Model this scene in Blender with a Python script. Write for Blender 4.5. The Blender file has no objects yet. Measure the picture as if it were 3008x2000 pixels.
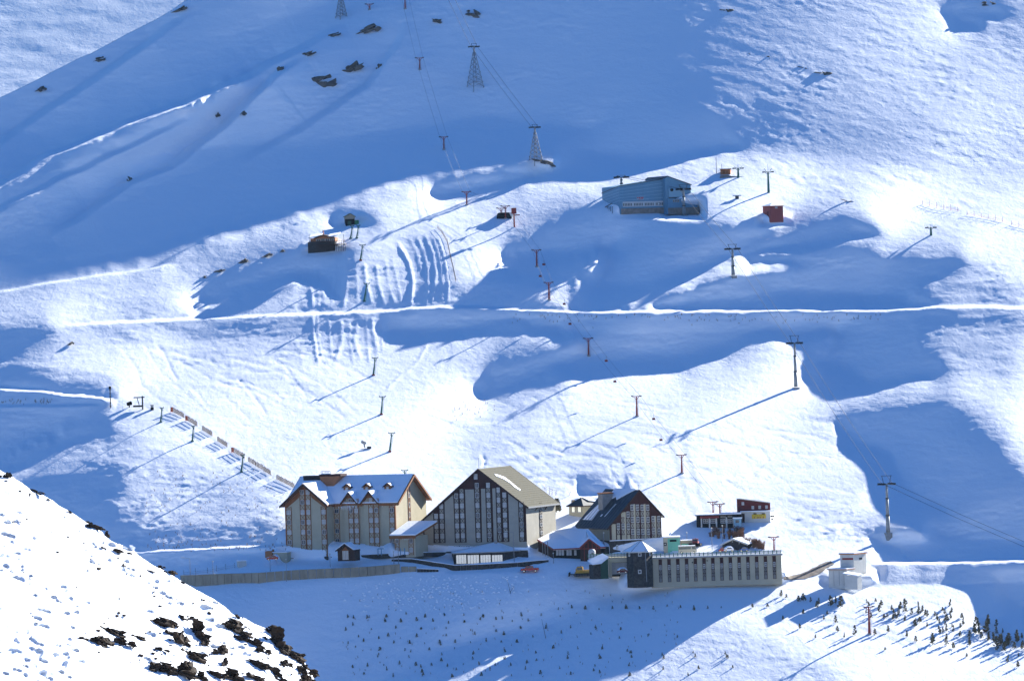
import bpy, bmesh, math, random
import numpy as np
from mathutils import Vector, Matrix

# ------------------------------------------------------------------ camera, sky, sun, exposure
scene = bpy.context.scene
COL = scene.collection
IW, IH = 3008.0, 2000.0           # the photograph's own pixel frame, used to turn pixels into directions
F = 17000.0                       # focal length in those pixels (a long lens from across the valley)
PITCH, ROLL = math.radians(-0.3), math.radians(-1.9)

cam_data = bpy.data.cameras.new('camera')
cam = bpy.data.objects.new('camera', cam_data)
COL.objects.link(cam)
cam_data.sensor_width = 36.0
cam_data.lens = 36.0 * F / IW
cam_data.clip_start = 1.0
cam_data.clip_end = 20000.0
R3 = Matrix.Rotation(math.radians(90) + PITCH, 3, 'X') @ Matrix.Rotation(ROLL, 3, 'Z')
cam.matrix_world = R3.to_4x4()
scene.camera = cam

SUN_AZ, SUN_EL = math.radians(40), math.radians(24.2)
SUN = np.array([math.sin(SUN_AZ) * math.cos(SUN_EL), math.cos(SUN_AZ) * math.cos(SUN_EL), math.sin(SUN_EL)])
sd = bpy.data.lights.new('sun', 'SUN')
sun = bpy.data.objects.new('sun', sd)
COL.objects.link(sun)
sd.energy = 5.0
sd.angle = math.radians(0.5)
sd.color = (1.0, 0.965, 0.90)
sun.rotation_euler = Vector((-SUN[0], -SUN[1], -SUN[2])).to_track_quat('-Z', 'Y').to_euler()
sun.location = (600, 2600, 900)

world = bpy.data.worlds.new('World')
scene.world = world
world.use_nodes = True
wn = world.node_tree
wn.nodes.clear()
wo = wn.nodes.new('ShaderNodeOutputWorld')
bgn = wn.nodes.new('ShaderNodeBackground')
sky = wn.nodes.new('ShaderNodeTexSky')
sky.sky_type = 'NISHITA'
sky.sun_disc = False
sky.sun_elevation = SUN_EL
sky.sun_rotation = SUN_AZ
sky.altitude = 2200
sky.air_density = 1.0
sky.dust_density = 0.0
sky.ozone_density = 3.0
tint = wn.nodes.new('ShaderNodeMix')            # thin, deep blue high-mountain air
tint.data_type = 'RGBA'
tint.blend_type = 'MULTIPLY'
tint.inputs[0].default_value = 1.0
wn.links.new(sky.outputs[0], tint.inputs[6])
tint.inputs[7].default_value = (0.31, 0.71, 1.13, 1)
wn.links.new(tint.outputs[2], bgn.inputs[0])
wn.links.new(bgn.outputs[0], wo.inputs[0])
bgn.inputs[1].default_value = 0.054

scene.view_settings.view_transform = 'Standard'
scene.view_settings.look = 'None'
scene.view_settings.gamma = 1.0
scene.view_settings.exposure = 1.7
scene.render.engine = 'CYCLES'

# ------------------------------------------------------------------ terrain solve
# The snow relief is recovered from how the sun lights it: along every sun line the ground must fall
# away from the light where the slope lies in shade and turn to it where it is lit.
R3n = np.array(R3)                         # columns: camera right, up, back
C_R, C_U, C_F = R3n[:, 0], R3n[:, 1], -R3n[:, 2]
SC = np.array([SUN @ C_R, SUN @ C_F, SUN @ C_U])   # sun in camera frame (right, forward, up)

def ray(u, v):
    x = (np.asarray(u, float) - IW / 2) / F
    z = (IH / 2 - np.asarray(v, float)) / F
    return x[..., None] * C_R + z[..., None] * C_U + C_F

def pt(u, v, d):
    r = ray(u, v) * np.asarray(d, float)[..., None]
    return r

U0, V0, U1, V1 = -320, -320, 3328, 2320

def poly_mask(poly, X, Y):
    m = np.zeros(X.shape, bool)
    n = len(poly)
    for i in range(n):
        x0, y0 = poly[i]; x1, y1 = poly[(i + 1) % n]
        if y0 == y1:
            continue
        c = ((y0 > Y) != (y1 > Y)) & (X < (x1 - x0) * (Y - y0) / (y1 - y0) + x0)
        m ^= c
    return m

def bilin(A, fu, fv):
    h, w = A.shape
    fu = np.clip(fu, 0, w - 1.001); fv = np.clip(fv, 0, h - 1.001)
    i = fv.astype(int); j = fu.astype(int)
    a = fv - i; b = fu - j
    return (A[i, j] * (1 - a) * (1 - b) + A[i, j + 1] * (1 - a) * b + A[i + 1, j] * a * (1 - b) + A[i + 1, j + 1] * a * b)

def vnoise(x, y, seed):
    """smooth value noise in -1..1 on arbitrary coordinate arrays"""
    rng = np.random.RandomState(seed)
    T = rng.rand(256, 256) * 2 - 1
    xi = np.floor(x).astype(int); yi = np.floor(y).astype(int)
    fx = x - xi; fy = y - yi
    fx = fx * fx * fx * (fx * (fx * 6 - 15) + 10); fy = fy * fy * fy * (fy * (fy * 6 - 15) + 10)
    a = T[yi % 256, xi % 256]; b = T[yi % 256, (xi + 1) % 256]
    c = T[(yi + 1) % 256, xi % 256]; d = T[(yi + 1) % 256, (xi + 1) % 256]
    return (a * (1 - fx) + b * fx) * (1 - fy) + (c * (1 - fx) + d * fx) * fy

def fbm(x, y, seed, octs=4, gain=0.5):
    s = 0; a = 1.0
    for k in range(octs):
        s = s + a * vnoise(x * 2 ** k + 17.3 * k, y * 2 ** k + 9.1 * k, seed + k)
        a *= gain
    return s

def blur(A, r, it=2):
    r = max(1, int(r))
    for _ in range(it):
        for ax in (0, 1):
            P = np.concatenate([np.repeat(np.take(A, [0], ax), r, ax), A, np.repeat(np.take(A, [-1], ax), r, ax)], ax)
            cs = np.cumsum(P, ax)
            z = np.zeros_like(np.take(cs, [0], ax))
            cs = np.concatenate([z, cs], ax)
            n = A.shape[ax]
            A = (np.take(cs, np.arange(2 * r + 1, 2 * r + 1 + n), ax) - np.take(cs, np.arange(0, n), ax)) / (2 * r + 1)
    return A

# slopes that lie in shade (outlines read from the photograph)
SHADE = [
 # great mountain flank and the pocket under the pylon crest
 [(-700,1030),(-320,940),(0,851),(127,818),(263,790),(365,777),(470,748),(593,705),(742,659),(890,616),(1000,580),(1051,561),(1150,535),(1262,570),(1276,587),(1348,578),(1424,563),(1487,546),(1551,536),(1657,531),(1678,536),(1720,533),(1805,523),(1890,510),(2000,480),(2106,445),(2190,437),(2150,380),(2040,300),(1990,170),(2030,0),(2060,-400),(-700,-400)],
 [(545,920),(661,845),(763,790),(839,748),(894,733),(1000,728),(1035,745),(1025,800),(1000,870),(935,840),(850,824),(720,858),(630,890)],
 [(1463,779),(1530,735),(1636,663),(1691,623),(1771,616),(1962,624),(1985,632),(1990,655),(1964,679),(2040,664),(2072,661),(2123,669),(2199,677),(2271,678),(2220,705),(2186,730),(2158,748),(2079,792),(1995,830),(1916,858),(1850,895),(1835,910),(1772,914),(1700,913),(1669,908),(1695,866),(1700,824),(1742,790),(1767,745),(1712,773),(1661,790),(1568,798),(1521,813),(1512,805),(1557,787),(1500,781)],
 [(1140,972),(1148,935),(1220,922),(1400,922),(1690,926),(1772,926),(1740,945),(1700,968),(1649,993),(1632,985),(1610,976),(1543,964),(1539,944),(1466,951),(1381,972),(1297,985),(1212,993),(1161,981)],
 [(1772,926),(1687,981),(1699,998),(1691,1020),(1615,1045),(1551,1058),(1500,1079),(1441,1104),(1396,1147),(1396,1185),(1424,1181),(1496,1147),(1572,1117),(1615,1100),(1653,1096),(1699,1109),(1746,1106),(1822,1100),(2000,1085),(2038,1066),(2085,1049),(2127,1032),(2170,1003),(2178,994),(2229,981),(2271,981),(2314,996),(2365,992),(2462,981),(2424,1015),(2390,1058),(2352,1113),(2352,1126),(2382,1134),(2415,1138),(2432,1155),(2449,1166),(2513,1166),(2593,1145),(2678,1121),(2729,1113),(2763,1087),(2759,1062),(2716,1037),(2699,1011),(2695,990),(2721,990),(2704,969),(2678,952),(2712,935),(2805,924),(2850,918),(2700,918),(2550,922),(2466,922),(2300,922),(2000,924)],
 [(2170,752),(2237,722),(2318,692),(2403,663),(2466,642),(2487,644),(2521,663),(2585,684),(2551,692),(2475,709),(2382,739),(2297,752),(2305,739),(2276,741),(2220,752)],
 [(1880,905),(1940,882),(2000,868),(2055,849),(2076,832),(2110,824),(2157,815),(2237,807),(2318,807),(2339,781),(2297,773),(2195,786),(2199,773),(2220,760),(2271,756),(2360,752),(2373,748),(2470,722),(2492,724),(2551,739),(2593,765),(2657,773),(2763,769),(2835,760),(2805,777),(2742,820),(2699,845),(2674,864),(2720,870),(2729,896),(2699,902),(2593,906),(2424,907),(2297,905),(2021,909)],
 [(2458,1240),(2509,1227),(2593,1210),(2678,1198),(2755,1185),(2797,1202),(2831,1232),(2873,1261),(2916,1291),(2941,1329),(2954,1359),(3008,1400),(3400,1600),(3400,1636),(3008,1642),(2850,1646),(2709,1648),(2690,1646),(2644,1629),(2580,1606),(2545,1580),(2600,1568),(2660,1572),(2710,1565),(2700,1553),(2650,1548),(2612,1540),(2605,1514),(2583,1499),(2556,1461),(2551,1440),(2547,1418),(2538,1384),(2500,1354),(2454,1316),(2466,1274)],
 [(2919,1690),(2960,1672),(3400,1660),(3400,1960),(3008,1851),(2950,1832),(2927,1813),(2915,1759),(2919,1740),(2915,1705)],
 [(-500,965),(0,971),(47,975),(102,973),(165,971),(114,981),(76,1007),(0,1058),(-500,1280)],
 [(-500,1105),(0,1121),(64,1128),(127,1130),(165,1151),(127,1149),(0,1142),(-500,1130)],
 [(-500,1140),(0,1149),(127,1157),(212,1168),(314,1185),(352,1180),(297,1196),(271,1210),(216,1248),(191,1253),(161,1278),(0,1354),(-500,1560)],
 [(-500,1580),(0,1362),(85,1320),(203,1262),(297,1257),(314,1246),(330,1245),(305,1257),(297,1270),(254,1287),(191,1312),(140,1329),(85,1359),(25,1384),(-500,1640)],
 [(98,1401),(229,1397),(278,1378),(335,1380),(359,1397),(339,1413),(367,1429),(286,1458),(318,1478),(343,1491),(298,1552),(367,1535),(433,1556),(367,1605),(390,1622),(300,1640),(0,1700),(-500,1800),(-500,1660),(0,1420)],
 [(400,1623),(600,1612),(816,1604),(767,1642),(694,1645),(610,1660),(522,1687),(450,1700),(380,1640)],
 [(965,662),(983,640),(1010,630),(1050,628),(1110,652),(1070,662),(990,668)],
 [(2784,89),(2788,55),(2765,34),(2800,15),(2880,5),(2950,25),(2930,50),(2890,55),(2868,75),(2826,88)],
 [(1690,1440),(1720,1425),(1780,1440),(1770,1452),(1700,1452)],
 # embankment under the hotels
 [(540,1745),(900,1728),(1178,1698),(1330,1686),(1500,1690),(1750,1700),(1880,1714),(2010,1714),(1960,1737),(1850,1752),(1760,1774),(1640,1850),(1540,1915),(1430,1925),(1300,1960),(1150,2010),(900,2330),(100,2330),(450,1850)],
]
# sunlit crests inside those outlines
LITS = [
 [(1767,748),(1742,790),(1700,824),(1695,866),(1672,905),(1640,900),(1580,872),(1530,822),(1568,803),(1661,795),(1712,778)],
 [(2000,828),(2085,790),(2161,752),(2212,709),(2271,682),(2348,671),(2382,654),(2373,671),(2297,697),(2237,722),(2178,748),(2195,760),(2187,786),(2203,794),(2271,777),(2335,773),(2331,798),(2237,807),(2157,813),(2106,824),(2072,837),(2051,849),(2000,862),(1930,880),(1880,893),(1850,895),(1916,858)],
 [(1150,535),(1255,512),(1340,498),(1424,492),(1551,470),(1575,466),(1612,464),(1640,455),(1630,492),(1612,480),(1575,478),(1500,494),(1430,507),(1487,510),(1485,516),(1420,517),(1340,525),(1280,545),(1262,572),(1200,565)],
 [(180,478),(230,425),(344,383),(459,333),(543,306),(640,262),(760,208),(640,272),(509,333),(402,379),(325,413),(287,452),(230,459)],
]
# grazing light: (outline, how strongly lit 0..1)
GRAZE = [
 ([(1990,-400),(3400,-400),(3400,560),(2900,560),(2600,470),(2300,440),(2150,450),(2150,380),(2040,300),(1990,170)], 0.34),
 ([(1990,-400),(2350,-400),(2250,100),(2350,300),(2500,470),(2190,450),(2150,380),(2040,300),(1990,170)], 0.2),
 ([(2920,-400),(3400,-400),(3400,380),(2960,120)], 0.12),
 ([(850,824),(1000,740),(1170,745),(1200,790),(1210,900),(1200,915),(880,922),(870,870)], 0.3),
 ([(1500,1935),(1640,1850),(1770,1785),(2050,1800),(2300,1890),(2500,1990),(2500,2330),(900,2330),(1200,2020)], 0.3),
 ([(1165,705),(1275,670),(1320,780),(1333,830),(1325,905),(1205,910),(1212,800),(1200,765)], 0.12),
 ([(1333,830),(1400,822),(1520,820),(1525,890),(1330,885)], 0.2),
 ([(330,920),(900,905),(1150,930),(1140,1000),(1270,1010),(1100,1050),(900,1060),(560,1010)], 0.26),
 ([(1530,820),(1660,795),(1760,750),(1695,866),(1660,905),(1580,870)], 0.3),
 ([(2305,828),(2182,841),(2254,887),(2297,892)], 0.1),
 ([(2690,870),(2740,825),(2840,765),(2930,780),(3008,880),(2860,895),(2730,900)], 0.25),
 ([(2680,952),(2860,920),(3100,930),(3000,1000),(2960,1120),(2780,1080),(2700,1000)], 0.22),
 ([(2458,1240),(2310,1270),(2380,1230),(2440,1200),(2755,1170),(2900,1270),(2990,1370),(2870,1270),(2755,1188)], 0.2),
 ([(100,1330),(300,1270),(560,1330),(830,1480),(830,1600),(400,1620),(290,1480),(430,1400),(230,1395)], 0.3),
 ([(1000,600),(1262,515),(1262,575),(1200,600),(1040,660),(1000,640)], 0.28),
 ([(740,665),(1000,590),(980,650),(840,690)], 0.4),
 ([(2810,1660),(2915,1680),(2915,1760),(2860,1740)], 0.25),
 ([(1880,880),(2200,760),(2340,740),(2340,800),(2050,845),(1960,870)], 0.45),
 ([(2300,1480),(2560,1480),(2640,1630),(2500,1610),(2330,1560)], 0.45),
 ([(271,956),(340,968),(424,1007),(593,1036),(720,1062),(848,1104),(1000,1164),(1000,1189),(932,1168),(805,1130),(678,1104),(551,1070),(487,1053),(381,1020),(318,990)], 0.33),
 ([(1330,1252),(1424,1238),(1593,1261),(1742,1282),(1848,1337),(1932,1422),(1805,1414),(1763,1359),(1636,1320),(1487,1274),(1381,1263)], 0.36),
 ([(1330,1250),(1600,1270),(1800,1400),(1650,1450),(1380,1400)], 0.5),
]
DEPTH_ROWS = [(-320,2230),(0,2150),(250,2090),(450,2045),(620,2000),(760,1965),(915,1920),(1150,1850),(1400,1780),(1520,1737),(1630,1696),(1700,1676),(1860,1640),(2000,1612),(2320,1560)]

LIT = 0.55
def targets(X, Y):
    """per node: wanted sun slope (unnormalised), weight"""
    wx = 7 * fbm(X / 70, Y / 40, 301, 3); wy = 5 * fbm(X / 70, Y / 40, 331, 3)
    X, Y = X + wx, Y + wy
    sh = np.zeros(X.shape, bool)
    for p in SHADE:
        sh |= poly_mask(p, X, Y)
    crest = np.zeros(X.shape, bool)
    for p in LITS:
        crest |= poly_mask(p, X, Y)
    sh &= ~crest
    lit = np.full(X.shape, LIT)
    for p, g in GRAZE:
        lit = np.where(poly_mask(p, X, Y), LIT * g ** 0.6, lit)
    # the great right-hand flank: the light slides from grazing to full
    bx = np.interp(Y, [-400, 0, 170, 300, 380, 437, 470], [2060, 2030, 1990, 2040, 2150, 2190, 2100])
    fl = LIT * (0.0 + 0.66 * np.clip((X - bx) / 800, 0, 1) ** 1.35)
    fl = fl * np.where(poly_mask(GRAZE[0][0], X, Y) & (X > 2920), np.clip(0.35 + (Y - 60) / 420, 0.35, 1), 1)
    lit = np.where((Y < 440 + np.clip(X - 2300, 0, 800) * 0.16) & (X > 1900), np.minimum(lit, fl), lit)
    hh = (U1 - U0) / (X.shape[1] - 1)
    if hh <= 16:
        open_ = 1e-3 + (~sh)
        lit = blur(lit * open_, 16 / hh) / blur(open_, 16 / hh)
    lit = np.where(crest, 0.55, lit)
    return sh, lit, crest

VPU, VPV = IW / 2 + F * SC[0] / SC[1], IH / 2 - F * SC[2] / SC[1]


class SunLines:
    """polar grid about the sun's vanishing point: every row is one sun line, running towards the sun"""
    def __init__(self, h):
        self.h = h
        n_th, n_s = int(4600 / h), int(5400 / h)
        th0 = math.atan2(VPV - IH / 2, VPU - IW / 2)
        Rm = math.hypot(VPU - IW / 2, VPV - IH / 2)
        self.ths = th0 + np.linspace(-1, 1, n_th) * 2300 / Rm
        self.rs = Rm + np.linspace(2700, -2700, n_s)
        TH, RR = np.meshgrid(self.ths, self.rs, indexing='ij')
        PX = VPU - RR * np.cos(TH); PY = VPV - RR * np.sin(TH)
        self.fu = (PX - U0) / h; self.fv = (PY - V0) / h
        self.inside = (PX > U0) & (PX < U1) & (PY > V0) & (PY < V1)
        self.ds = 5400.0 / (n_s - 1)
        self.fa = F * np.hypot(SC[0] - (PX - IW / 2) / F * SC[1], SC[2] - (IH / 2 - PY) / F * SC[1])
        self.lam = np.cumsum(SC[1] / self.fa * self.ds, 1)
        self.n_s, self.n_th = n_s, n_th
    def to(self, A):
        return bilin(A, self.fu, self.fv)
    def back(self, T, U, V):
        dx = VPU - U; dy = VPV - V
        r = np.hypot(dx, dy); t = np.arctan2(dy, dx)
        return bilin(T, (r - self.rs[0]) / (self.rs[1] - self.rs[0]), (t - self.ths[0]) / (self.ths[1] - self.ths[0]))
    def runs(self, S):
        for i in range(self.n_th):
            d = np.diff(np.concatenate([[0], S[i].astype(int), [0]]))
            for a, b in zip(np.where(d == 1)[0], np.where(d == -1)[0]):
                yield i, a, b

def bump_targets(SL, S):
    """inside a shaded run the ground first opens to the sun, then turns away, so the run closes on itself"""
    T = np.zeros(S.shape)
    PHI, CC = 0.3, 0.34
    for i, a, b in SL.runs(S):
        L = b - a
        x = (np.arange(L) + 0.5) / L
        k = min(1.0, 260.0 / (L * SL.ds)) ** 0.5
        dn = -CC * 1.12
        if L * SL.ds > 350:      # broad flanks round over gently towards the brow
            dn = dn * 1.2 * np.minimum(1, (1 - x) / 0.3 + 0.05)
        T[i, a:b] = np.where(x < PHI, CC * (1 - PHI) / PHI, dn) * k
    return T

def brow_ramp(SL, S, reach=95.0):
    R_ = np.ones(S.shape); n = max(2, int(reach / SL.ds))
    ramp = 0.06 + 0.94 * (np.arange(n) / n) ** 0.9
    for i, a, b in SL.runs(S):
        k = 1.0 if (b - a) * SL.ds > 120 else 0.45
        m = min(int(n * k), SL.n_s - b)
        if m > 1: R_[i, b:b + m] = np.minimum(R_[i, b:b + m], np.interp(np.arange(m), np.arange(n) * k, ramp))
    return R_

def corrections(SL, S, L):
    """how far each sun line still misses its lit and shaded runs, as a change of slope"""
    G = SL.to(L) - SL.lam
    E = np.zeros(G.shape)
    for i, a, b in SL.runs(S & SL.inside):
        if b - a < 2 or b >= SL.n_s - 2:
            continue
        n = b - a
        x = (np.arange(n) + 0.5) / n
        m = 0.9e-3 * np.minimum(1, np.minimum(x / 0.12, ((1 - x) / 0.3) ** (1.0 if n * SL.ds < 350 else 1.8))) * min(1, n * SL.ds / 60)
        E[i, a:b] = np.maximum(0, G[i, b] + m - G[i, a:b])
    Gm = np.where(SL.inside, G, 1e9)
    sm = np.minimum.accumulate(Gm[:, ::-1], 1)[:, ::-1]
    sm = np.concatenate([sm[:, 1:], np.full((SL.n_th, 1), 1e9)], 1)
    over = np.where(~S & SL.inside, np.maximum(0, G - sm), 0)
    E = E - over
    dE = np.zeros_like(E)
    dE[:, 1:-1] = (E[:, 2:] - E[:, :-2]) / (2 * SL.ds)
    return dE * SL.fa

def solve():
    L = None
    prev = None
    for h, iters, rounds in ((64, 900, 0), (32, 500, 0), (16, 300, 4), (8, 150, 3), (4, 60, 1)):
        u = np.arange(U0, U1 + 1, h, dtype=float); v = np.arange(V0, V1 + 1, h, dtype=float)
        U, V = np.meshgrid(u, v)
        sh, lit, crest = targets(U, V)
        SL = SunLines(h)
        S = SL.to(sh.astype(float)) > 0.5
        if h <= 16:          # the light grows slowly beyond every brow
            lit = np.where(crest, lit, lit * np.clip(SL.back(brow_ramp(SL, S), U, V), 0, 1))
        t = np.where(sh, SL.back(bump_targets(SL, S), U, V), lit)
        w = np.where(sh, 1.0, 0.3) ** 2
        w = np.where(sh | (lit > 0.5 * LIT), w, 0.8)
        w = np.where(crest, 1.8, w)
        rows = np.array(DEPTH_ROWS, float)
        yy = V + (U - IW / 2) * math.tan(-ROLL) * 0.6
        L0 = np.log(np.interp(yy, rows[:, 0], rows[:, 1]))
        plat = poly_mask([(700,1500),(2330,1480),(2600,1660),(2400,1700),(500,1715),(640,1600)], U, V)
        wp = np.where(plat, 4e2, 4.0) * (1.0 / 64) ** 2 * (F / 300) ** 2
        x = (U - IW / 2) / F; z = (IH / 2 - V) / F
        ax = SC[0] - x * SC[1]; az = SC[2] - z * SC[1]
        g = F / h
        def Dm(A):
            o = np.zeros_like(A)
            o[1:-1, 1:-1] = g * (ax[1:-1, 1:-1] * (A[1:-1, 2:] - A[1:-1, :-2]) * 0.5 + az[1:-1, 1:-1] * (A[:-2, 1:-1] - A[2:, 1:-1]) * 0.5)
            return o
        def DmT(B):
            o = np.zeros_like(B)
            bx = g * 0.5 * (ax * B)[1:-1, 1:-1]; bz = g * 0.5 * (az * B)[1:-1, 1:-1]
            o[1:-1, 2:] += bx; o[1:-1, :-2] -= bx
            o[:-2, 1:-1] += bz; o[2:, 1:-1] -= bz
            return o
        lam2 = (SMOOTH * F / h ** 2) ** 2
        def Sm(A):
            o = np.zeros_like(A)
            e = A[:, 2:] - 2 * A[:, 1:-1] + A[:, :-2]
            o[:, 2:] += e; o[:, 1:-1] -= 2 * e; o[:, :-2] += e
            e = A[2:] - 2 * A[1:-1] + A[:-2]
            o[2:] += e; o[1:-1] -= 2 * e; o[:-2] += e
            e = A[1:, 1:] - A[1:, :-1] - A[:-1, 1:] + A[:-1, :-1]
            o[1:, 1:] += 2 * e; o[1:, :-1] -= 2 * e; o[:-1, 1:] -= 2 * e; o[:-1, :-1] += 2 * e
            return o * lam2
        def A_(X):
            return DmT(w * Dm(X)) + Sm(X) + wp * X
        L = L0.copy() if L is None else bilin(L, (U - U0) / prev, (V - V0) / prev)
        if prev is not None and h <= 16 and extra is not None:
            extra = bilin(extra, (U - U0) / prev, (V - V0) / prev) if extra.shape != U.shape else extra
        else:
            extra = np.zeros(U.shape)
        for rd in range(rounds + 1):
            rhs = DmT(w * (SC[1] + t + extra)) + wp * L0
            r = rhs - A_(L); p = r.copy(); rr = (r * r).sum()
            for _ in range(iters if rd == 0 else iters // 2):
                Ap = A_(p)
                al = rr / (p * Ap).sum()
                L = L + al * p; r = r - al * Ap
                r2 = (r * r).sum()
                p = r + (r2 / rr) * p; rr = r2
            if rd < rounds:
                extra = np.clip(extra + 0.9 * SL.back(corrections(SL, S, L), U, V), -4, 4)
        prev = h
    return L, 4
SMOOTH = 4.0

LG, HG = solve()

def depth_at(u, v):
    return np.exp(bilin(LG, (np.asarray(u, float) - U0) / HG, (np.asarray(v, float) - V0) / HG))

# ------------------------------------------------------------------ materials
MATS = {}
def mat(name, col, rough=0.8, spec=0.2, noise=0.0, nscale=1.0, bump=0.0, metal=0.0, stretch=(1, 1, 1), emit=None):
    if name in MATS:
        return MATS[name]
    m = bpy.data.materials.new(name)
    m.use_nodes = True
    nt = m.node_tree
    b = nt.nodes['Principled BSDF']
    b.inputs['Base Color'].default_value = (*col, 1)
    b.inputs['Roughness'].default_value = rough
    b.inputs['Specular IOR Level'].default_value = spec
    b.inputs['Metallic'].default_value = metal
    if noise or bump:
        tc = nt.nodes.new('ShaderNodeTexCoord')
        mp = nt.nodes.new('ShaderNodeMapping')
        mp.inputs['Scale'].default_value = stretch
        nz = nt.nodes.new('ShaderNodeTexNoise')
        nz.inputs['Scale'].default_value = nscale
        nz.inputs['Detail'].default_value = 6
        nz.inputs['Roughness'].default_value = 0.65
        nt.links.new(tc.outputs['Object'], mp.inputs[0])
        nt.links.new(mp.outputs[0], nz.inputs['Vector'])
        if noise:
            rp = nt.nodes.new('ShaderNodeValToRGB')
            rp.color_ramp.elements[0].position = 0.3
            rp.color_ramp.elements[1].position = 0.72
            rp.color_ramp.elements[0].color = (*[c * (1 - noise) for c in col], 1)
            rp.color_ramp.elements[1].color = (*[min(1, c * (1 + noise * 0.6)) for c in col], 1)
            nt.links.new(nz.outputs[0], rp.inputs[0])
            nt.links.new(rp.outputs[0], b.inputs['Base Color'])
        if bump:
            bp = nt.nodes.new('ShaderNodeBump')
            bp.inputs['Strength'].default_value = 1.0
            bp.inputs['Distance'].default_value = bump
            nt.links.new(nz.outputs[0], bp.inputs['Height'])
            nt.links.new(bp.outputs[0], b.inputs['Normal'])
    MATS[name] = m
    return m

def snow_mat():
    m = bpy.data.materials.new('snow')
    m.use_nodes = True
    nt = m.node_tree
    b = nt.nodes['Principled BSDF']
    b.inputs['Base Color'].default_value = (0.84, 0.88, 0.93, 1)
    b.inputs['Roughness'].default_value = 0.7
    b.inputs['Specular IOR Level'].default_value = 0.15
    tc = nt.nodes.new('ShaderNodeTexCoord')
    def layer(scale, stretch, rot, detail, dist):
        mp = nt.nodes.new('ShaderNodeMapping')
        mp.inputs['Scale'].default_value = stretch
        mp.inputs['Rotation'].default_value = rot
        nz = nt.nodes.new('ShaderNodeTexNoise')
        nz.inputs['Scale'].default_value = scale
        nz.inputs['Detail'].default_value = detail
        nz.inputs['Roughness'].default_value = 0.6
        nz.inputs['Distortion'].default_value = 0.4
        nt.links.new(tc.outputs['Object'], mp.inputs[0])
        nt.links.new(mp.outputs[0], nz.inputs['Vector'])
        bp = nt.nodes.new('ShaderNodeBump')
        bp.inputs['Distance'].default_value = dist
        nt.links.new(nz.outputs[0], bp.inputs['Height'])
        return bp
    a = layer(0.22, (1.0, 0.4, 2.0), (0, 0, 0.5), 6, 0.24)
    c = layer(0.8, (1.0, 0.5, 1.5), (0, 0, 0.4), 4, 0.06)
    e = layer(0.55, (1.0, 0.22, 1.6), (0, 0, 0.2), 5, 0.09)
    nt.links.new(a.outputs[0], c.inputs['Normal'])
    nt.links.new(c.outputs[0], e.inputs['Normal'])
    nt.links.new(e.outputs[0], b.inputs['Normal'])
    return m
SNOW = snow_mat()
MATS['snow'] = SNOW

# ------------------------------------------------------------------ object helpers
def meta(o, label=None, cat=None, group=None, kind=None):
    if label: o['label'] = label
    if cat: o['category'] = cat
    if group: o['group'] = group
    if kind: o['kind'] = kind
    return o

def mesh_np(name, verts, faces, material, smooth=True):
    me = bpy.data.meshes.new(name)
    nv, nf = len(verts), len(faces)
    me.vertices.add(nv)
    me.vertices.foreach_set('co', np.asarray(verts, np.float32).ravel())
    k = faces.shape[1]
    me.loops.add(nf * k)
    me.loops.foreach_set('vertex_index', faces.astype(np.int32).ravel())
    me.polygons.add(nf)
    me.polygons.foreach_set('loop_start', np.arange(0, nf * k, k, dtype=np.int32))
    me.polygons.foreach_set('loop_total', np.full(nf, k, np.int32))
    me.polygons.foreach_set('use_smooth', np.full(nf, smooth, bool))
    me.update(calc_edges=True)
    me.materials.append(material)
    o = bpy.data.objects.new(name, me)
    COL.objects.link(o)
    return o

def grid_faces(nr, nc, keep=None):
    i = np.arange(nr * nc).reshape(nr, nc)
    f = np.stack([i[1:, :-1], i[1:, 1:], i[:-1, 1:], i[:-1, :-1]], -1)
    if keep is not None:
        k = keep[1:, :-1] & keep[1:, 1:] & keep[:-1, 1:] & keep[:-1, :-1]
        f = f[k]
    return f.reshape(-1, 4)

FAR_RIDGE = [(-330,405),(0,287),(88,245),(230,172),(268,157),(371,101),(459,57),(509,27),(547,0),(700,-90),(900,-330)]
def ridge_y(u):
    r = np.array(FAR_RIDGE, float)
    return np.interp(u, r[:, 0], r[:, 1], right=-1e4)


def seg_dist(U, V, line, pad=60):
    """signed distance (px) to a polyline: + above it; also the 0..1 run along it"""
    d = np.full(U.shape, 1e3); sg = np.ones(U.shape); run = np.zeros(U.shape)
    pts = np.array(line, float)
    ln = np.hypot(*(pts[1:] - pts[:-1]).T); cum = np.concatenate([[0], np.cumsum(ln)])
    for k in range(len(pts) - 1):
        (x0, y0), (x1, y1) = pts[k], pts[k + 1]
        j0 = max(0, int((min(x0, x1) - pad - U[0, 0]) / (U[0, 1] - U[0, 0]))); j1 = int((max(x0, x1) + pad - U[0, 0]) / (U[0, 1] - U[0, 0])) + 1
        i0 = max(0, int((min(y0, y1) - pad - V[0, 0]) / (V[1, 0] - V[0, 0]))); i1 = int((max(y0, y1) + pad - V[0, 0]) / (V[1, 0] - V[0, 0])) + 1
        sl = (slice(i0, i1), slice(j0, j1))
        X, Y = U[sl], V[sl]
        t = np.clip(((X - x0) * (x1 - x0) + (Y - y0) * (y1 - y0)) / (ln[k] ** 2 + 1e-9), 0, 1)
        ex, ey = X - (x0 + t * (x1 - x0)), Y - (y0 + t * (y1 - y0))
        dd = np.hypot(ex, ey)
        s_ = np.where((x1 - x0) * ey - (y1 - y0) * ex < 0, 1.0, -1.0) * (1 if x1 >= x0 else -1)
        c = dd < d[sl]
        d[sl] = np.where(c, dd, d[sl]); sg[sl] = np.where(c, s_, sg[sl]); run[sl] = np.where(c, (cum[k] + t * ln[k]) / cum[-1], run[sl])
    return d * sg, run

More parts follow.
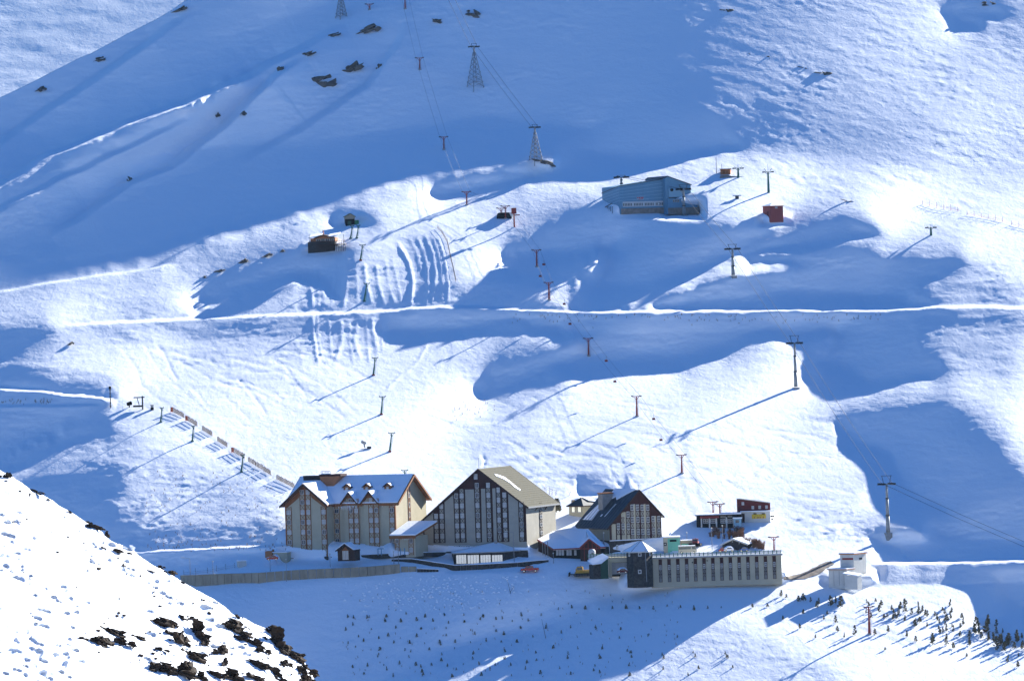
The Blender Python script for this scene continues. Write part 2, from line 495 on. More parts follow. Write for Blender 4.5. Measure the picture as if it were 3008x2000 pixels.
ROADS = [  # cut terraces: (line, shelf depth m)
 ([(180,958),(243,952),(381,946),(593,935),(848,925),(1017,918),(1170,911),(1212,904),(1305,902),(1450,906),(1640,916),(1780,918),(2000,914),(2220,913),(2300,911),(2470,913),(2600,911),(2760,903),(2900,901),(3040,905),(3300,912)], 4.8),
 ([(-300,1128),(0,1143),(120,1149),(180,1158),(280,1168),(345,1178)], 6.0),
 ([(-300,1190),(0,1193),(150,1192),(300,1190)], 3.0),
 ([(380,1624),(600,1612),(760,1604),(860,1600)], 6.0),
 ([(-300,870),(0,856),(127,833),(260,815),(400,795),(520,775)], 3.0),
 ([(2560,1655),(2660,1652),(2850,1650),(3008,1646),(3300,1640)], 10.0),
 ([(1690,1462),(1760,1458),(1850,1452)], 4.0),
]
TRACKS = [  # (line, half width px, height m): + raised ridge, - groove
 ([(1165,708),(1190,750),(1204,780),(1212,820),(1211,860),(1205,906)], 5, 2.2),
 ([(1222,690),(1245,740),(1256,790),(1257,850),(1252,900)], 4, 1.4),
 ([(1245,685),(1272,745),(1280,800),(1276,850),(1268,895)], 4, 1.6),
 ([(1200,695),(1225,745),(1238,800)], 4, 0.8),
 ([(1270,690),(1292,760),(1300,830),(1300,890)], 4, 1.3),
 ([(1283,690),(1306,760),(1316,830),(1316,890)], 4, 1.4),
 ([(905,820),(915,850),(918,905)], 5, 1.6),
 ([(918,925),(920,980),(930,1040),(938,1070)], 5, 1.4),
 ([(1015,740),(1020,800),(1008,905)], 6, 1.6),
 ([(1070,770),(1075,830),(1092,895)], 5, 1.4),
 ([(1105,770),(1112,840),(1130,900)], 5, 1.0),
 ([(945,820),(955,900)], 6, 0.8),
 ([(1050,940),(1040,1000),(1060,1060)], 7, 1.0),
 ([(1090,930),(1100,990),(1110,1050)], 6, 1.0),
 ([(1000,935),(1005,1000),(985,1060)], 6, 1.0),
 ([(1262,995),(1240,1040),(1220,1072),(1170,1110),(1130,1150)], 4, 1.5),
 ([(2000,1278),(2070,1285),(2180,1312),(2237,1320),(2258,1350),(2220,1385),(2203,1400),(2208,1412)], 3, -1.0),
 ([(350,1010),(400,1080),(415,1130),(450,1160),(520,1210),(620,1290),(760,1400),(850,1460)], 5, -0.7),
 ([(420,1010),(470,1090),(560,1170),(640,1240)], 4, -0.6),
 ([(1247,1217),(1290,1232),(1330,1247)], 3, -1.0),
 ([(1415,1335),(1424,1350),(1420,1370)], 4, -1.6),
 ([(2330,1310),(2345,1350),(2370,1370)], 3, -0.6),
 ([(1785,1355),(1800,1400),(1830,1440)], 5, -0.8),
 ([(1820,1345),(1850,1400),(1880,1435)], 5, -0.8),
 ([(480,1210),(560,1230),(640,1290)], 3, -0.4),
 ([(700,1050),(740,1090),(850,1120)], 3, -0.3),
 ([(930,925),(934,990),(948,1060)], 4, 0.7),
 ([(965,928),(968,985),(975,1050)], 4, 0.6),
 ([(1030,938),(1026,1000),(1040,1075)], 4, 0.6),
 ([(1075,935),(1080,1000),(1085,1070)], 4, 0.6),
 ([(1120,940),(1125,990),(1120,1040)], 4, 0.5),
 ([(985,745),(985,820),(975,900)], 4, 0.7),
 ([(1040,745),(1048,820),(1050,900)], 4, 0.6),
 ([(1130,760),(1140,830),(1160,895)], 4, 0.6),
 ([(1150,755),(1165,820),(1180,890)], 4, 0.6),
 ([(930,790),(935,850),(935,905)], 4, 0.6),
]
FOLDS = [  # spurs of the shaded flank, the ground behind each spur lies deeper
 ([(150,690),(254,629),(314,587),(381,540),(500,489),(627,400),(700,330),(800,230),(900,170)], 15.0),
 ([(-300,660),(0,547),(145,455),(230,425),(371,367),(543,306),(758,210),(900,138),(1010,70)], 26.0),
 ([(-200,560),(0,425),(115,340),(230,270),(330,200),(430,130),(560,40)], 12.0),
 ([(-200,700),(0,620),(150,540),(300,470),(450,400),(600,330)], 7.0),
 ([(700,480),(820,420),(960,330),(1080,250),(1150,160),(1200,60)], 7.0),
]
_r = random.Random(77)
for _ in range(46):
    if _ % 3 == 0: x, y, dx, dy = _r.uniform(420, 900), _r.uniform(1010, 1150), _r.uniform(60, 240), _r.uniform(40, 130)
    elif _ % 3 == 1: x, y, dx, dy = _r.uniform(1950, 2350), _r.uniform(1230, 1480), _r.uniform(60, 180), _r.uniform(10, 50)
    else: x, y, dx, dy = _r.uniform(1350, 1900), _r.uniform(1170, 1400), _r.uniform(50, 200), _r.uniform(15, 70)
    TRACKS.append(([(x, y), (x + dx * 0.35, y + dy * 0.25 + _r.uniform(-6, 6)), (x + dx * 0.7, y + dy * 0.65 + _r.uniform(-6, 6)), (x + dx, y + dy)], 3.4, -_r.uniform(0.5, 1.1)))
def rough_map(U, V):
    r = np.full(U.shape, 0.10)
    for p, g in GRAZE:
        r = np.where(poly_mask(p, U, V), 0.28, r)
    r = np.where((V < 620) & (U > 1900), 0.19, r)
    sh = np.zeros(U.shape, bool)
    for p in SHADE:
        sh |= poly_mask(p, U, V)
    r = np.where(sh, 0.22, r)
    r = np.where(V > 1690, 0.10, r)
    r = np.where(poly_mask([(1165,705),(1275,670),(1333,830),(1325,905),(1205,910)], U, V), 0.25, r)
    return r

def detail(U, V, D):
    r = blur(rough_map(U, V), 5)
    def streaks(deg, sd):
        c, s_ = math.cos(math.radians(deg)), math.sin(math.radians(deg))
        x = U * c + V * s_; y = -U * s_ + V * c
        return 0.8 * fbm(x / 90, y / 20, sd, 3, 0.55) + 0.9 * fbm(x / 26, y / 7, sd + 20, 3, 0.6) * (0.5 + 0.9 * np.clip(vnoise(x / 120, y / 50, sd + 40), -0.5, 1))
    k = np.clip((U - 1700) / 500, 0, 1) * np.clip((760 - V) / 200, 0, 1)
    d = (streaks(16, 11) * k + streaks(-3, 111) * (1 - k)) * r
    for line, s in ROADS:
        q, run = seg_dist(U, V, line, 90)
        e = np.clip(run / 0.06, 0, 1) * np.clip((1 - run) / 0.06, 0, 1)
        q = q + 1.5 * vnoise(U / 35, V / 35, 91)
        step = np.clip((q + 2.5) / 7, 0, 1); step = step * step * (3 - 2 * step)
        fall = np.where(q > 3, np.clip(1 - (q - 3) / 70, 0, 1), np.clip(1 + (q + 3) / 60, 0, 1))
        d = d + s * e * (step - 0.55) * fall * np.where(np.abs(q) < 90, 1, 0)
    for line, s in FOLDS:
        q, run = seg_dist(U, V, line, 300)
        e = np.clip(run / 0.15, 0, 1) * np.clip((1 - run) / 0.15, 0, 1)
        q = q + 4 * vnoise(U / 60, V / 60, 191)
        step = np.clip((q + 9) / 24, 0, 1); step = step * step * (3 - 2 * step)
        fall = np.where(q > 0, np.clip(1 - q / 260, 0, 1), np.clip(1 + q / 200, 0, 1)) ** 1.3
        d = d + s * e * (step - 0.5) * fall
    for line, hw, ht in TRACKS:
        q, run = seg_dist(U, V, line, 40)
        e = np.clip(run / 0.08, 0, 1) * np.clip((1 - run) / 0.08, 0, 1)
        q = q + 1.2 * vnoise(U / 14, V / 14, 55)
        d = d - 0.32 * ht * e * np.exp(-(q / hw) ** 2) * (1 + 0.4 * vnoise(U / 18, V / 18, 15))
    D = D + d
    # level snow terraces in front of the buildings
    for u0, v0, d0, u1, v1, d1, up in PADS:
        if isinstance(d1, tuple):      # relative to the ground at the left foot
            dn = float(D[int((v0 - V0) / HF), int((u0 - U0) / HF)]); d0, d1 = dn + d1[0], dn + d1[1]
        t = np.clip((U - u0) / (u1 - u0), 0, 1)
        vb = v0 + (v1 - v0) * t; db = d0 + (d1 - d0) * t
        e = np.clip((U - u0 + 24) / 24, 0, 1) * np.clip((u1 + 24 - U) / 24, 0, 1)
        w = np.where(V >= vb, np.clip(1 - (V - vb) / 26, 0, 1), np.clip(1 - (vb - V) / up, 0, 1))
        w = w * w * (3 - 2 * w) * e
        D = D * (1 - w) + db * w
    return D

PADS = [   # foot line of a front (u, v, depth) left and right, and how far up it reaches
 (836, 1641, 1707.2, 962, 1638, 1702.4, 100), (962, 1636, 1703, 1150, 1627, 1699.6, 100), (1150, 1627, 1696, 1232, 1624, 1694, 60),
 (1229, 1625, 1708.5, 1552, 1619, 1695.5, 100), (1788, 1623, 1703, 1952, 1606, 1710, 80),
 (1840, 1706, 1671, 2300, 1696, 1671, 60),
 (1818, 621, 0, 1955, 622, (-0.5, 7.5), 60), (1960, 624, 0, 2052, 624, (4.5, 9.0), 60), (2240, 645, 0, 2262, 646, (3.0, 0.6), 25), (2264, 646, 0, 2306, 645, (0.2, 2.4), 25), (905, 733, 0, 990, 726, (0, -2.0), 25), (2430, 1708, 0, 2560, 1702, (0, -2.0), 40), (1330, 1662, 1692, 1545, 1655, 1692, 20),
]
HF = 4
def build_terrain():
    global UF, VF, DF
    h = HF
    u = np.arange(U0, U1 + 1, h, dtype=float); v = np.arange(V0, V1 + 1, h, dtype=float)
    U, V = np.meshgrid(u, v)
    D = detail(U, V, depth_at(U, V))
    DF = D
    # carry the slopes on beyond the frame: 16 coarse columns either side, rows above and below
    k = 16; xs = np.arange(1, k + 1) * 110.0
    u = np.concatenate([u[0] - xs[::-1], u, u[-1] + xs]); nu = len(u)
    kv = 10; ys = np.arange(1, kv + 1) * 100.0
    v = np.concatenate([v[0] - ys[::-1], v, v[-1] + ys])
    D = np.pad(D, ((kv, kv), (k, k)), mode='edge')
    D[:, nu - k:] += 0.135 * xs[None, :]
    D[:kv, :] += 0.34 * ys[::-1][:, None]
    D[-kv:, :] -= 0.12 * ys[:, None]
    U, V = np.meshgrid(u, v)
    # the row just above the far ridge is pulled onto it
    ry = ridge_y(U)
    keep = V >= ry - h
    Vc = np.maximum(V, np.minimum(ry, V + h))
    P = pt(U, Vc, D).reshape(-1, 3)
    nr, nc = U.shape
    f = grid_faces(nr, nc, keep)
    # back side of the far ridge falls away behind it
    top = np.argmax(keep, 0)
    cols = np.where((top > 0) & (U[0] < 900))[0]
    b = top[cols] * nc + cols
    nb = len(P)
    P = np.concatenate([P, P[b] * 1.05 + np.array([0.0, 0.0, -35.0])])
    k = np.arange(len(cols) - 1)
    f2 = np.stack([b[k], b[k + 1], nb + k + 1, nb + k], -1)
    o = mesh_np('mountain_slope', P, np.concatenate([f, f2]), SNOW)
    meta(o, kind='structure')
    return o
terrain = build_terrain()

def ground(u, v):
    """world point of the snow under a pixel of the main slope"""
    d = float(bilin(DF, np.array((u - U0) / HF), np.array((v - V0) / HF)))
    return Vector(pt(np.array(float(u)), np.array(float(v)), np.array(d)))

# ------------------------------------------------------------------ the near hillside
SIL = [(-330,1215),(-150,1305),(0,1384),(61,1417),(122,1454),(204,1499),(286,1556),(322,1582),(392,1621),(510,1691),(571,1727),(629,1764),(702,1811),(776,1846),(841,1903),(898,1952),(927,1997),(1010,2090),(1150,2230),(1400,2500)]
def sil_y(u):
    r = np.array(SIL, float)
    return np.interp(u, r[:, 0], r[:, 1])
def hill_depth(U, V):
    q = V - sil_y(U)
    D = 655 - 0.080 * q - 9 * (1 - np.exp(-np.clip(q, 0, None) / 300)) + 0.004 * U
    D = D + 1.2 * fbm(U / 150, V / 80, 61, 3)
    a = math.radians(14)
    x = U * math.cos(a) + V * math.sin(a); y = -U * math.sin(a) + V * math.cos(a)
    n = vnoise(x / 26, y / 9, 63); m = np.clip(0.7 + vnoise(U / 170, V / 110, 64), 0.2, 1)
    D = D + 1.3 * np.maximum(n - 0.22, 0) ** 0.8 * m + 0.14 * fbm(x / 9, y / 4, 65, 2)
    n2 = vnoise(x / 15, y / 5, 67)
    D = D + 0.7 * np.maximum(n2 - 0.2, 0) * np.clip(0.15 + vnoise(U / 90, V / 60, 68), 0, 1)
    return D
def build_hill():
    h = 4
    u = np.arange(-330, 1300, h, dtype=float); v = np.arange(1180, 2500, h, dtype=float)
    U, V = np.meshgrid(u, v)
    sy = sil_y(U) + 5 * vnoise(U / 30, U * 0, 66)
    keep = V >= sy - h
    Vc = np.maximum(V, np.minimum(sy, V + h))
    D = hill_depth(U, Vc)
    P = pt(U, Vc, D).reshape(-1, 3)
    nr, nc = U.shape
    f = grid_faces(nr, nc, keep)
    top = np.argmax(keep, 0)
    cols = np.where(keep.any(0))[0]
    b = top[cols] * nc + cols
    nb = len(P)
    P = np.concatenate([P, P[b] * 1.02 + np.array([0.0, 0.0, -2.5]), P[b] * 1.15 + np.array([0.0, 0.0, -50.0])])
    n = len(cols); k = np.arange(n - 1)
    f2 = np.stack([b[k], b[k + 1], nb + k + 1, nb + k], -1)
    f3 = np.stack([nb + k, nb + k + 1, nb + n + k + 1, nb + n + k], -1)
    o = mesh_np('near_hillside', P, np.concatenate([f, f2, f3]), SNOW)
    meta(o, kind='structure')
build_hill()
def build_far():
    h = 8
    u = np.arange(-1800, 1000, h, dtype=float); v = np.arange(-1300, 460, h, dtype=float)
    U, V = np.meshgrid(u, v)
    D = 3900 - (V - 200) * 0.42 + (U - 200) * 0.04
    D = D + 0.55 * fbm(U / 120, V / 22, 5, 4, 0.55)
    o = mesh_np('far_snowfield', pt(U, V, D).reshape(-1, 3), grid_faces(*U.shape), SNOW)
    meta(o, kind='structure')
build_far()

def build_valley():
    """the valley floor and the opposite hillside the picture is taken from, lit by the same sun"""
    xs = np.linspace(-3200, 3200, 81); ys = np.concatenate([np.linspace(-3400, 0, 60), np.linspace(40, 1500, 50)])
    X, Y = np.meshgrid(xs, ys)
    Z = np.where(Y > 0, -9 - 0.125 * Y, -9 - 0.16 * Y)
    Z = np.maximum(Z, -165.0)
    Z = Z + 12 * fbm(X / 500, Y / 400, 41, 3) * np.clip((-Y - 60) / 400, 0, 1)
    o = mesh_np('valley_side', np.stack([X, Y, Z], -1).reshape(-1, 3), grid_faces(*X.shape)[:, ::-1], mat('patchy_snow', (0.30, 0.30, 0.31), 0.9, 0.1, 0.35, 0.01))
    meta(o, kind='structure')
build_valley()

# ------------------------------------------------------------------ building helpers
class MB:
    """collects simple solids into one mesh"""
    def __init__(self):
        self.v, self.f, self.m = [], [], []
    def prism(self, pts, vec, slot=0):
        n = len(pts); b = len(self.v)
        vec = Vector(vec)
        self.v += [tuple(p) for p in pts] + [tuple(Vector(p) + vec) for p in pts]
        self.f += [tuple(b + i for i in range(n)), tuple(b + n + i for i in reversed(range(n)))]
        self.f += [(b + i, b + n + i, b + n + (i + 1) % n, b + (i + 1) % n) for i in range(n)]
        self.m += [slot] * (n + 2)
        return self
    def box(self, x0, x1, y0, y1, z0, z1, slot=0):
        return self.prism([(x0, y0, z0), (x1, y0, z0), (x1, y0, z1), (x0, y0, z1)], (0, y1 - y0, 0), slot)
    def bar(self, a, b, w, slot=0, w2=None, up=(0, 0, 1)):
        """square bar from a to b"""
        a, b = Vector(a), Vector(b)
        d = (b - a)
        u = d.cross(Vector(up))
        if u.length < 1e-6: u = d.cross(Vector((1, 0, 0)))
        u.normalize(); v = d.cross(u).normalized()
        w2 = w if w2 is None else w2
        q = lambda p, r: [p + u * r + v * r, p - u * r + v * r, p - u * r - v * r, p + u * r - v * r]
        A, B = q(a, w / 2), q(b, w2 / 2)
        k = len(self.v)
        self.v += [tuple(p) for p in A + B]
        self.f += [(k, k + 1, k + 2, k + 3), (k + 7, k + 6, k + 5, k + 4)] + [(k + i, k + 4 + i, k + 4 + (i + 1) % 4, k + (i + 1) % 4) for i in range(4)]
        self.m += [slot] * 6
        return self
    def tube(self, a, b, r, r2=None, n=8, slot=0):
        a, b = Vector(a), Vector(b)
        d = (b - a)
        u = d.cross(Vector((0, 0, 1)))
        if u.length < 1e-6: u = Vector((1, 0, 0))
        u.normalize(); v = d.cross(u).normalized()
        r2 = r if r2 is None else r2
        k = len(self.v)
        for p, rr in ((a, r), (b, r2)):
            self.v += [tuple(p + (u * math.cos(2 * math.pi * i / n) + v * math.sin(2 * math.pi * i / n)) * rr) for i in range(n)]
        self.f += [(k + i, k + (i + 1) % n, k + n + (i + 1) % n, k + n + i) for i in range(n)]
        self.f += [tuple(k + i for i in reversed(range(n))), tuple(k + n + i for i in range(n))]
        self.m += [slot] * (n + 2)
        return self
    def mesh(self, name, *mats):
        me = bpy.data.meshes.new(name)
        me.from_pydata(self.v, [], self.f)
        for m in mats: me.materials.append(MATS[m] if isinstance(m, str) else m)
        if any(self.m): me.polygons.foreach_set('material_index', self.m)
        bm = bmesh.new(); bm.from_mesh(me)
        bmesh.ops.recalc_face_normals(bm, faces=bm.faces); bm.to_mesh(me); bm.free()
        me.update()
        return me
    def build(self, name, mats, parent=None, smooth=False):
        mats = mats if isinstance(mats, (list, tuple)) else [mats]
        me = self.mesh(name, *mats)
        if smooth: me.polygons.foreach_set('use_smooth', [True] * len(me.polygons))
        o = bpy.data.objects.new(name, me); COL.objects.link(o)
        if parent: o.parent = parent
        return o

def inst(name, me, parent=None, loc=(0, 0, 0), scale=(1, 1, 1), rot=(0, 0, 0)):
    o = bpy.data.objects.new(name, me); COL.objects.link(o)
    o.location = loc; o.scale = scale; o.rotation_euler = rot
    if parent: o.parent = parent
    return o

def empty(name, loc, rz=0.0, label=None, cat=None, group=None):
    o = bpy.data.objects.new(name, None); COL.objects.link(o)
    o.location = loc; o.rotation_euler = (0, 0, rz); o.empty_display_size = 1
    return meta(o, label, cat, group)

def copy_tree(o, parent=None):
    c = o.copy(); COL.objects.link(c); c.parent = parent
    for ch in o.children: copy_tree(ch, c)
    return c

RHO = -ROLL
class Site:
    """a building plot: pixels of an enlarged view become metres along the front (x), up (z)"""
    def __init__(self, ox, oy, k, X0, Y0, yaw, D=None, bias=0.0):
        self.ox, self.oy, self.k, self.X0, self.Y0, self.a = ox, oy, k, X0, Y0, math.radians(yaw)
        u, v = ox + X0 / k, oy + Y0 / k
        if D is None:
            self.P = ground(u, v); self.P = self.P * (1 + bias / self.P.y)
        else:
            self.P = Vector(pt(np.array(u), np.array(v), np.array(float(D))))
        self.D = self.P.dot(Vector(C_F))
        self.s = self.D / F / k
        self.dep = -self.P.z / self.P.y
    def xz(self, X, Y, y=0.0):
        dx = (X - self.X0) * self.s; dw = -(Y - self.Y0) * self.s
        hx = dx * math.cos(RHO) + dw * math.sin(RHO); hz = -dx * math.sin(RHO) + dw * math.cos(RHO)
        x = (hx - y * math.sin(self.a)) / math.cos(self.a)
        fwd = -x * math.sin(self.a) + y * math.cos(self.a)
        return x, hz - fwd * self.dep
    def x(self, X, Y=None, y=0.0): return self.xz(X, self.Y0 if Y is None else Y, y)[0]
    def z(self, X, Y, y=0.0): return self.xz(X, Y, y)[1]
    def p(self, X, Y, y=0.0):
        x, z = self.xz(X, Y, y); return Vector((x, y, z))
    def root(self, name, label, cat, group=None):
        return empty(name, self.P, -self.a, label, cat, group)

# ------------------------------------------------------------------ colours
mat('cream', (0.44, 0.40, 0.29), 0.9, 0.1, 0.10, 0.35, 0.02)
mat('grey_render', (0.35, 0.33, 0.275), 0.9, 0.1, 0.10, 0.35, 0.02)
mat('timber', (0.26, 0.10, 0.035), 0.75, 0.2, 0.25, 1.5, 0.02, stretch=(1, 1, 0.2))
mat('maroon', (0.052, 0.015, 0.012), 0.7, 0.2, 0.3, 1.2, 0.02, stretch=(1, 1, 0.15))
mat('dark_timber', (0.045, 0.020, 0.014), 0.7, 0.2, 0.25, 2.0)
mat('olive_tiles', (0.062, 0.059, 0.036), 0.85, 0.15, 0.3, 1.6, 0.05, stretch=(0.5, 1, 2.2))
mat('dark_roof', (0.022, 0.030, 0.036), 0.5, 0.35, 0.4, 0.9, 0.03, stretch=(1, 0.3, 0.3))
mat('stone', (0.060, 0.054, 0.050), 0.9, 0.15, 0.6, 1.6, 0.12)
mat('concrete', (0.30, 0.265, 0.20), 0.92, 0.1, 0.3, 0.5, 0.04, stretch=(1, 1, 0.3))
mat('grey_concrete', (0.33, 0.32, 0.30), 0.9, 0.1, 0.25, 0.8, 0.03)
mat('white_paint', (0.52, 0.52, 0.50), 0.6, 0.3)
mat('off_white', (0.58, 0.57, 0.52), 0.85, 0.15, 0.12, 0.5)
mat('curtain', (0.42, 0.42, 0.40), 0.25, 0.6, 0.35, 1.2)
mat('dark_glass', (0.05, 0.06, 0.07), 0.08, 0.6)
mat('bright_glass', (0.75, 0.80, 0.80), 0.06, 0.8, metal=0.85)
mat('red_trim', (0.22, 0.03, 0.025), 0.6, 0.3, 0.15, 1.0)
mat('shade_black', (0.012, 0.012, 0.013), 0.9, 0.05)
mat('green_paint', (0.02, 0.16, 0.075), 0.55, 0.3, 0.1, 1.0)
mat('teal_paint', (0.16, 0.46, 0.33), 0.7, 0.2, 0.12, 0.6)
mat('dark_green', (0.012, 0.065, 0.04), 0.6, 0.3, 0.2, 0.8)
mat('lift_red', (0.27, 0.030, 0.018), 0.5, 0.35, 0.25, 2.0)
mat('lift_green', (0.02, 0.11, 0.085), 0.5, 0.35, 0.2, 2.0)
mat('lift_grey', (0.27, 0.28, 0.27), 0.6, 0.3, 0.2, 1.0)
mat('steel_dark', (0.035, 0.04, 0.045), 0.45, 0.4, 0.2, 2.0)
mat('galvanised', (0.24, 0.25, 0.26), 0.5, 0.4, metal=0.3)
mat('hall_blue', (0.115, 0.26, 0.37), 0.5, 0.35, 0.08, 0.4, 0.03, stretch=(3, 3, 0.1))
mat('hall_pale_blue', (0.24, 0.42, 0.52), 0.6, 0.3)
mat('hut_red', (0.30, 0.075, 0.065), 0.75, 0.2, 0.15, 0.8, 0.02, stretch=(3, 3, 0.3))
mat('wood_red', (0.13, 0.025, 0.022), 0.7, 0.2, 0.2, 1.2, 0.02)
mat('orange_wood', (0.40, 0.16, 0.07), 0.75, 0.2, 0.2, 1.2)
mat('fence_wood', (0.17, 0.10, 0.055), 0.8, 0.15, 0.25, 3.0)
mat('orange_net', (0.50, 0.13, 0.06), 0.7, 0.2)
mat('car_red', (0.50, 0.018, 0.012), 0.25, 0.5)
mat('car_blue', (0.03, 0.11, 0.33), 0.25, 0.5)
mat('car_white', (0.78, 0.78, 0.78), 0.3, 0.5)
mat('bus_beige', (0.40, 0.37, 0.28), 0.4, 0.4)
mat('groomer_yellow', (0.55, 0.30, 0.02), 0.35, 0.4)
mat('rubber', (0.015, 0.015, 0.016), 0.8, 0.2)
mat('chrome', (0.6, 0.6, 0.62), 0.2, 0.6, metal=0.9)
mat('banner_yellow', (0.72, 0.50, 0.05), 0.7, 0.2)
mat('letter_red', (0.55, 0.03, 0.03), 0.6, 0.2)
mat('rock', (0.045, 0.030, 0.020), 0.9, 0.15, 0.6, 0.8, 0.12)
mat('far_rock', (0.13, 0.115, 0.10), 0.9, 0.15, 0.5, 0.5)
mat('pine', (0.14, 0.125, 0.07), 0.85, 0.1, 0.4, 1.5)
mat('bark', (0.06, 0.04, 0.025), 0.9, 0.1)
mat('twig', (0.20, 0.105, 0.06), 0.85, 0.1)
mat('dry_grass', (0.24, 0.15, 0.07), 0.9, 0.1)
mat('cable', (0.05, 0.05, 0.055), 0.5, 0.3)
mat('gravel', (0.26, 0.225, 0.19), 0.95, 0.1, 0.4, 0.9, 0.06)
m_ = SNOW.copy(); m_.name = 'roof_snow'; MATS['roof_snow'] = m_
for n_ in m_.node_tree.nodes:
    if n_.type == 'BUMP': n_.inputs['Distance'].default_value *= 0.35
    if n_.type == 'TEX_NOISE': n_.inputs['Scale'].default_value *= 2.5

# ------------------------------------------------------------------ shared window and brace pieces
def unit_frame(mull=1, rail=0, t=0.09):
    b = MB()
    b.box(-0.5, -0.5 + t, -0.08, 0.03, -0.5, 0.5).box(0.5 - t, 0.5, -0.08, 0.03, -0.5, 0.5)
    b.box(-0.5 + t, 0.5 - t, -0.08, 0.03, 0.5 - t, 0.5).box(-0.5 + t, 0.5 - t, -0.08, 0.03, -0.5, -0.5 + t)
    for i in range(mull):
        x = -0.5 + (i + 1) / (mull + 1)
        b.box(x - t * 0.35, x + t * 0.35, -0.06, 0.02, -0.5 + t, 0.5 - t)
    for i in range(rail):
        z = -0.5 + (i + 1) / (rail + 1)
        b.box(-0.5 + t, 0.5 - t, -0.055, 0.015, z - t * 0.35, z + t * 0.35)
    return b
PANE = {c: MB().box(-0.47, 0.47, -0.03, 0.02, -0.47, 0.47).mesh('window', c) for c in ('curtain', 'dark_glass', 'bright_glass', 'timber')}
FRAME1 = unit_frame(1).mesh('frame', 'white_paint')
FRAME2 = unit_frame(1, 1).mesh('frame', 'white_paint')
FRAMEG = unit_frame(3, 0, 0.035).mesh('frame', 'steel_dark')
def brace_mesh(timber, panel):
    b = MB().box(-0.5, 0.5, -0.02, 0.03, -0.5, 0.5, 0)
    for s in (-1, 1):
        b.bar((-0.47, -0.05, -0.47 * s), (0.47, -0.05, 0.47 * s), 0.075, 1)
    b.box(-0.5, 0.5, -0.07, -0.021, 0.44, 0.5, 1).box(-0.5, 0.5, -0.07, -0.021, -0.5, -0.44, 1)
    return b.mesh('brace_panel', panel, timber)
mat('dim_panel', (0.20, 0.19, 0.175), 0.8, 0.2)
BRACE = {'dim': brace_mesh('dark_timber', 'dim_panel'), 'timber': brace_mesh('timber', 'cream'), 'dark_timber': brace_mesh('dark_timber', 'grey_render')}
rnd = random.Random(7)

def window(par, x, y, z, w, h, pane='curtain', frame=None, rz=0.0, sub=True):
    if pane == 'curtain' and rnd.random() < 0.22: pane = 'dark_glass'
    o = inst('window', PANE[pane], par, (x, y, z), (w, 1, h), (0, 0, rz))
    if sub: inst('frame', frame or FRAME1, o)
    return o

def column(par, x0, x1, y, zs, wh, tim, pane='curtain', zbot=None, ztop=None, posts=True, first_brace=True):
    """one vertical strip: windows at heights zs with X-braced panels between them"""
    xm, w = (x0 + x1) / 2, (x1 - x0)
    pw = 0.16 if tim == 'timber' else 0.3
    zb = zbot if zbot is not None else zs[0] - wh / 2
    zt = ztop if ztop is not None else zs[-1] + wh / 2
    if posts:
        for xx in (x0, x1):
            MB().box(xx - pw / 2, xx + pw / 2, y - 0.16, y + 0.02, zb, zt).build('timber_post', tim, par)
    ww = w - pw - 0.04
    edges = [zb] + sum([[z - wh / 2, z + wh / 2] for z in zs], []) + [zt]
    for z in zs: window(par, xm, y - 0.06, z, ww, wh, pane)
    for a, b in zip(edges[0::2], edges[1::2]):
        if b - a > 0.5:
            inst('brace_panel', BRACE[tim], par, (xm, y - 0.05, (a + b) / 2), (ww, 1, b - a - 0.04))

def icicles(par, x0, x1, y, z, n, lmax, seed):
    r = random.Random(seed); b = MB()
    for i in range(n):
        x = x0 + (x1 - x0) * r.random()
        b.tube((x, y, z), (x, y, z - lmax * (0.3 + 0.7 * r.random())), 0.07, 0.01, 5)
    o = b.build('icicles', 'roof_snow', par); o['kind'] = 'stuff'

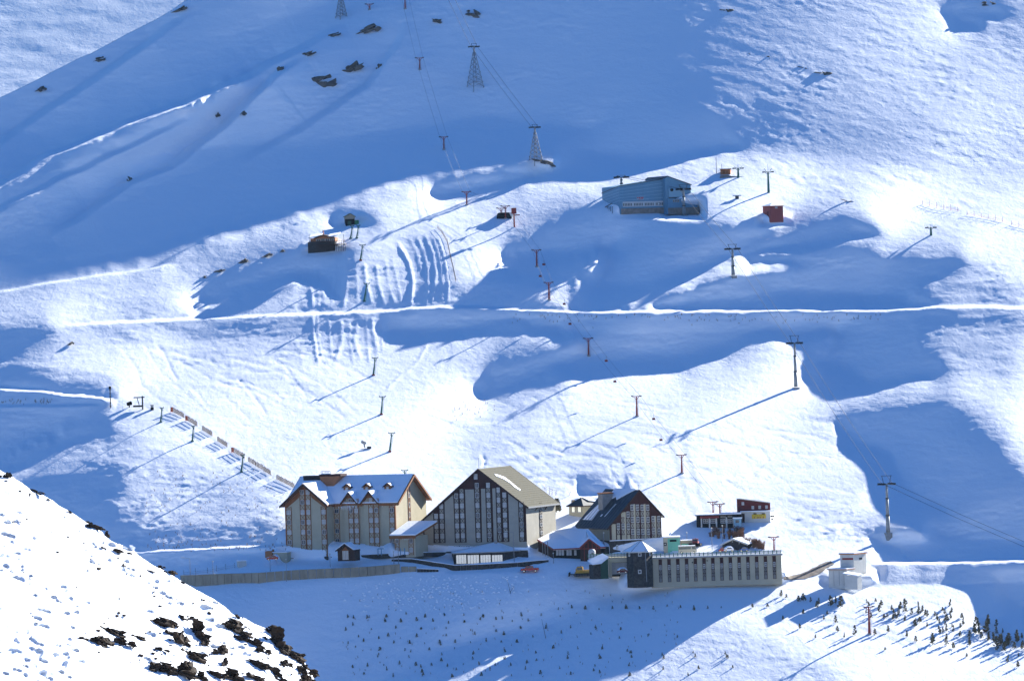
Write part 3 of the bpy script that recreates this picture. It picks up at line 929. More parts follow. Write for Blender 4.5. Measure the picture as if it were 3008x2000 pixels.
# ------------------------------------------------------------------ the left hotel
def left_hotel():
    S = Site(760, 1340, 3.92, 1590, 1112, 22, 1700)
    r = S.root('hotel_building', 'cream hotel with orange-brown timber strips and snowy dormered roof', 'hotel', 'hotel blocks of the resort')
    W, ZE, ZR, XL = 23.5, 15.3, 22.6, -34.6
    sl = (ZR - ZE) / (W / 2)
    MB().prism([(XL, 0, -3), (XL, W, -3), (XL, W, ZE - 0.25), (XL, W / 2, ZR - 0.3), (XL, 0, ZE - 0.25)], (-XL, 0, 0)).build('wall', 'cream', r)
    xb0, xb1 = -33.2, -20.0; xm = (xb0 + xb1) / 2; yb = -5.0
    MB().prism([(xb0, yb, -3), (xb1, yb, -3), (xb1, yb, 14.9), (xm, yb, 20.7), (xb0, yb, 14.9)], (0, 5.2, 0)).build('wall', 'cream', r)
    # roof: timber deck with a snow slab above
    def slope(par, pts, deck='timber', snow=0.28, inset=0.35):
        o = MB().prism(pts, (0, 0, -0.38)).build('roof', deck, par)
        if snow:
            c = sum((Vector(p) for p in pts), Vector()) / len(pts)
            q = []
            for p in pts:
                p = Vector(p); d = c - p; q.append(p + d * min(1, inset / d.length) + Vector((0, 0, 0.005)))
            MB().prism(q, (0, 0, snow)).build('roof_snow', 'roof_snow', o)
        return o
    z = lambda y: ZE + sl * y
    slope(r, [(XL - 1, -0.9, z(-0.9)), (1.4, -0.9, z(-0.9)), (1.4, W / 2, ZR), (XL - 1, W / 2, ZR)])
    slope(r, [(XL - 1, W + 0.9, z(-0.9)), (1.4, W + 0.9, z(-0.9)), (1.4, W / 2, ZR), (XL - 1, W / 2, ZR)])
    MB().box(XL - 1, 1.42, W / 2 - 0.25, W / 2 + 0.25, ZR - 0.2, ZR + 0.12).build('ridge_cap', 'dark_timber', r)
    fg = lambda X: S.x(X, 1000)
    for xa_, xb_ in ((-20.0, fg(970) + 0.3), (fg(1165) - 0.2, fg(1205) + 0.3), (fg(1405) - 0.2, 1.4)):
        MB().box(xa_, xb_, -1.05, -0.85, z(-0.9) - 0.75, z(-0.9) - 0.05).build('fascia', 'timber', r)
    # bay roof
    zb = 21.1; hb = 7.7; kb = (zb - 14.6) / hb
    for sx in (-1, 1):
        xe = xm + sx * hb
        slope(r, [(xm, yb - 1.6, zb), (xe, yb - 1.6, zb - kb * hb), (xe, 0.2, zb - kb * hb), (xm, (zb - ZE) / sl, zb)])
    for sx in (-1, 1):   # bargeboards and brown boarding under the bay gable
        MB().prism([(xm, yb - 1.72, zb + 0.1), (xm + sx * (hb + 0.1), yb - 1.72, zb - kb * hb), (xm + sx * (hb + 0.1), yb - 1.72, zb - kb * hb - 0.6), (xm, yb - 1.72, zb - 0.55)], (0, 0.12, 0)).build('bargeboard', 'dark_timber', r)
        MB().prism([(xm, yb - 0.08, 20.6), (xm + sx * 6.6, yb - 0.08, 15.0), (xm + sx * 6.6, yb - 0.08, 13.6), (xm + sx * 2.0, yb - 0.08, 17.0), (xm + sx * 1.95, yb - 0.08, 17.4), (xm, yb - 0.08, 17.4)], (0, 0.1, 0)).build('gable_boarding', 'timber', r)
    # window strips
    P, Z0, H = 2.93, 0.95, 1.35
    zs = lambda n, k0=0: [Z0 + P * k for k in range(k0, n)]
    bx = lambda X: S.x(X, 1000, yb)
    column(r, bx(318), bx(376), yb, zs(5), H, 'timber', zbot=-0.6, ztop=14.3)
    for a, b in ((484, 538), (552, 604)): column(r, bx(a), bx(b), yb - 0.05, zs(7), H, 'timber', zbot=-0.6, ztop=19.3)
    MB().box(bx(538) + 0.08, bx(552) - 0.08, yb - 0.12, yb, -0.6, 20).build('timber_post', 'timber', r)
    column(r, bx(728), bx(784), yb, zs(5), H, 'timber', zbot=-0.6, ztop=14.3)
    MB().box(xb1 - 0.35, xb1 + 0.06, yb - 0.12, yb + 0.25, -0.6, 14.6).build('corner_post', 'timber', r)
    MB().box(xb0 - 0.06, xb0 + 0.3, yb - 0.12, yb + 0.25, -0.6, 14.6).build('corner_post', 'timber', r)
    fx = lambda X: S.x(X, 1000)
    column(r, fx(874), fx(930), 0, zs(5), H, 'timber', 'dark_glass', zbot=-0.6, ztop=14.6)
    column(r, fx(1518), fx(1572), 0, zs(5), H, 'timber', zbot=-0.6, ztop=14.8)
    MB().box(-0.4, 0.06, -0.13, 0.3, -0.6, 15).build('corner_post', 'timber', r)
    # two flush wall gables with a pair of strips each
    for (Xa, Xb, cols_, za) in ((970, 1165, ((1043, 1094), (1106, 1158)), 18.2), (1205, 1405, ((1278, 1328), (1340, 1392)), 18.4)):
        x0, x1 = fx(Xa), fx(Xb); xc = (x0 + x1) / 2
        zt = 14.9
        MB().prism([(x0 + 0.7, -0.5, -3), (x1 - 0.4, -0.5, -3), (x1 - 0.4, -0.5, zt), (xc, -0.5, za - 0.3), (x0 + 0.7, -0.5, zt)], (0, 0.6, 0)).build('wall', 'cream', r)
        for sx in (-1, 1):
            xe = xc + sx * (x1 - x0) / 2
            o = slope(r, [(xc, -1.7, za), (xe, -1.7, zt), (xe, 0.1, zt), (xc, (za - ZE) / sl, za)], snow=0.22, inset=0.2)
            MB().prism([(xc, -1.8, za + 0.05), (xe, -1.8, zt + 0.05), (xe, -1.8, zt - 0.4), (xc, -1.8, za - 0.45)], (0, 0.1, 0)).build('bargeboard', 'dark_timber', o)
            MB().prism([(xc, -0.62, za - 0.4), (xe, -0.62, zt - 0.15), (xe, -0.62, zt - 0.9), (xc + sx * 1.3, -0.62, 15.0 + 1.3), (xc, -0.62, 16.4)], (0, 0.1, 0)).build('gable_boarding', 'timber', r)
        for a, b in cols_: column(r, fx(a) + 0.2, fx(b) + 0.2, -0.5, zs(6), H, 'timber', zbot=-0.6, ztop=16.3)
    # strip on the sunny end wall
    for k in range(4):
        zz = 7.9 + 2.9 * k
        window(r, 0.06, 10.4, zz, 1.2, 1.4, 'dark_glass', rz=math.radians(90))
        inst('brace_panel', BRACE['timber'], r, (0.06, 10.4, zz - 1.45), (1.2, 1, 1.4), (0, 0, math.radians(90)))
    for yy in (9.7, 11.1): MB().box(-0.02, 0.16, yy - 0.09, yy + 0.09, 5.0, 20.6).build('timber_post', 'timber', r)
    for ya, yb_ in ((-0.9, W / 2), (W + 0.9, W / 2)):   # end bargeboards
        MB().prism([(1.42, ya, z(-0.9) + 0.1), (1.42, yb_, ZR + 0.12), (1.42, yb_, ZR - 0.55), (1.42, ya, z(-0.9) - 0.6)], (0.14, 0, 0)).build('bargeboard', 'timber', r)
    # small roof dormers
    for xd in (-17.5, -11.1, -4.4):
        yd = 5.0; zd = z(yd)
        d = MB().box(xd - 1.05, xd + 1.05, yd, yd + 3, zd - 0.3, zd + 1.0).prism([(xd - 1.05, yd, zd + 1.0), (xd + 1.05, yd, zd + 1.0), (xd, yd, zd + 1.75)], (0, 3.5, 0)).build('dormer', 'timber', r)
        for sx in (-1, 1):
            MB().prism([(xd, yd - 0.5, zd + 1.95), (xd + sx * 1.5, yd - 0.5, zd + 0.85), (xd + sx * 1.5, yd + 2.2, zd + 0.85), (xd, yd + 3.6, zd + 1.95)], (0, 0, 0.16)).build('dormer_roof', 'maroon', d)
        inst('window', PANE['curtain'], d, (xd, yd - 0.05, zd + 0.55), (0.9, 1, 0.9))
        MB().prism([(xd + 0.3, yd - 0.2, zd + 1.9), (xd + 1.2, yd - 0.2, zd + 1.2), (xd + 1.2, yd + 1.6, zd + 1.2), (xd + 0.3, yd + 1.8, zd + 1.9)], (0, 0, 0.14)).build('snow_patch', 'roof_snow', d)
    # bare strip of roofing and the boxed chimney
    MB().prism([(-33.5, 9.6, z(9.6) + 0.32), (-26, 9.6, z(9.6) + 0.32), (-26, W / 2 - 0.1, ZR + 0.3), (-34.5, W / 2 - 0.1, ZR + 0.3)], (0, 0, 0.06)).build('bare_roofing', 'maroon', r)
    c = MB().prism([(-26.2, 6.8, z(6.8) + 0.2), (-22.6, 6.8, z(6.8) + 0.2), (-20.6, 7.4, ZR + 0.1), (-27.2, 7.4, ZR + 0.1)], (0, 4.4, 0)).build('roof_box', 'orange_wood', r)
    MB().box(-27.4, -20.4, 7.2, 12, ZR + 0.12, ZR + 0.75).build('box_rim', 'maroon', c)
    MB().box(-27.0, -23.8, 8, 11, ZR + 0.76, ZR + 1.0).build('snow_patch', 'roof_snow', c)
    g = MB()
    for i in range(7): g.bar((-27 + i * 0.5, 8, ZR + 1.0), (-27 + i * 0.5, 8, ZR + 1.6), 0.08)
    g.bar((-27, 8, ZR + 1.6), (-24, 8, ZR + 1.6), 0.12); g.build('guard_rail', 'maroon', c)
    icicles(r, -19.6, -12, -0.95, z(-0.9) - 0.6, 26, 1.6, 3); icicles(r, -5, 1, -0.95, z(-0.9) - 0.6, 10, 0.6, 4)
    MB().box(xb0 - 0.3, xb1 + 0.3, -5.35, -5.06, -3, -0.45).build('plinth', 'stone', r)
    MB().box(xb1 + 0.3, 0.3, -0.95, -0.6, -3, -0.4).build('plinth', 'stone', r)
    return S, r
SLH, r_lh = left_hotel()

# low wing joining the two hotels
def link_wing():
    S = Site(760, 1340, 3.92, 1590, 1112, 22, 1698)
    r = S.root('link_wing', 'low cream wing with snowy lean-to roof joining the two big hotels', 'wing')
    x1 = S.x(1838, 1100); yf = -1.5
    MB().box(0.0, x1 - 0.2, yf, 8, -1.2, 5.0).build('wall', 'cream', r)
    ro = MB().prism([(-1.0, yf - 1.4, 5.2), (x1 + 0.6, yf - 1.4, 5.2), (x1 + 3, 8, 8.6), (0.4, 8, 8.6)], (0, 0, -0.5)).build('roof', 'timber', r)
    MB().prism([(-0.9, yf - 1.3, 5.21), (x1 + 0.5, yf - 1.3, 5.21), (x1 + 2.9, 8, 8.61), (0.5, 8, 8.61)], (0, 0, 0.4)).build('roof_snow', 'roof_snow', ro)
    MB().box(-1.0, x1 + 0.6, yf - 1.52, yf - 1.41, 4.3, 5.15).build('fascia', 'timber', r)
    for a, b in ((0.25, 1.5), (4.6, 6.0)): column(r, a, b, yf, [0.9, 3.6], 1.35, 'timber', zbot=-0.6, ztop=4.4)
    icicles(r, 1, x1, yf - 1.45, 4.4, 14, 0.7, 9)
    b = MB()
    for X in (1430, 1470, 1690, 1740):
        xx = S.x(X, 1080); b.box(xx - 0.12, xx + 0.12, yf - 2.4, yf - 2.2, -0.4, 1.6)
    b.box(S.x(1430, 1080), S.x(1500, 1080), yf - 2.45, yf - 2.15, 1.4, 1.7)
    b.build('blue_rack', 'hall_blue', r)
link_wing()

# porch hut in front of the left hotel
def porch():
    S = Site(760, 1340, 3.92, 1000, 1165, 18, 1690)
    r = S.root('porch_hut', 'small dark timber porch with pale door and snowy gable roof', 'porch')
    MB().prism([(-2.4, 0, -1), (2.9, 0, -1), (2.9, 0, 2.0), (0.0, 0, 3.7), (-2.4, 0, 2.0)], (0, 4.5, 0)).build('wall', 'dark_timber', r)
    MB().prism([(-1.2, -0.06, 2.0), (1.2, -0.06, 2.0), (0, -0.06, 3.2)], (0, 0.05, 0)).build('gable_boarding', 'timber', r)
    for sx in (-1, 1):
        o = MB().prism([(0, -0.9, 4.1), (sx * 2.9, -0.9, 2.1), (sx * 2.9, 5, 2.1), (0, 5, 4.1)], (0, 0, -0.22)).build('roof', 'maroon', r)
        MB().prism([(0, -0.7, 4.11), (sx * 2.75, -0.7, 2.22), (sx * 2.75, 4.9, 2.22), (0, 4.9, 4.11)], (0, 0, 0.28)).build('roof_snow', 'roof_snow', o)
    d = MB().box(-0.95, 1.0, -0.12, 0.0, -0.6, 2.0).build('door', 'off_white', r)
    b = MB()
    for i in range(5): b.box(-0.95 + i * 0.47, -0.88 + i * 0.47, -0.17, -0.12, -0.6, 2.0)
    b.build('door_batten', 'timber', d)
porch()

# annex and parked car by the left end
def annex():
    S = Site(760, 1340, 3.92, 75, 1170, 15, 1704)
    r = S.root('service_annex', 'small brown and cream service annex at the left end of the hotel', 'annex')
    MB().box(0, 2.1, 0, 4, -2, 2.0).build('wall', 'orange_wood', r)
    MB().box(2.3, 6.6, 0.5, 5, -2, 1.5).build('wall', 'cream', r)
    MB().box(2.0, 6.9, 0.2, 5.2, 1.51, 1.75).build('roof_snow', 'roof_snow', r)
    MB().box(2.0, 2.5, 0.6, 1.1, 1.76, 2.5).build('chimney', 'timber', r)
annex()

# ------------------------------------------------------------------ the middle hotel
def middle_hotel():
    S = Site(1160, 1340, 3.92, 1525, 1085, 22, 1696)
    r = S.root('hotel_building', 'tall gabled hotel with dark maroon timber and olive tiled roof', 'hotel', 'hotel blocks of the resort')
    W, XA, ZA, ZR, ZL, XL = 23.5, -14.5, 24.3, 13.5, 8.3, -34.5
    kr, kl = (ZA - ZR) / -XA, (ZA - ZL) / (XA - XL)
    MB().prism([(XL, 0, -3), (0, 0, -3), (0, 0, ZR - 0.2), (XA, 0, ZA - 0.3), (XL, 0, ZL - 0.2)], (0, W, 0)).build('wall', 'grey_render', r)
    MB().prism([(XL, -0.04, 2.7), (0, -0.04, 2.7), (0, -0.04, ZR - 0.2), (XA, -0.04, ZA - 0.35), (XL, -0.04, ZL - 0.2)], (0, 0.037, 0)).build('gable_boarding', 'maroon', r)
    ov = 1.0
    ro = MB().prism([(XA, -0.7, ZA), (ov, -0.7, ZR - kr * ov), (ov, W + 0.8, ZR - kr * ov), (XA, W + 0.8, ZA)], (0, 0, -0.3)).build('roof', 'olive_tiles', r)
    # courses of tiles
    n = 20
    for i in range(n):
        x0 = XA + (ov - XA) * i / n; x1 = XA + (ov - XA) * (i + 1) / n
        za, zb = ZA - kr * (x0 - XA), ZA - kr * (x1 - XA)
        MB().prism([(x0, -0.68, za + 0.02), (x1, -0.68, zb + 0.09), (x1, W + 0.78, zb + 0.09), (x0, W + 0.78, za + 0.02)], (0, 0, -0.015)).build('tile_course', 'olive_tiles', ro)
    MB().prism([(XA, -0.7, ZA), (XL - ov, -0.7, ZL - kl * ov), (XL - ov, W + 0.8, ZL - kl * ov), (XA, W + 0.8, ZA)], (0, 0, -0.3)).build('roof', 'olive_tiles', r)
    for sgn, xe, ze in ((1, ov, ZR - kr * ov), (-1, XL - ov, ZL - kl * ov)):
        for yy in (-0.85, W + 0.82):
            MB().prism([(XA, yy, ZA + 0.12), (xe, yy, ze + 0.12), (xe, yy, ze - 0.5), (XA, yy, ZA - 0.55)], (0, 0.12, 0)).build('bargeboard', 'dark_timber', r)
    MB().box(ov - 0.05, ov + 0.15, -0.7, W + 0.8, ZR - kr * ov - 0.35, ZR - kr * ov + 0.1).build('gutter', 'galvanised', r)
    # last streak of snow on the tiles
    pts = [(1145, 207), (1180, 212), (1260, 238), (1330, 290), (1400, 350), (1448, 385), (1435, 393), (1380, 360), (1320, 305), (1250, 262), (1160, 225)]
    q = []
    for X, Y in pts:
        # solve the depth on the roof plane
        y = 6.0
        for _ in range(30):
            x, z = S.xz(X, Y, y); zz = ZA - kr * (x - XA); y += (z - zz) * 0.5
            y = max(0.0, min(W, y))
        q.append((x, y, zz + 0.1))
    MB().prism(q, (0, 0, 0.14)).build('snow_patch', 'roof_snow', ro)
    # pale wall panels between the strips
    def panel(poly):
        MB().prism([(S.xz(X, Y)[0], -0.12, S.xz(X, Y)[1]) for X, Y in poly], (0, 0.07, 0)).build('wall_panel', 'grey_render', r)
    panel([(336, 1030), (440, 1026), (437, 640), (330, 725)])
    panel([(578, 1022), (690, 1016), (672, 436), (568, 524)])
    panel([(826, 1012), (944, 1006), (926, 375), (806, 378)])
    panel([(1006, 1002), (1070, 1000), (1050, 368), (992, 371)])
    panel([(1140, 998), (1190, 994), (1166, 364), (1122, 366)])
    panel([(1322, 990), (1440, 984), (1420, 490), (1304, 402)])
    Z0, P, H = 4.75, 2.93, 1.45
    fx = lambda X: S.x(X, 900)
    def col(Xa, Xb, k0, k1, off=0.0, top=None, zb=2.75):
        zs = [Z0 + off + P * k for k in range(k0, k1)]
        column(r, fx(Xa), fx(Xb), -0.12, zs, H, 'dark_timber', zbot=zb, ztop=top, posts=True)
    col(277, 330, 0, 2); col(452, 506, 0, 3); col(516, 572, 0, 4); col(694, 748, 0, 5); col(756, 812, 0, 5, top=18.6)
    col(936, 992, 0, 6); col(1066, 1120, 0, 6); col(1184, 1234, 0, 5, 1.5); col(1250, 1306, 0, 5); col(1440, 1494, 0, 4)
    window(r, fx(952), -0.1, 22.0, 1.1, 1.6)
    # ground-floor window bands
    for Xa, Xb, n in ((275, 370, 4), (435, 610, 6), (670, 860, 7)):
        for i in range(n):
            x = fx(Xa + (Xb - Xa) * (i + 0.5) / n); window(r, x, -0.08, 1.2, (fx(Xb) - fx(Xa)) / n * 0.8, 1.5, 'curtain')
    # right-hand wall: dark strip, windows, eave brackets
    a90 = math.radians(90)
    MB().box(0.0, 0.08, 10.2, 12.6, 1, ZR - 0.3).build('window_strip', 'dark_timber', r)
    for k in range(5):
        window(r, 0.14, 11.4, 2.3 + 2.4 * k, 1.7, 1.1, 'dark_glass', rz=a90)
        inst('brace_panel', BRACE['dark_timber'], r, (0.12, 11.4, 3.5 + 2.4 * k), (1.7, 1, 1.0), (0, 0, a90))
    for y in (7.2, 15.0): MB().bar((0.05, y, 11.4), (0.95, y, 12.7), 0.22).build('eave_bracket', 'dark_timber', r)
    MB().bar((XA, 0, ZA), (XA, 0, ZA + 3.2), 0.07).build('mast', 'steel_dark', r)
    MB().box(XL - 0.1, 0.3, -0.45, -0.14, -3, 0.15).build('plinth', 'stone', r)
middle_hotel()

# ------------------------------------------------------------------ the right hotel
def right_hotel():
    S = Site(1560, 1400, 4.9, 1135, 1085, -25, 1703)
    r = S.root('hotel_building', 'dark brown gabled hotel on a stone base with dark sheet roof', 'hotel', 'hotel blocks of the resort')
    x1 = S.x(1903, 1000); W = 22.0
    xa, za = S.xz(1553, 185); zl = S.z(1150, 700) - 0.2; zr = S.z(1893, 545) - 0.1
    zs_ = 3.4
    MB().prism([(0, 0, -3), (x1, 0, -3), (x1, 0, zs_), (0, 0, zs_)], (0, W, 0)).build('stone_base', 'stone', r)
    MB().prism([(0.15, 0.1, zs_), (x1 - 0.15, 0.1, zs_), (x1 - 0.15, 0.1, zr), (xa, 0.1, za - 0.3), (0.15, 0.1, zl)], (0, W - 0.2, 0)).build('wall', 'cream', r)
    MB().prism([(0.15, 0.03, zs_), (x1 - 0.15, 0.03, zs_), (x1 - 0.15, 0.03, zr), (xa, 0.03, za - 0.35), (0.15, 0.03, zl)], (0, 0.065, 0)).build('gable_boarding', 'maroon', r)
    MB().box(-0.05, x1 + 0.05, -0.25, 0.02, zs_ - 0.12, zs_ + 0.1).build('stone_ledge', 'roof_snow', r)
    kl = (za - zl) / xa; kr = (za - zr) / (x1 - xa)
    ro = MB().prism([(xa, -0.6, za), (-0.9, -0.6, zl - 0.9 * kl + 0.2), (-0.9, W + 0.5, zl - 0.9 * kl + 0.2), (xa, W + 0.5, za)], (0, 0, -0.3)).build('roof', 'dark_roof', r)
    MB().prism([(xa, -0.6, za), (x1 + 0.6, -0.6, zr - 0.6 * kr + 0.2), (x1 + 0.6, W + 0.5, zr - 0.6 * kr + 0.2), (xa, W + 0.5, za)], (0, 0, -0.3)).build('roof', 'dark_roof', r)
    # standing seams and the snow left near the ridge
    for i in range(12):
        y = -0.4 + i * 1.9
        MB().bar((xa - 0.2, y, za - 0.2 * kl + 0.02), (-0.85, y, zl - 0.85 * kl + 0.24), 0.1).build('roof_seam', 'dark_roof', ro)
    def on_roof(x, y, h=0.04): return (x, y, za - (xa - x) * kl + h)
    MB().prism([on_roof(xa - 0.1, 2), on_roof(xa - 0.1, 16), on_roof(xa - 3.6, 15), on_roof(xa - 2.2, 11), on_roof(xa - 3.0, 9), on_roof(xa - 1.2, 5)], (0, 0, 0.3)).build('roof_snow', 'roof_snow', ro)
    MB().prism([on_roof(xa - 3.5, 15), on_roof(xa - 3.2, 18), on_roof(0.2, 21.5), on_roof(-0.7, 21.5), on_roof(-0.7, 14)], (0, 0, 0.12)).build('roof_snow', 'roof_snow', ro)
    MB().prism([on_roof(3, 10.0), on_roof(3, 10.9), on_roof(-0.6, 11.4), on_roof(-0.6, 10.6)], (0, 0, 0.1)).build('snow_streak', 'roof_snow', ro)
    MB().prism([on_roof(6, 7.0), on_roof(6, 7.5), on_roof(1, 8.2), on_roof(1, 7.8)], (0, 0, 0.1)).build('snow_streak', 'roof_snow', ro)
    for sx, xe, ze in ((-1, -0.9, zl - 0.9 * kl + 0.2), (1, x1 + 0.6, zr - 0.6 * kr + 0.2)):
        MB().prism([(xa, -0.72, za + 0.1), (xe, -0.72, ze + 0.1), (xe, -0.72, ze - 0.4), (xa, -0.72, za - 0.5)], (0, 0.11, 0)).build('bargeboard', 'dark_timber', r)
    # chimney with steam-stained top
    cx = xa - 4.2
    ch = MB().box(cx - 1.7, cx + 1.7, 12.5, 15.5, za - 7, za - 1.2).build('chimney', 'grey_concrete', r)
    MB().box(cx - 1.9, cx + 1.9, 12.3, 15.7, za - 1.2, za - 0.85).build('chimney_cap', 'timber', ch)
    # pale panels and window strips
    def panel(Xa, Xb, Ya, Yb):
        MB().box(S.x(Xa, Yb), S.x(Xb, Yb), -0.04, 0.028, S.z(Xa, Yb), S.z(Xa, Ya)).build('wall_panel', 'cream', r)
    for q in ((1165, 1225, 680, 905), (1350, 1376, 505, 900), (1492, 1518, 390, 895), (1642, 1668, 390, 890), (1792, 1816, 560, 885)): panel(*q)
    H = 1.75
    def strip(X, wins, braces, blanks=()):
        xw = S.x(X, 700); w = 0.95
        for Y in wins:
            o = inst('window', PANE['dark_glass'], r, (xw, -0.05, S.z(X, Y)), (w, 1, H)); inst('frame', FRAME2, o)
        for Ya, Yb in braces:
            z0, z1 = S.z(X, Yb), S.z(X, Ya); inst('brace_panel', BRACE['dark_timber'], r, (xw, -0.04, (z0 + z1) / 2), (w, 1, z1 - z0))
        for Ya, Yb in blanks:
            MB().box(xw - w / 2, xw + w / 2, -0.06, 0.027, S.z(X, Yb), S.z(X, Ya)).build('wall_panel', 'cream', r)
    strip(1255, [712], [(755, 830)], [(835, 905)])
    strip(1325, [712], [(585, 665), (755, 830)], [(510, 580), (835, 903)])
    strip(1402, [540, 712], [(588, 665), (755, 828)], [(833, 900)])
    for X in (1462, 1543, 1610, 1690): strip(X, [440, 615, 790], [(488, 568), (662, 742), (838, 893)])
    for X in (1765, 1846): strip(X, [605, 780], [(652, 732), (828, 888)])
    for X, Y in ((1340, 1000), (1420, 1000), (1775, 985), (1860, 1000), (1240, 1010)):
        o = inst('window', PANE['curtain'], r, (S.x(X, Y), -0.04, S.z(X, Y)), (0.7, 1, 1.3)); inst('frame', FRAME1, o)
    MB().bar((xa, 0, za), (xa, 0, za + 1.6), 0.06).build('mast', 'steel_dark', r)
    MB().box(-0.75, -0.55, 2.6, 2.8, -2, zl - 1.6).build('downpipe', 'galvanised', r)
right_hotel()

def hip_house():
    S = Site(1560, 1400, 4.9, 755, 700, 38, 1730)
    r = S.root('staff_house', 'cream two-storey block with dark hipped roof behind the entrance hall', 'building')
    a = math.radians(38); s = S.s
    wl = 200 * s / math.cos(a); wr = 250 * s / math.sin(a)
    hh = S.z(755, 415)
    MB().box(-wl, 0, 0, wr, -4, hh).build('wall', 'cream', r)
    e = 0.6; x0, x1, y0, y1 = -wl - e, e, -e, wr + e
    xm = (x0 + x1) / 2
    ro = MB()
    zt = hh + 2.4; rk = (x1 - x0) / 2
    A, B, C_, D_ = (x0, y0, hh), (x1, y0, hh), (x1, y1, hh), (x0, y1, hh); R1, R2 = (xm, y0 + rk, zt), (xm, y1 - rk, zt)
    b = len(ro.v); ro.v += [A, B, C_, D_, R1, R2]; ro.f += [(0, 1, 4), (1, 2, 5, 4), (2, 3, 5), (3, 0, 4, 5), (3, 2, 1, 0)]; ro.m += [0] * 5
    o = ro.build('roof', 'dark_roof', r)
    MB().prism([(xm + 0.3, y0 + rk + 0.2, zt - 0.15), (xm + 0.3, y1 - rk, zt - 0.15), (x1 - 0.7, y1 - 1.5, hh + 0.75), (x1 - 1.2, y0 + rk + 1.4, hh + 1.2)], (0, 0, 0.2)).build('roof_snow', 'roof_snow', o)
    MB().box(x0, x1, y0, y1, hh - 0.3, hh - 0.02).build('eave', 'dark_timber', r)
    for X in (612, 700):
        x = S.x(X, 480)
        w = window(r, x, -0.06, S.z(X, 470), 1.1, 1.75, 'bright_glass'); window(r, x, -0.06, S.z(X, 645), 1.1, 1.5, 'dark_glass')
        MB().box(x + 0.3, x + 0.75, -0.12, -0.02, S.z(X, 685), S.z(X, 605)).build('shutter', 'timber', r)
    MB().box(-wl + 0.2, -wl + 1.0, 1, 1.8, hh, hh + 1.7).build('chimney', 'concrete', r)
hip_house()

# ------------------------------------------------------------------ entrance hall with its great snowy roof
def entrance_hall():
    S = Site(1560, 1400, 4.9, 700, 1145, 8, 1694)
    r = S.root('entrance_hall', 'dark entrance hall under a broad snow-covered roof with red gable', 'hall')
    P = S.p
    top = [P(330, 775, 16), P(520, 735, 17), P(760, 705, 18), P(800, 745, 12)]
    fr = [P(95, 898, 5), P(318, 1038, -1.5), P(700, 1020, -1.5), P(830, 893, 1.0), P(990, 1005, -1.5), P(1068, 1000, -1.0)]
    # roof planes: left end, main front, valley planes round the porch gable
    def plane(pts, m='roof_snow', t=0.45, name='roof_snow', par=r):
        return MB().prism(pts, (0, 0, -t)).build(name, m, par)
    rid = P(835, 800, 9)
    plane([P(95, 895, 5), P(318, 1036, -1.5), P(560, 900, 7), P(330, 772, 16)])
    plane([P(318, 1036, -1.5), P(695, 1018, -1.5), P(800, 900, 3.5), P(800, 748, 13), P(560, 732, 17), P(330, 772, 16), P(560, 900, 7)])
    plane([P(700, 1020, -2.6), P(832, 888, -2.6), P(832, 850, 4.5), P(745, 960, 4.5)])
    plane([P(832, 888, -2.6), P(1000, 1012, -2.6), P(1000, 960, 4.5), P(832, 850, 4.5)])
    plane([P(835, 880, 3), P(1000, 1008, -1.4), P(1068, 1003, -1.4), P(830, 745, 12), P(790, 745, 13)])
    for a, b in ((P(95, 905, 4.9), P(318, 1046, -1.6)), (P(318, 1046, -1.7), P(695, 1028, -1.7)), (P(1000, 1018, -1.6), P(1068, 1012, -1.6))):
        MB().bar(a, b, 0.35).build('fascia', 'red_trim', r)
    for a, b in ((P(832, 900, -2.7), P(698, 1030, -2.7)), (P(832, 900, -2.7), P(1002, 1022, -2.7))):
        MB().bar(a, b, 0.45).build('bargeboard', 'red_trim', r)
    zb = -2.5
    x0, x1 = P(318, 1060, -0.5).x, P(1060, 1060, -0.5).x
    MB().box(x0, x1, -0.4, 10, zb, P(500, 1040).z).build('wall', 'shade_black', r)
    a, b = P(100, 930, 5), P(318, 1060, -1)
    MB().prism([(a.x, a.y, zb), (b.x, b.y, zb), (b.x, b.y, b.z + 0.2), (a.x, a.y, a.z + 0.2)], (0.5, 1.5, 0)).build('wall', 'dark_timber', r)
    g0, g1, ga = P(705, 1030, -2.3), P(995, 1025, -2.3), P(832, 905, -2.3)
    MB().prism([(g0.x, -2.2, zb), (g1.x, -2.2, zb), g1, ga, g0], (0, 0.15, 0)).build('porch_front', 'dark_timber', r)
    for t in (0.2, 0.4, 0.6, 0.8):
        x = g0.x + (g1.x - g0.x) * t; z = g0.z + (ga.z - g0.z) * (1 - abs(2 * t - 1))
        MB().box(x - 0.09, x + 0.09, -2.34, -2.2, zb, z - 0.3).build('timber_post', 'red_trim', r)
    MB().box(g0.x, g1.x, -2.36, -2.21, g0.z - 0.25, g0.z).build('tie_beam', 'red_trim', r)
    for X in (380, 420, 460, 530, 570, 640):
        o = inst('window', PANE['curtain'], r, (P(X, 1090).x, -0.45, P(X, 1090).z), (0.65, 1, 1.5)); inst('frame', FRAME1, o)
    for X in (165, 200, 237):
        q0 = P(X, 950, 2 - (X - 165) * 0.03)
        MB().tube((q0.x, q0.y, zb), (q0.x, q0.y, q0.z + 0.4), 0.09, n=6).build('flag_pole', 'galvanised', r)
entrance_hall()

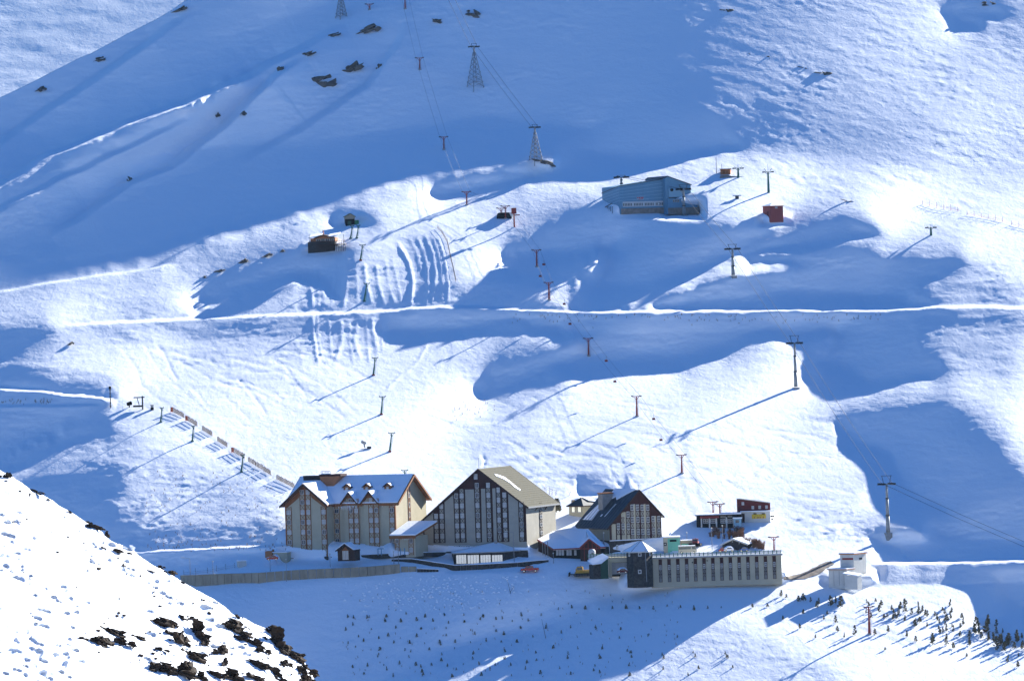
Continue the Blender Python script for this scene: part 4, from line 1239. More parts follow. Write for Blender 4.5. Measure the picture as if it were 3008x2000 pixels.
# ------------------------------------------------------------------ glazed pavilion
def pavilion():
    S = Site(1160, 1340, 3.92, 680, 1245, -3, 1692)
    r = S.root('glass_pavilion', 'low pavilion with glazed front and shallow snow roof before the middle hotel', 'pavilion')
    P = S.p
    z1 = P(680, 1112).z; x1 = P(1245, 1230).x; x2 = P(1525, 1170, 6).x
    MB().prism([(0, 0, -1.4), (x1, 0, -1.4), (x2, 6, -1.4), (x2, 13, -1.4), (0, 13, -1.4)], (0, 0, z1 + 1.3)).build('wall', 'stone', r)
    e = [(-0.4, -0.6, z1), (x1 + 0.3, -0.6, z1), (x2 + 0.6, 5.6, z1), (x2 + 0.6, 13.4, z1), (-0.4, 13.4, z1)]
    ap = P(1185, 978, 7.5)
    b = MB(); b.v += e + [tuple(ap)]; b.f += [(i, (i + 1) % 5, 5) for i in range(5)] + [(4, 3, 2, 1, 0)]; b.m += [0] * 6
    o = b.build('roof_snow', 'roof_snow', r)
    for i in range(4): MB().bar(Vector(e[i]) - Vector((0, 0, 0.12)), Vector(e[i + 1]) - Vector((0, 0, 0.12)), 0.3).build('fascia', 'grey_concrete', r)
    MB().box(x1 * 0.86, x1 * 0.86 + 0.8, 6, 6.8, ap.z - 0.6, ap.z + 0.3).build('vent', 'grey_concrete', r)
    bays = [(706, 823), (836, 970), (984, 1104), (1117, 1240)]
    for Xa, Xb in bays:
        xa, xb = P(Xa, 1190).x, P(Xb, 1190).x; za, zb = P(Xa, 1240).z, P(Xa, 1133).z
        n = 4
        for i in range(n):
            xx = xa + (xb - xa) * (i + 0.5) / n
            w = inst('window', PANE['bright_glass'], r, (xx, -0.1, (za + zb) / 2), ((xb - xa) / n * 0.96, 1, zb - za))
            inst('frame', FRAMES, w)
    for Xa in (692, 830, 977, 1110):
        MB().box(P(Xa, 1190).x - 0.12, P(Xa, 1190).x + 0.12, -0.3, 0.0, -1, z1 - 0.3).build('pillar', 'shade_black', r)
FRAMES = unit_frame(0, 0, 0.03).mesh('frame', 'steel_dark')
pavilion()

# ------------------------------------------------------------------ stone lookout tower
def stone_tower():
    S = Site(1560, 1400, 4.9, 1575, 1470, 0, 1667)
    r = S.root('stone_tower', 'dark stone hexagonal tower with snowy pyramid roof', 'tower')
    R = 3.75; h = S.z(1575, 1075)
    ring = lambda rr, z, n=6, ph=0.0: [(rr * math.cos(math.radians(60 * i) + ph), 3.5 + rr * math.sin(math.radians(60 * i) + ph), z) for i in range(n)]
    MB().prism(ring(R, -2.5), (0, 0, h + 2.5)).build('wall', 'stone', r)
    MB().prism(ring(R + 0.06, h * 0.48), (0, 0, 0.25)).build('string_course', 'stone', r)
    e = ring(4.9, h); ap = S.p(1590, 912, 3.5)
    MB().prism(ring(4.95, h - 0.28), (0, 0, 0.35)).build('eave', 'off_white', r)
    b = MB(); b.v += ring(4.85, h + 0.071) + [tuple(ap)]; b.f += [(i, (i + 1) % 6, 6) for i in range(6)]; b.m += [0] * 6
    o = b.build('roof_snow', 'roof_snow', r)
    for i in range(6): MB().bar(Vector(ring(4.87, h + 0.1)[i]), Vector(ap) + Vector((0, 0, 0.03)), 0.1).build('roof_rib', 'grey_concrete', o)
    yf = 3.5 - R * math.cos(math.radians(30))
    for Y in (1115, 1365):
        w = inst('window', PANE['dark_glass'], r, (S.x(1565, Y), yf - 0.05, S.z(1565, Y)), (0.95, 1, 1.15)); inst('frame', FRAMEW, w)
    for sx in (-1, 1):
        a = math.radians(60)
        w = inst('window', PANE['dark_glass'], r, (sx * 2.95, yf + 1.3, S.z(1565, 1115)), (0.8, 1, 1.1), (0, 0, sx * a)); inst('frame', FRAMEW, w)
    MB().tube((S.x(1655, 1200), yf - 0.9, -0.8), (S.x(1640, 1020), yf - 0.9, h + 0.6), 0.09, n=6).build('drain_pipe', 'galvanised', r)
FRAMEW = unit_frame(0, 0, 0.2).mesh('frame', 'white_paint')
stone_tower()

# ------------------------------------------------------------------ long low terrace block
def long_block():
    S = Site(1880, 1420, 4.9, 165, 1402, 3, 1671)
    r = S.root('terrace_block', 'long low cream block with fourteen dark window strips and roof terrace', 'building')
    x1 = S.x(2038, 1335); h = S.z(165, 1085)
    MB().box(0, x1, 0, 9, -2, h).build('wall', 'cream', r)
    MB().box(-0.3, x1 + 0.4, -0.7, 9.3, h + 0.003, h + 0.38).build('cornice', 'grey_concrete', r)
    MB().box(-0.1, x1 + 0.2, -0.45, 9.1, h + 0.385, h + 0.5).build('snow_cap', 'roof_snow', r)
    for i in range(14):
        X = 295 + i * 125.9
        x = S.x(X, 1230); w = 0.98
        MB().box(x - w / 2, x + w / 2, -0.1, 0.0, -0.4, h - 0.15).build('window_strip', 'maroon', r)
        zt = h - 0.35
        wz = h - 2.55
        o = inst('window', PANE['dark_glass'], r, (x, -0.14, wz), (0.72, 1, 1.35)); inst('frame', FRAME2, o)
        inst('brace_panel', BRACE['dim'], r, (x, -0.13, wz - 1.4), (0.78, 1, 1.2)); inst('brace_panel', BRACE['dim'], r, (x, -0.13, wz - 2.5), (0.78, 1, 0.9))
        MB().box(x - 0.36, x + 0.36, -0.15, -0.1, -0.3, wz - 3.0).build('wall_panel', 'dim_panel', r)
    for X, Y in ((755, 1132), (965, 1108)): MB().tube((S.x(X, Y), -0.02, S.z(X, Y)), (S.x(X, Y), -0.2, S.z(X, Y)), 0.2, n=8).build('vent', 'shade_black', r)
    return S, x1, h
SLB, lb_x1, lb_h = long_block()

def balustrade(S, name, label, pts, z0, n_post, hgt=0.95):
    """green posts and rails, white balusters"""
    r = S.root(name, label, 'railing')
    for (a, b), k in zip(zip(pts[:-1], pts[1:]), n_post):
        a, b = Vector((a[0], a[1], a[2] if len(a) > 2 else z0)), Vector((b[0], b[1], b[2] if len(b) > 2 else z0))
        up = Vector((0, 0, 1))
        MB().bar(a + up * hgt, b + up * hgt, 0.12).build('rail', 'green_paint', r)
        MB().bar(a + up * 0.15, b + up * 0.15, 0.1).build('rail', 'green_paint', r)
        for i in range(k + 1):
            p = a.lerp(b, i / k)
            MB().box(p.x - 0.09, p.x + 0.09, p.y - 0.09, p.y + 0.09, p.z, p.z + hgt + 0.18).build('post', 'green_paint', r)
        bal = MB()
        m = k * 5
        for i in range(m):
            p = a.lerp(b, (i + 0.5) / m); bal.box(p.x - 0.1, p.x + 0.1, p.y - 0.05, p.y + 0.05, p.z + 0.2, p.z + hgt - 0.06)
        o = bal.build('balusters', 'white_paint', r); o['kind'] = 'stuff'
balustrade(SLB, 'terrace_railing', 'green railing with white balusters along the long terrace block', [(0.4, -0.2), (lb_x1, -0.2)], lb_h + 0.45, [30])

def portal():
    """cream car-port left of the stone tower with its own railing"""
    S = Site(1560, 1400, 4.9, 1120, 1375, 0, 1674)
    r = S.root('terrace_portal', 'cream vehicle portal with dark opening left of the stone tower', 'portal')
    x1 = S.x(1400, 1375); h = S.z(1120, 1175)
    MB().box(0, 0.9, 0, 7, -1.5, h).box(x1 - 0.3, x1, 0, 7, -1.5, h).build('pier', 'cream', r)
    MB().box(0.0, x1 + 0.02, -0.05, 7, h + 0.003, h + 0.25).box(0.9, x1 - 0.3, 0, 7, h - 1.2, h).build('lintel', 'cream', r)
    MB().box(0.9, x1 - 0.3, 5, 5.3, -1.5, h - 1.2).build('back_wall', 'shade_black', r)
    MB().box(0.9, x1 - 0.3, 0.4, 0.5, -0.6, h - 1.3).build('shutter_door', 'grey_concrete', r)
    balustrade(S, 'portal_railing', 'short green railing on the portal beside the white dome', [(S.x(820, 1160), 3.0), (0.0, 3.0), (x1, 0.3)], h + 0.26, [7, 6])
    # green side shed with a snowy slanting roof
    g = Site(1560, 1400, 4.9, 1010, 1395, -18, 1671)
    r2 = g.root('green_shed', 'green shed with a slanting snow-covered roof beside the portal', 'shed')
    xr = g.x(1115, 1390); ha, hb = g.z(1010, 1250), g.z(1115, 1165)
    MB().prism([(0, 0, -1.5), (xr, 0, -1.5), (xr, 0, hb), (0, 0, ha)], (0, 5, 0)).build('wall', 'dark_green', r2)
    MB().prism([(-2.7, -0.4, ha - 0.2), (0, -0.4, ha + 0.05), (xr + 0.1, -0.4, hb + 0.05), (xr + 0.1, 5, hb + 0.9), (-2.4, 5, ha + 0.7)], (0, 0, 0.3)).build('roof_snow', 'roof_snow', r2)
    MB().box(-2.3, -0.02, 0.4, 4, -1.5, ha - 0.25).build('stone_pier', 'stone', r2)
    # white dome cabin
    d = Site(1560, 1400, 4.9, 878, 1145, 0, 1686)
    r3 = d.root('dome_cabin', 'white round-topped cabin by the entrance hall', 'cabin')
    n = 10; R = 1.05
    b = MB(); rows = [(R, -1.0), (R, 0.0), (R, 1.35), (R * 0.93, 1.7), (R * 0.7, 1.98), (R * 0.35, 2.12), (0.02, 2.16)]
    for rr, z in rows: b.v += [(rr * math.cos(2 * math.pi * i / n), 1 + rr * math.sin(2 * math.pi * i / n), z) for i in range(n)]
    for k in range(len(rows) - 1): b.f += [(k * n + i, k * n + (i + 1) % n, (k + 1) * n + (i + 1) % n, (k + 1) * n + i) for i in range(n)]
    b.m = [0] * len(b.f); b.build('shell', 'white_paint', r3, smooth=True)
    o = inst('window', PANE['dark_glass'], r3, (0.15, -0.02, 0.75), (0.7, 1, 0.9)); inst('frame', FRAME1, o)
portal()

# ------------------------------------------------------------------ walls
def wall_line(name, label, pix, hts, m, thick=0.5, panel=2.3, cap=True, piece='wall_panel', back=0.0):
    """retaining wall along pixels (u, v of its foot), split into panels"""
    P = [ground(u, v) for u, v in pix]
    r = empty(name, P[0], 0, label, 'wall')
    o0 = P[0]
    for (a, ha), (b, hb) in zip(zip(P[:-1], hts[:-1]), zip(P[1:], hts[1:])):
        d = b - a; L = d.xy.length; n = max(1, round(L / panel))
        nrm = Vector((-d.y, d.x, 0)).normalized() * thick
        if nrm.y < 0: nrm = -nrm
        for i in range(n):
            g = 0.02 / n
            p0, p1 = a.lerp(b, i / n + g) - o0, a.lerp(b, (i + 1) / n - g) - o0
            h0, h1 = ha + (hb - ha) * i / n, ha + (hb - ha) * (i + 1) / n
            up = Vector((0, 0, 1)); dn = Vector((0, 0, -1.2))
            MB().prism([p0 + dn, p1 + dn, p1 + up * h1, p0 + up * h0], nrm * (1 + 0.06 * ((i * 7) % 3))).build(piece, m, r)
        if cap:
            p0, p1 = a - o0, b - o0; up = Vector((0, 0, 1))
            MB().prism([p0 + up * (ha + 0.01) - nrm * 0.15, p1 + up * (hb + 0.01) - nrm * 0.15, p1 + up * (hb + 0.18) - nrm * 0.15, p0 + up * (ha + 0.18) - nrm * 0.15], nrm * 1.6).build('snow_cap', 'roof_snow', r)
    return r
wall_line('retaining_wall', 'long bare concrete retaining wall in front of the left hotel', [(530,1708),(575,1722),(640,1718),(760,1713),(880,1702),(980,1697),(1080,1692),(1176,1682)], [1.9,3.4,3.3,3.1,2.9,2.8,2.8,2.6], 'concrete', cap=False)
wall_line('retaining_wall', 'short stepped concrete wall ending in dark boulders', [(1178,1680),(1224,1678)], [1.7,1.5], 'concrete', cap=False)
wall_line('terrace_wall', 'dark stone terrace wall running below the glass pavilion', [(1150,1648),(1210,1652),(1270,1663),(1336,1676),(1420,1672),(1520,1664),(1580,1656),(1612,1650)], [0.6,1.1,1.3,1.6,1.5,1.2,1.0,0.6], 'stone', thick=0.8, panel=1.6, piece='stone_block')
wall_line('terrace_wall', 'row of dark boulders at the end of the concrete wall', [(1225,1680),(1288,1679)], [1.0,0.7], 'stone', panel=0.9, piece='boulder')
wall_line('terrace_wall', 'thin dark stone edging under the left hotel terrace', [(850,1641),(975,1637)], [0.25,0.25], 'stone', panel=1.8, piece='stone_block')
wall_line('terrace_wall', 'thin dark stone edging before the link wing', [(1060,1632),(1190,1625),(1310,1623)], [0.2,0.2,0.2], 'stone', panel=1.8, piece='stone_block')

# ------------------------------------------------------------------ smaller buildings round the hotels
mat('dim_ochre', (0.42, 0.33, 0.06), 0.8, 0.1)
def simple_windows(r, S, spots, w, h, pane='dark_glass', fr=None, y=-0.05):
    for X, Y in spots:
        o = inst('window', PANE[pane], r, (S.x(X, Y), y, S.z(X, Y)), (w, 1, h)); inst('frame', fr or FRAME1, o)

def blurred_marks(par, x0, x1, y, z0, z1, n, m, seed, name='lettering'):
    """a line of lettering too small to read: uneven upright strokes of paint"""
    r = random.Random(seed); w = (x1 - x0) / n; b = MB()
    for i in range(n):
        if r.random() < 0.12: continue
        xa = x0 + i * w + w * 0.12; xb = xa + w * r.uniform(0.5, 0.75); h = z1 - z0
        b.box(xa, xb, y - 0.03, y, z0 + h * r.uniform(0, 0.12), z1 - h * r.uniform(0, 0.12))
        if r.random() < 0.6: b.box(xa, x0 + (i + 1) * w, y - 0.028, y, z0 + h * 0.4, z0 + h * 0.58)
    o = b.build(name, m, par); o['kind'] = 'stuff'

def red_house():
    S = Site(1880, 1420, 4.9, 1500, 560, 3)
    r = S.root('ski_house', 'dark red timber upper storey over white walls with yellow banner', 'building')
    xl, xr = S.x(1398, 420), S.x(1875, 420); x0, x1 = S.x(1460, 500), S.x(1878, 540)
    h1 = S.z(1500, 405)
    MB().box(x0, x1, 0, 8, -1.5, h1).build('wall', 'off_white', r)
    MB().prism([(xl, 0.6, -0.5), (x0 + 0.6, 0.6, -0.5), (x0 + 0.6, 0.6, h1), (xr, 0.6, h1), (xr, 0.6, S.z(1870, 288)), (S.x(1445, 228), 0.6, S.z(1445, 228)), (xl, 0.6, S.z(1398, 230))], (0, 7, 0)).build('upper_storey', 'wood_red', r)
    MB().box(x0 - 0.3, x1 + 1.2, -0.9, 0.58, h1 + 0.01, h1 + 0.22).build('balcony_slab', 'roof_snow', r)
    MB().prism([(xl - 0.1, 0.4, S.z(1398, 224)), (S.x(1445, 224), 0.4, S.z(1445, 224)), (xr + 0.1, 0.4, S.z(1870, 282))], (0, 7.3, 0.0)).build('roof', 'dark_roof', r)
    b = MB()
    for i in range(4): b.bar((x1 + 0.1 + i * 0.35, -0.8, h1 + 0.2), (x1 + 0.1 + i * 0.35, -0.8, h1 + 1.0), 0.06)
    b.bar((x1, -0.8, h1 + 1.0), (x1 + 1.2, -0.8, h1 + 1.0), 0.07); b.build('balcony_rail', 'white_paint', r)
    simple_windows(r, S, [(1480, 288), (1623, 345), (1722, 340), (1820, 337)], 0.75, 0.95, 'curtain', y=0.55)
    ban = MB().box(S.x(1610, 480), S.x(1812, 470), -0.1, -0.03, S.z(1700, 502), S.z(1700, 440)).build('banner', 'banner_yellow', r)
    bx = (S.x(1610, 480) + S.x(1812, 470)) / 2
    blurred_marks(ban, S.x(1622, 480), S.x(1800, 470), -0.1, S.z(1700, 468), S.z(1700, 446), 12, 'dim_ochre', 31)
    blurred_marks(ban, S.x(1618, 480), S.x(1805, 470), -0.1, S.z(1700, 499), S.z(1700, 474), 9, 'orange_wood', 32)
    for X in (1655, 1775): MB().box(S.x(X, 430) - 0.45, S.x(X, 430) + 0.45, -0.25, -0.02, S.z(X, 440), S.z(X, 425)).build('lamp_bar', 'shade_black', r)
    MB().box(S.x(1470, 500), S.x(1508, 500), -0.06, 0.02, -0.4, S.z(1490, 430)).build('door', 'dark_timber', r)
    for X, Y in ((1890, 470), (1915, 468), (1900, 510)): MB().tube((S.x(X, Y), 0.5, S.z(X, Y)), (S.x(X, Y), 0.1, S.z(X, Y)), 0.28, n=8).build('loudspeaker', 'shade_black', r)
red_house()

def ski_shop():
    S = Site(1880, 1420, 4.9, 860, 630, 4)
    r = S.root('ski_shop', 'low dark ski shop with white posts and snow-topped flat roof', 'shop')
    x1 = S.x(1460, 580); h = S.z(860, 465)
    MB().box(-0.9, x1, 0, 7, -1.5, h).build('wall', 'shade_black', r)
    MB().box(-1.3, x1, -0.8, 7.2, h, h + 0.2).build('roof', 'dark_timber', r)
    MB().box(-1.2, x1 - 0.1, -0.7, 7.1, h + 0.203, h + 0.55).build('roof_snow', 'roof_snow', r)
    MB().box(0.2, S.x(1140, 490), -0.85, -0.81, h - 0.75, h - 0.1).build('sign_board', 'red_trim', r)
    for X in (885, 1000, 1100, 1245, 1350): MB().box(S.x(X, 560) - 0.22, S.x(X, 560) + 0.22, -0.2, -0.02, -1, h - 0.6).build('post', 'off_white', r)
    for X in (945, 1050, 1195, 1295):
        o = inst('window', PANE['dark_glass'], r, (S.x(X, 540), -0.06, S.z(X, 540)), (1.5, 1, 1.3)); inst('frame', FRAME2, o)
    inst('brace_panel', BRACE['dark_timber'], r, (S.x(1195, 480), -0.06, h - 0.45), (1.5, 1, 0.7)); inst('brace_panel', BRACE['dark_timber'], r, (S.x(1295, 480), -0.06, h - 0.45), (1.3, 1, 0.7))
    k = MB().box(S.x(1350, 560), S.x(1460, 560), -1.4, -0.25, -1.0, S.z(1400, 500)).build('kiosk', 'hall_pale_blue', r)
    MB().box(S.x(1335, 500), S.x(1470, 500), -1.6, -0.1, S.z(1400, 500), S.z(1400, 483)).build('kiosk_snow', 'roof_snow', k)
    o = inst('window', PANE['dark_glass'], k, (S.x(1400, 540), -1.45, S.z(1400, 540)), (1.1, 1, 0.9))
ski_shop()

def teal_sheds():
    S = Site(1880, 1420, 4.9, 345, 960, 0, 1700)
    r = S.root('teal_shed', 'tall teal-green shed with cream surround beside the dark hotel', 'shed')
    x1 = S.x(580, 960); h = S.z(345, 775)
    MB().box(0, x1, 0, 5, -1.5, h).build('wall', 'cream', r)
    MB().box(S.x(400, 900), S.x(575, 900), -0.08, -0.003, -1.0, h - 0.3).build('door_panel', 'teal_paint', r)
    MB().box(-0.15, x1 + 0.15, -0.15, 5.2, h + 0.003, h + 0.25).build('roof_snow', 'roof_snow', r)
    MB().box(S.x(430, 820), S.x(525, 820), -0.3, -0.09, S.z(430, 835), S.z(430, 808)).build('lamp_bar', 'shade_black', r)
    o = inst('window', PANE['curtain'], r, (S.x(362, 870), -0.06, S.z(362, 870)), (0.9, 1, 0.9)); inst('frame', FRAMED, o)
    S = Site(1880, 1420, 4.9, 590, 915, 0, 1704)
    r = S.root('teal_shed', 'smaller teal-green shed with cream top beside the minibus', 'shed')
    x1 = S.x(752, 915); h = S.z(590, 822)
    MB().box(0, x1, 0, 4, -1.2, h).build('wall', 'cream', r)
    MB().box(0.2, x1 - 0.15, -0.08, -0.003, -1.0, h - 0.85).build('door_panel', 'teal_paint', r)
    MB().box(-0.1, x1 + 0.1, -0.1, 4.2, h + 0.003, h + 0.2).build('roof_snow', 'roof_snow', r)
FRAMED = unit_frame(0, 0, 0.28).mesh('frame', 'shade_black')
teal_sheds()

def stone_hut():
    S = Site(1880, 1420, 4.9, 1190, 985, 20, 1702)
    r = S.root('stone_hut', 'dark stone hut with pale-edged snowy gable roof on the terrace', 'hut')
    x1 = S.x(1535, 985); xm = S.x(1345, 800); zt = S.z(1345, 800); h0 = S.z(1190, 880); h1 = S.z(1530, 868)
    MB().prism([(0, 0, -1), (x1, 0, -1), (x1, 0, h1), (xm, 0, zt), (0, 0, h0)], (0, 7, 0)).build('wall', 'stone', r)
    for xe, ze in ((-0.6, h0 - 0.25), (x1 + 0.5, h1 - 0.2)):
        o = MB().prism([(xm, -0.6, zt + 0.15), (xe, -0.6, ze + 0.15), (xe, 7.4, ze + 0.15), (xm, 7.4, zt + 0.15)], (0, 0, -0.14)).build('roof', 'dark_roof', r)
        MB().prism([(xm, -0.55, zt + 0.16), (xe, -0.55, ze + 0.16), (xe, 7.3, ze + 0.16), (xm, 7.3, zt + 0.16)], (0, 0, 0.2)).build('roof_snow', 'roof_snow', o)
        MB().prism([(xm, -0.72, zt + 0.2), (xe, -0.72, ze + 0.2), (xe, -0.72, ze - 0.15), (xm, -0.72, zt - 0.15)], (0, 0.1, 0)).build('bargeboard', 'off_white', r)
    for X, Y in ((1330, 835), (1425, 860)): MB().tube((S.x(X, Y), -0.02, S.z(X, Y)), (S.x(X, Y), -0.14, S.z(X, Y)), 0.14, n=8).build('wall_lamp', 'off_white', r)
stone_hut()

def pump_house():
    S = Site(2200, 1300, 2.614, 810, 1062, 34, None, -1.5)
    r = S.root('pump_house', 'white two-level concrete pump house at the right of the resort', 'building')
    P = S.p
    w1 = 105 * S.s / math.sin(math.radians(34)); hl = S.z(810, 858)
    wl = S.x(710, 1062)
    MB().box(wl, 0, 0, w1, -2, hl).build('wall', 'off_white', r)
    MB().box(wl - 0.3, 0.4, -0.3, w1 + 0.3, hl + 0.003, hl + 0.3).build('roof', 'orange_wood', r)
    MB().box(wl - 0.25, 0.35, -0.25, w1 + 0.25, hl + 0.303, hl + 0.6).build('roof_snow', 'roof_snow', r)
    MB().box(S.x(720, 890), S.x(800, 890), -0.06, 0.0, S.z(720, 898), S.z(720, 883)).build('louvre', 'red_trim', r)
    MB().box(0.0, 0.06, w1 - 4, w1 - 2.3, hl - 1.6, hl - 1.1).build('vent', 'shade_black', r)
    x0 = S.x(620, 1058, -4); h2 = S.z(700, 975, -4)
    lo = MB().box(x0, 0.2, -4.5, -0.02, -2, h2).build('low_block', 'off_white', r)
    MB().box(x0 - 0.4, 0.4, -4.9, -0.03, h2 + 0.003, h2 + 0.22).build('roof_slab', 'orange_wood', lo)
    MB().box(x0 - 0.3, 0.3, -4.8, -0.05, h2 + 0.223, h2 + 0.45).build('roof_snow', 'roof_snow', lo)
    a = S.p(740, 1055, -5.5); b_ = S.p(850, 1055, -5.5)
    ss = MB().box(a.x + 0.4, b_.x - 0.4, -7.0, -4.55, -2, S.z(800, 1015, -5.5)).build('stair_shed', 'off_white', r)
    MB().prism([(a.x, -7.4, S.z(740, 1003, -6)), (b_.x, -7.4, S.z(850, 1022, -6)), (b_.x, -4.4, S.z(850, 1015, -6)), (a.x, -4.4, S.z(740, 995, -6))], (0, 0, 0.25)).build('roof_snow', 'roof_snow', ss)
    for X in (650, 690, 725): MB().box(S.x(X, 1030, -4.5) - 0.03, S.x(X, 1030, -4.5) + 0.03, -4.56, -4.5, -1, h2 - 0.3).build('joint', 'grey_concrete', lo)
    MB().bar((0.25, 3.5, 2.0), (0.25, 6.5, 2.0), 0.08).bar((0.25, 3.5, 1.2), (0.25, 3.5, 2.0), 0.08).bar((0.25, 6.5, 1.2), (0.25, 6.5, 2.0), 0.08).build('hand_rail', 'steel_dark', r)
pump_house()

# ------------------------------------------------------------------ buildings up the slope
def blue_hall():
    S = Site(1740, 460, 3.92, 318, 618, -24, None, -0.5)
    r = S.root('lift_station', 'large blue sheet-metal lift station standing on the ridge', 'station')
    P = S.p
    xm = S.x(828, 600); W = 14.0
    z0, zm = S.z(318, 345), S.z(825, 262)
    MB().prism([(0, 0, -2), (xm, 0, -2), (xm, 0, zm), (0, 0, z0)], (0, W, 0)).build('wall', 'hall_blue', r)
    zb = S.z(150, 447, W) 
    MB().prism([(-0.2, -0.3, z0 + 0.05), (xm, -0.3, zm + 0.05), (xm, W + 0.3, zm - 1.0), (-0.2, W + 0.3, z0 - 2.0)], (0, 0, 0.22)).build('roof', 'steel_dark', r)
    x2 = S.x(1150, 600, -2); xt = S.x(868, 230, -2)
    t = MB().prism([(xm - 0.1, -2, -2), (x2, -2, -2), (x2, -2, S.z(1150, 328, -2)), (xt, -2, S.z(868, 230, -2)), (xm - 0.1, -2, S.z(826, 252, -2))], (0, W + 1.5, 0)).build('tower_block', 'hall_blue', r)
    MB().prism([(xm - 0.3, -2.3, S.z(826, 252, -2)), (xt, -2.3, S.z(868, 230, -2)), (x2 + 0.3, -2.3, S.z(1150, 328, -2)), (x2 + 0.3, -2.3, S.z(1150, 320, -2)), (xt, -2.3, S.z(868, 222, -2)), (xm - 0.3, -2.3, S.z(826, 244, -2))], (0, W + 2, 0)).build('roof', 'steel_dark', t)
    for i in range(5):   # pale seams of the sheeting
        f = 0.15 + i * 0.16
        za, zb_ = z0 * (1 - f) + 2.0 * f, zm * (1 - f) + 2.4 * f
        MB().prism([(0.05, -0.07, za), (xm - 0.2, -0.07, zb_), (xm - 0.2, -0.07, zb_ - 0.16), (0.05, -0.07, za - 0.16)], (0, 0.06, 0)).build('seam', 'hall_pale_blue', r)
        MB().prism([(-0.07, 0.3, za), (-0.07, W - 0.3, za - 1.6), (-0.07, W - 0.3, za - 1.76), (-0.07, 0.3, za - 0.16)], (0.06, 0, 0)).build('seam', 'hall_pale_blue', r)
    # window band
    b0, b1 = S.x(350, 550), S.x(820, 545)
    zc = S.z(580, 547)
    MB().box(b0, b1, -0.12, -0.01, zc - 0.85, zc + 0.9).build('window_band', 'white_paint', r)
    n = 26
    for i in range(n):
        if i % 7 == 6: continue
        inst('window', PANE['dark_glass'], r, (b0 + (b1 - b0) * (i + 0.5) / n, -0.12, zc - 0.1), ((b1 - b0) / n * 0.62, 1, 0.95))
    MB().box(S.x(330, 600), S.x(840, 600), -0.25, -0.02, -1.5, 0.5).build('plinth', 'gravel', r)
    lg = MB().box(S.x(512, 485), S.x(598, 485), -0.1, -0.02, S.z(555, 500), S.z(555, 464)).build('sign_board', 'hall_pale_blue', r)
    blurred_marks(lg, S.x(515, 480), S.x(594, 480), -0.1, S.z(555, 484), S.z(555, 466), 4, 'letter_red', 41)
    MB().bar((S.x(528, 497), -0.13, S.z(528, 497)), (S.x(585, 488), -0.13, S.z(585, 488)), 0.14).build('underline', 'letter_red', lg)
    blurred_marks(r, S.x(465, 495), S.x(510, 495), -0.08, S.z(555, 504), S.z(555, 490), 6, 'hall_pale_blue', 42); blurred_marks(r, S.x(602, 492), S.x(650, 492), -0.08, S.z(555, 500), S.z(555, 484), 6, 'hall_pale_blue', 43)
    # cabin opening and front windows of the tower block
    MB().box(S.x(885, 420, -2), S.x(1040, 420, -2), -2.15, -2.01, S.z(950, 470, -2), S.z(950, 370, -2)).build('cabin_opening', 'hall_pale_blue', t)
    MB().box(S.x(880, 420, -2), S.x(1040, 420, -2), -2.3, -2.16, S.z(950, 477, -2), S.z(950, 469, -2)).build('sill', 'steel_dark', t)
    w0, w1 = S.x(915, 510, -2.4), S.x(1110, 510, -2.4); zz = S.z(1010, 510, -2.4)
    lo = MB().prism([(S.x(870, 590, -3), -3.4, -2), (S.x(1215, 590, -3), -3.4, -2), (S.x(1215, 590, -3), -3.4, S.z(1215, 545, -3)), (S.x(1130, 480, -3), -3.4, S.z(1130, 480, -3)), (S.x(870, 480, -3), -3.4, S.z(870, 488, -3))], (0, 3, 0)).build('porch_block', 'hall_blue', r)
    for i in range(10):
        if i in (4,): continue
        o = inst('window', PANE['dark_glass'], lo, (w0 + (w1 - w0) * (i + 0.5) / 10, -3.45, zz), ((w1 - w0) / 10 * 0.7, 1, 1.0)); inst('frame', FRAME1, o)
    MB().box(S.x(870, 600, -3), S.x(1230, 600, -3), -3.7, -3.41, -2, 0.25).build('plinth', 'gravel', lo)
    st = MB()
    for i in range(9): st.bar((-2.4 - i * 0.0, 1 + i * 1.3, -1.5), (-2.4, 1 + i * 1.3, 1.4 + 0.0 * i), 0.15)
    st.bar((-2.4, 1, 2.4), (-2.4, 12, 0.2), 0.25); st.build('stair_rail', 'steel_dark', r)
    for X, Y in ((915, 385), (1030, 378)): MB().tube((S.x(X, Y, -2), -2.6, S.z(X, Y, -2)), (S.x(X, Y, -2), -2.1, S.z(X, Y, -2)), 0.5, n=10).build('sheave', 'shade_black', t)
blue_hall()

def red_hut():
    S = Site(1740, 460, 3.92, 2052, 708, -28, None, -0.8)
    r = S.root('red_hut', 'small plain red hut on the bright snow right of the blue station', 'hut')
    x1 = S.x(2203, 708); h = S.z(2052, 572)
    W = 80 * S.s / math.sin(math.radians(28))
    MB().box(0, x1, 0, W, -1.5, h).build('wall', 'hut_red', r)
    MB().prism([(-0.4, -0.4, h), (x1 + 0.3, -0.4, h), (x1 + 0.3, W + 0.3, h), (-0.4, W + 0.3, h)], (0, 0, 0.15)).build('roof', 'orange_wood', r)
    b = MB(); b.v += [(-0.35, -0.35, h + 0.153), (x1 + 0.25, -0.35, h + 0.153), (x1 + 0.25, W + 0.25, h + 0.153), (-0.35, W + 0.25, h + 0.153), (x1 / 2, W / 2, h + 1.25)]
    b.f += [(0, 1, 4), (1, 2, 4), (2, 3, 4), (3, 0, 4), (3, 2, 1, 0)]; b.m += [0] * 5; b.build('roof_snow', 'roof_snow', r)
    simple_windows(r, S, [(2118, 588)], 0.9, 0.6, 'curtain')
    MB().box(-0.05, 0.02, 1.2, 2.4, -0.2, 2.3).build('door', 'wood_red', r)
red_hut()

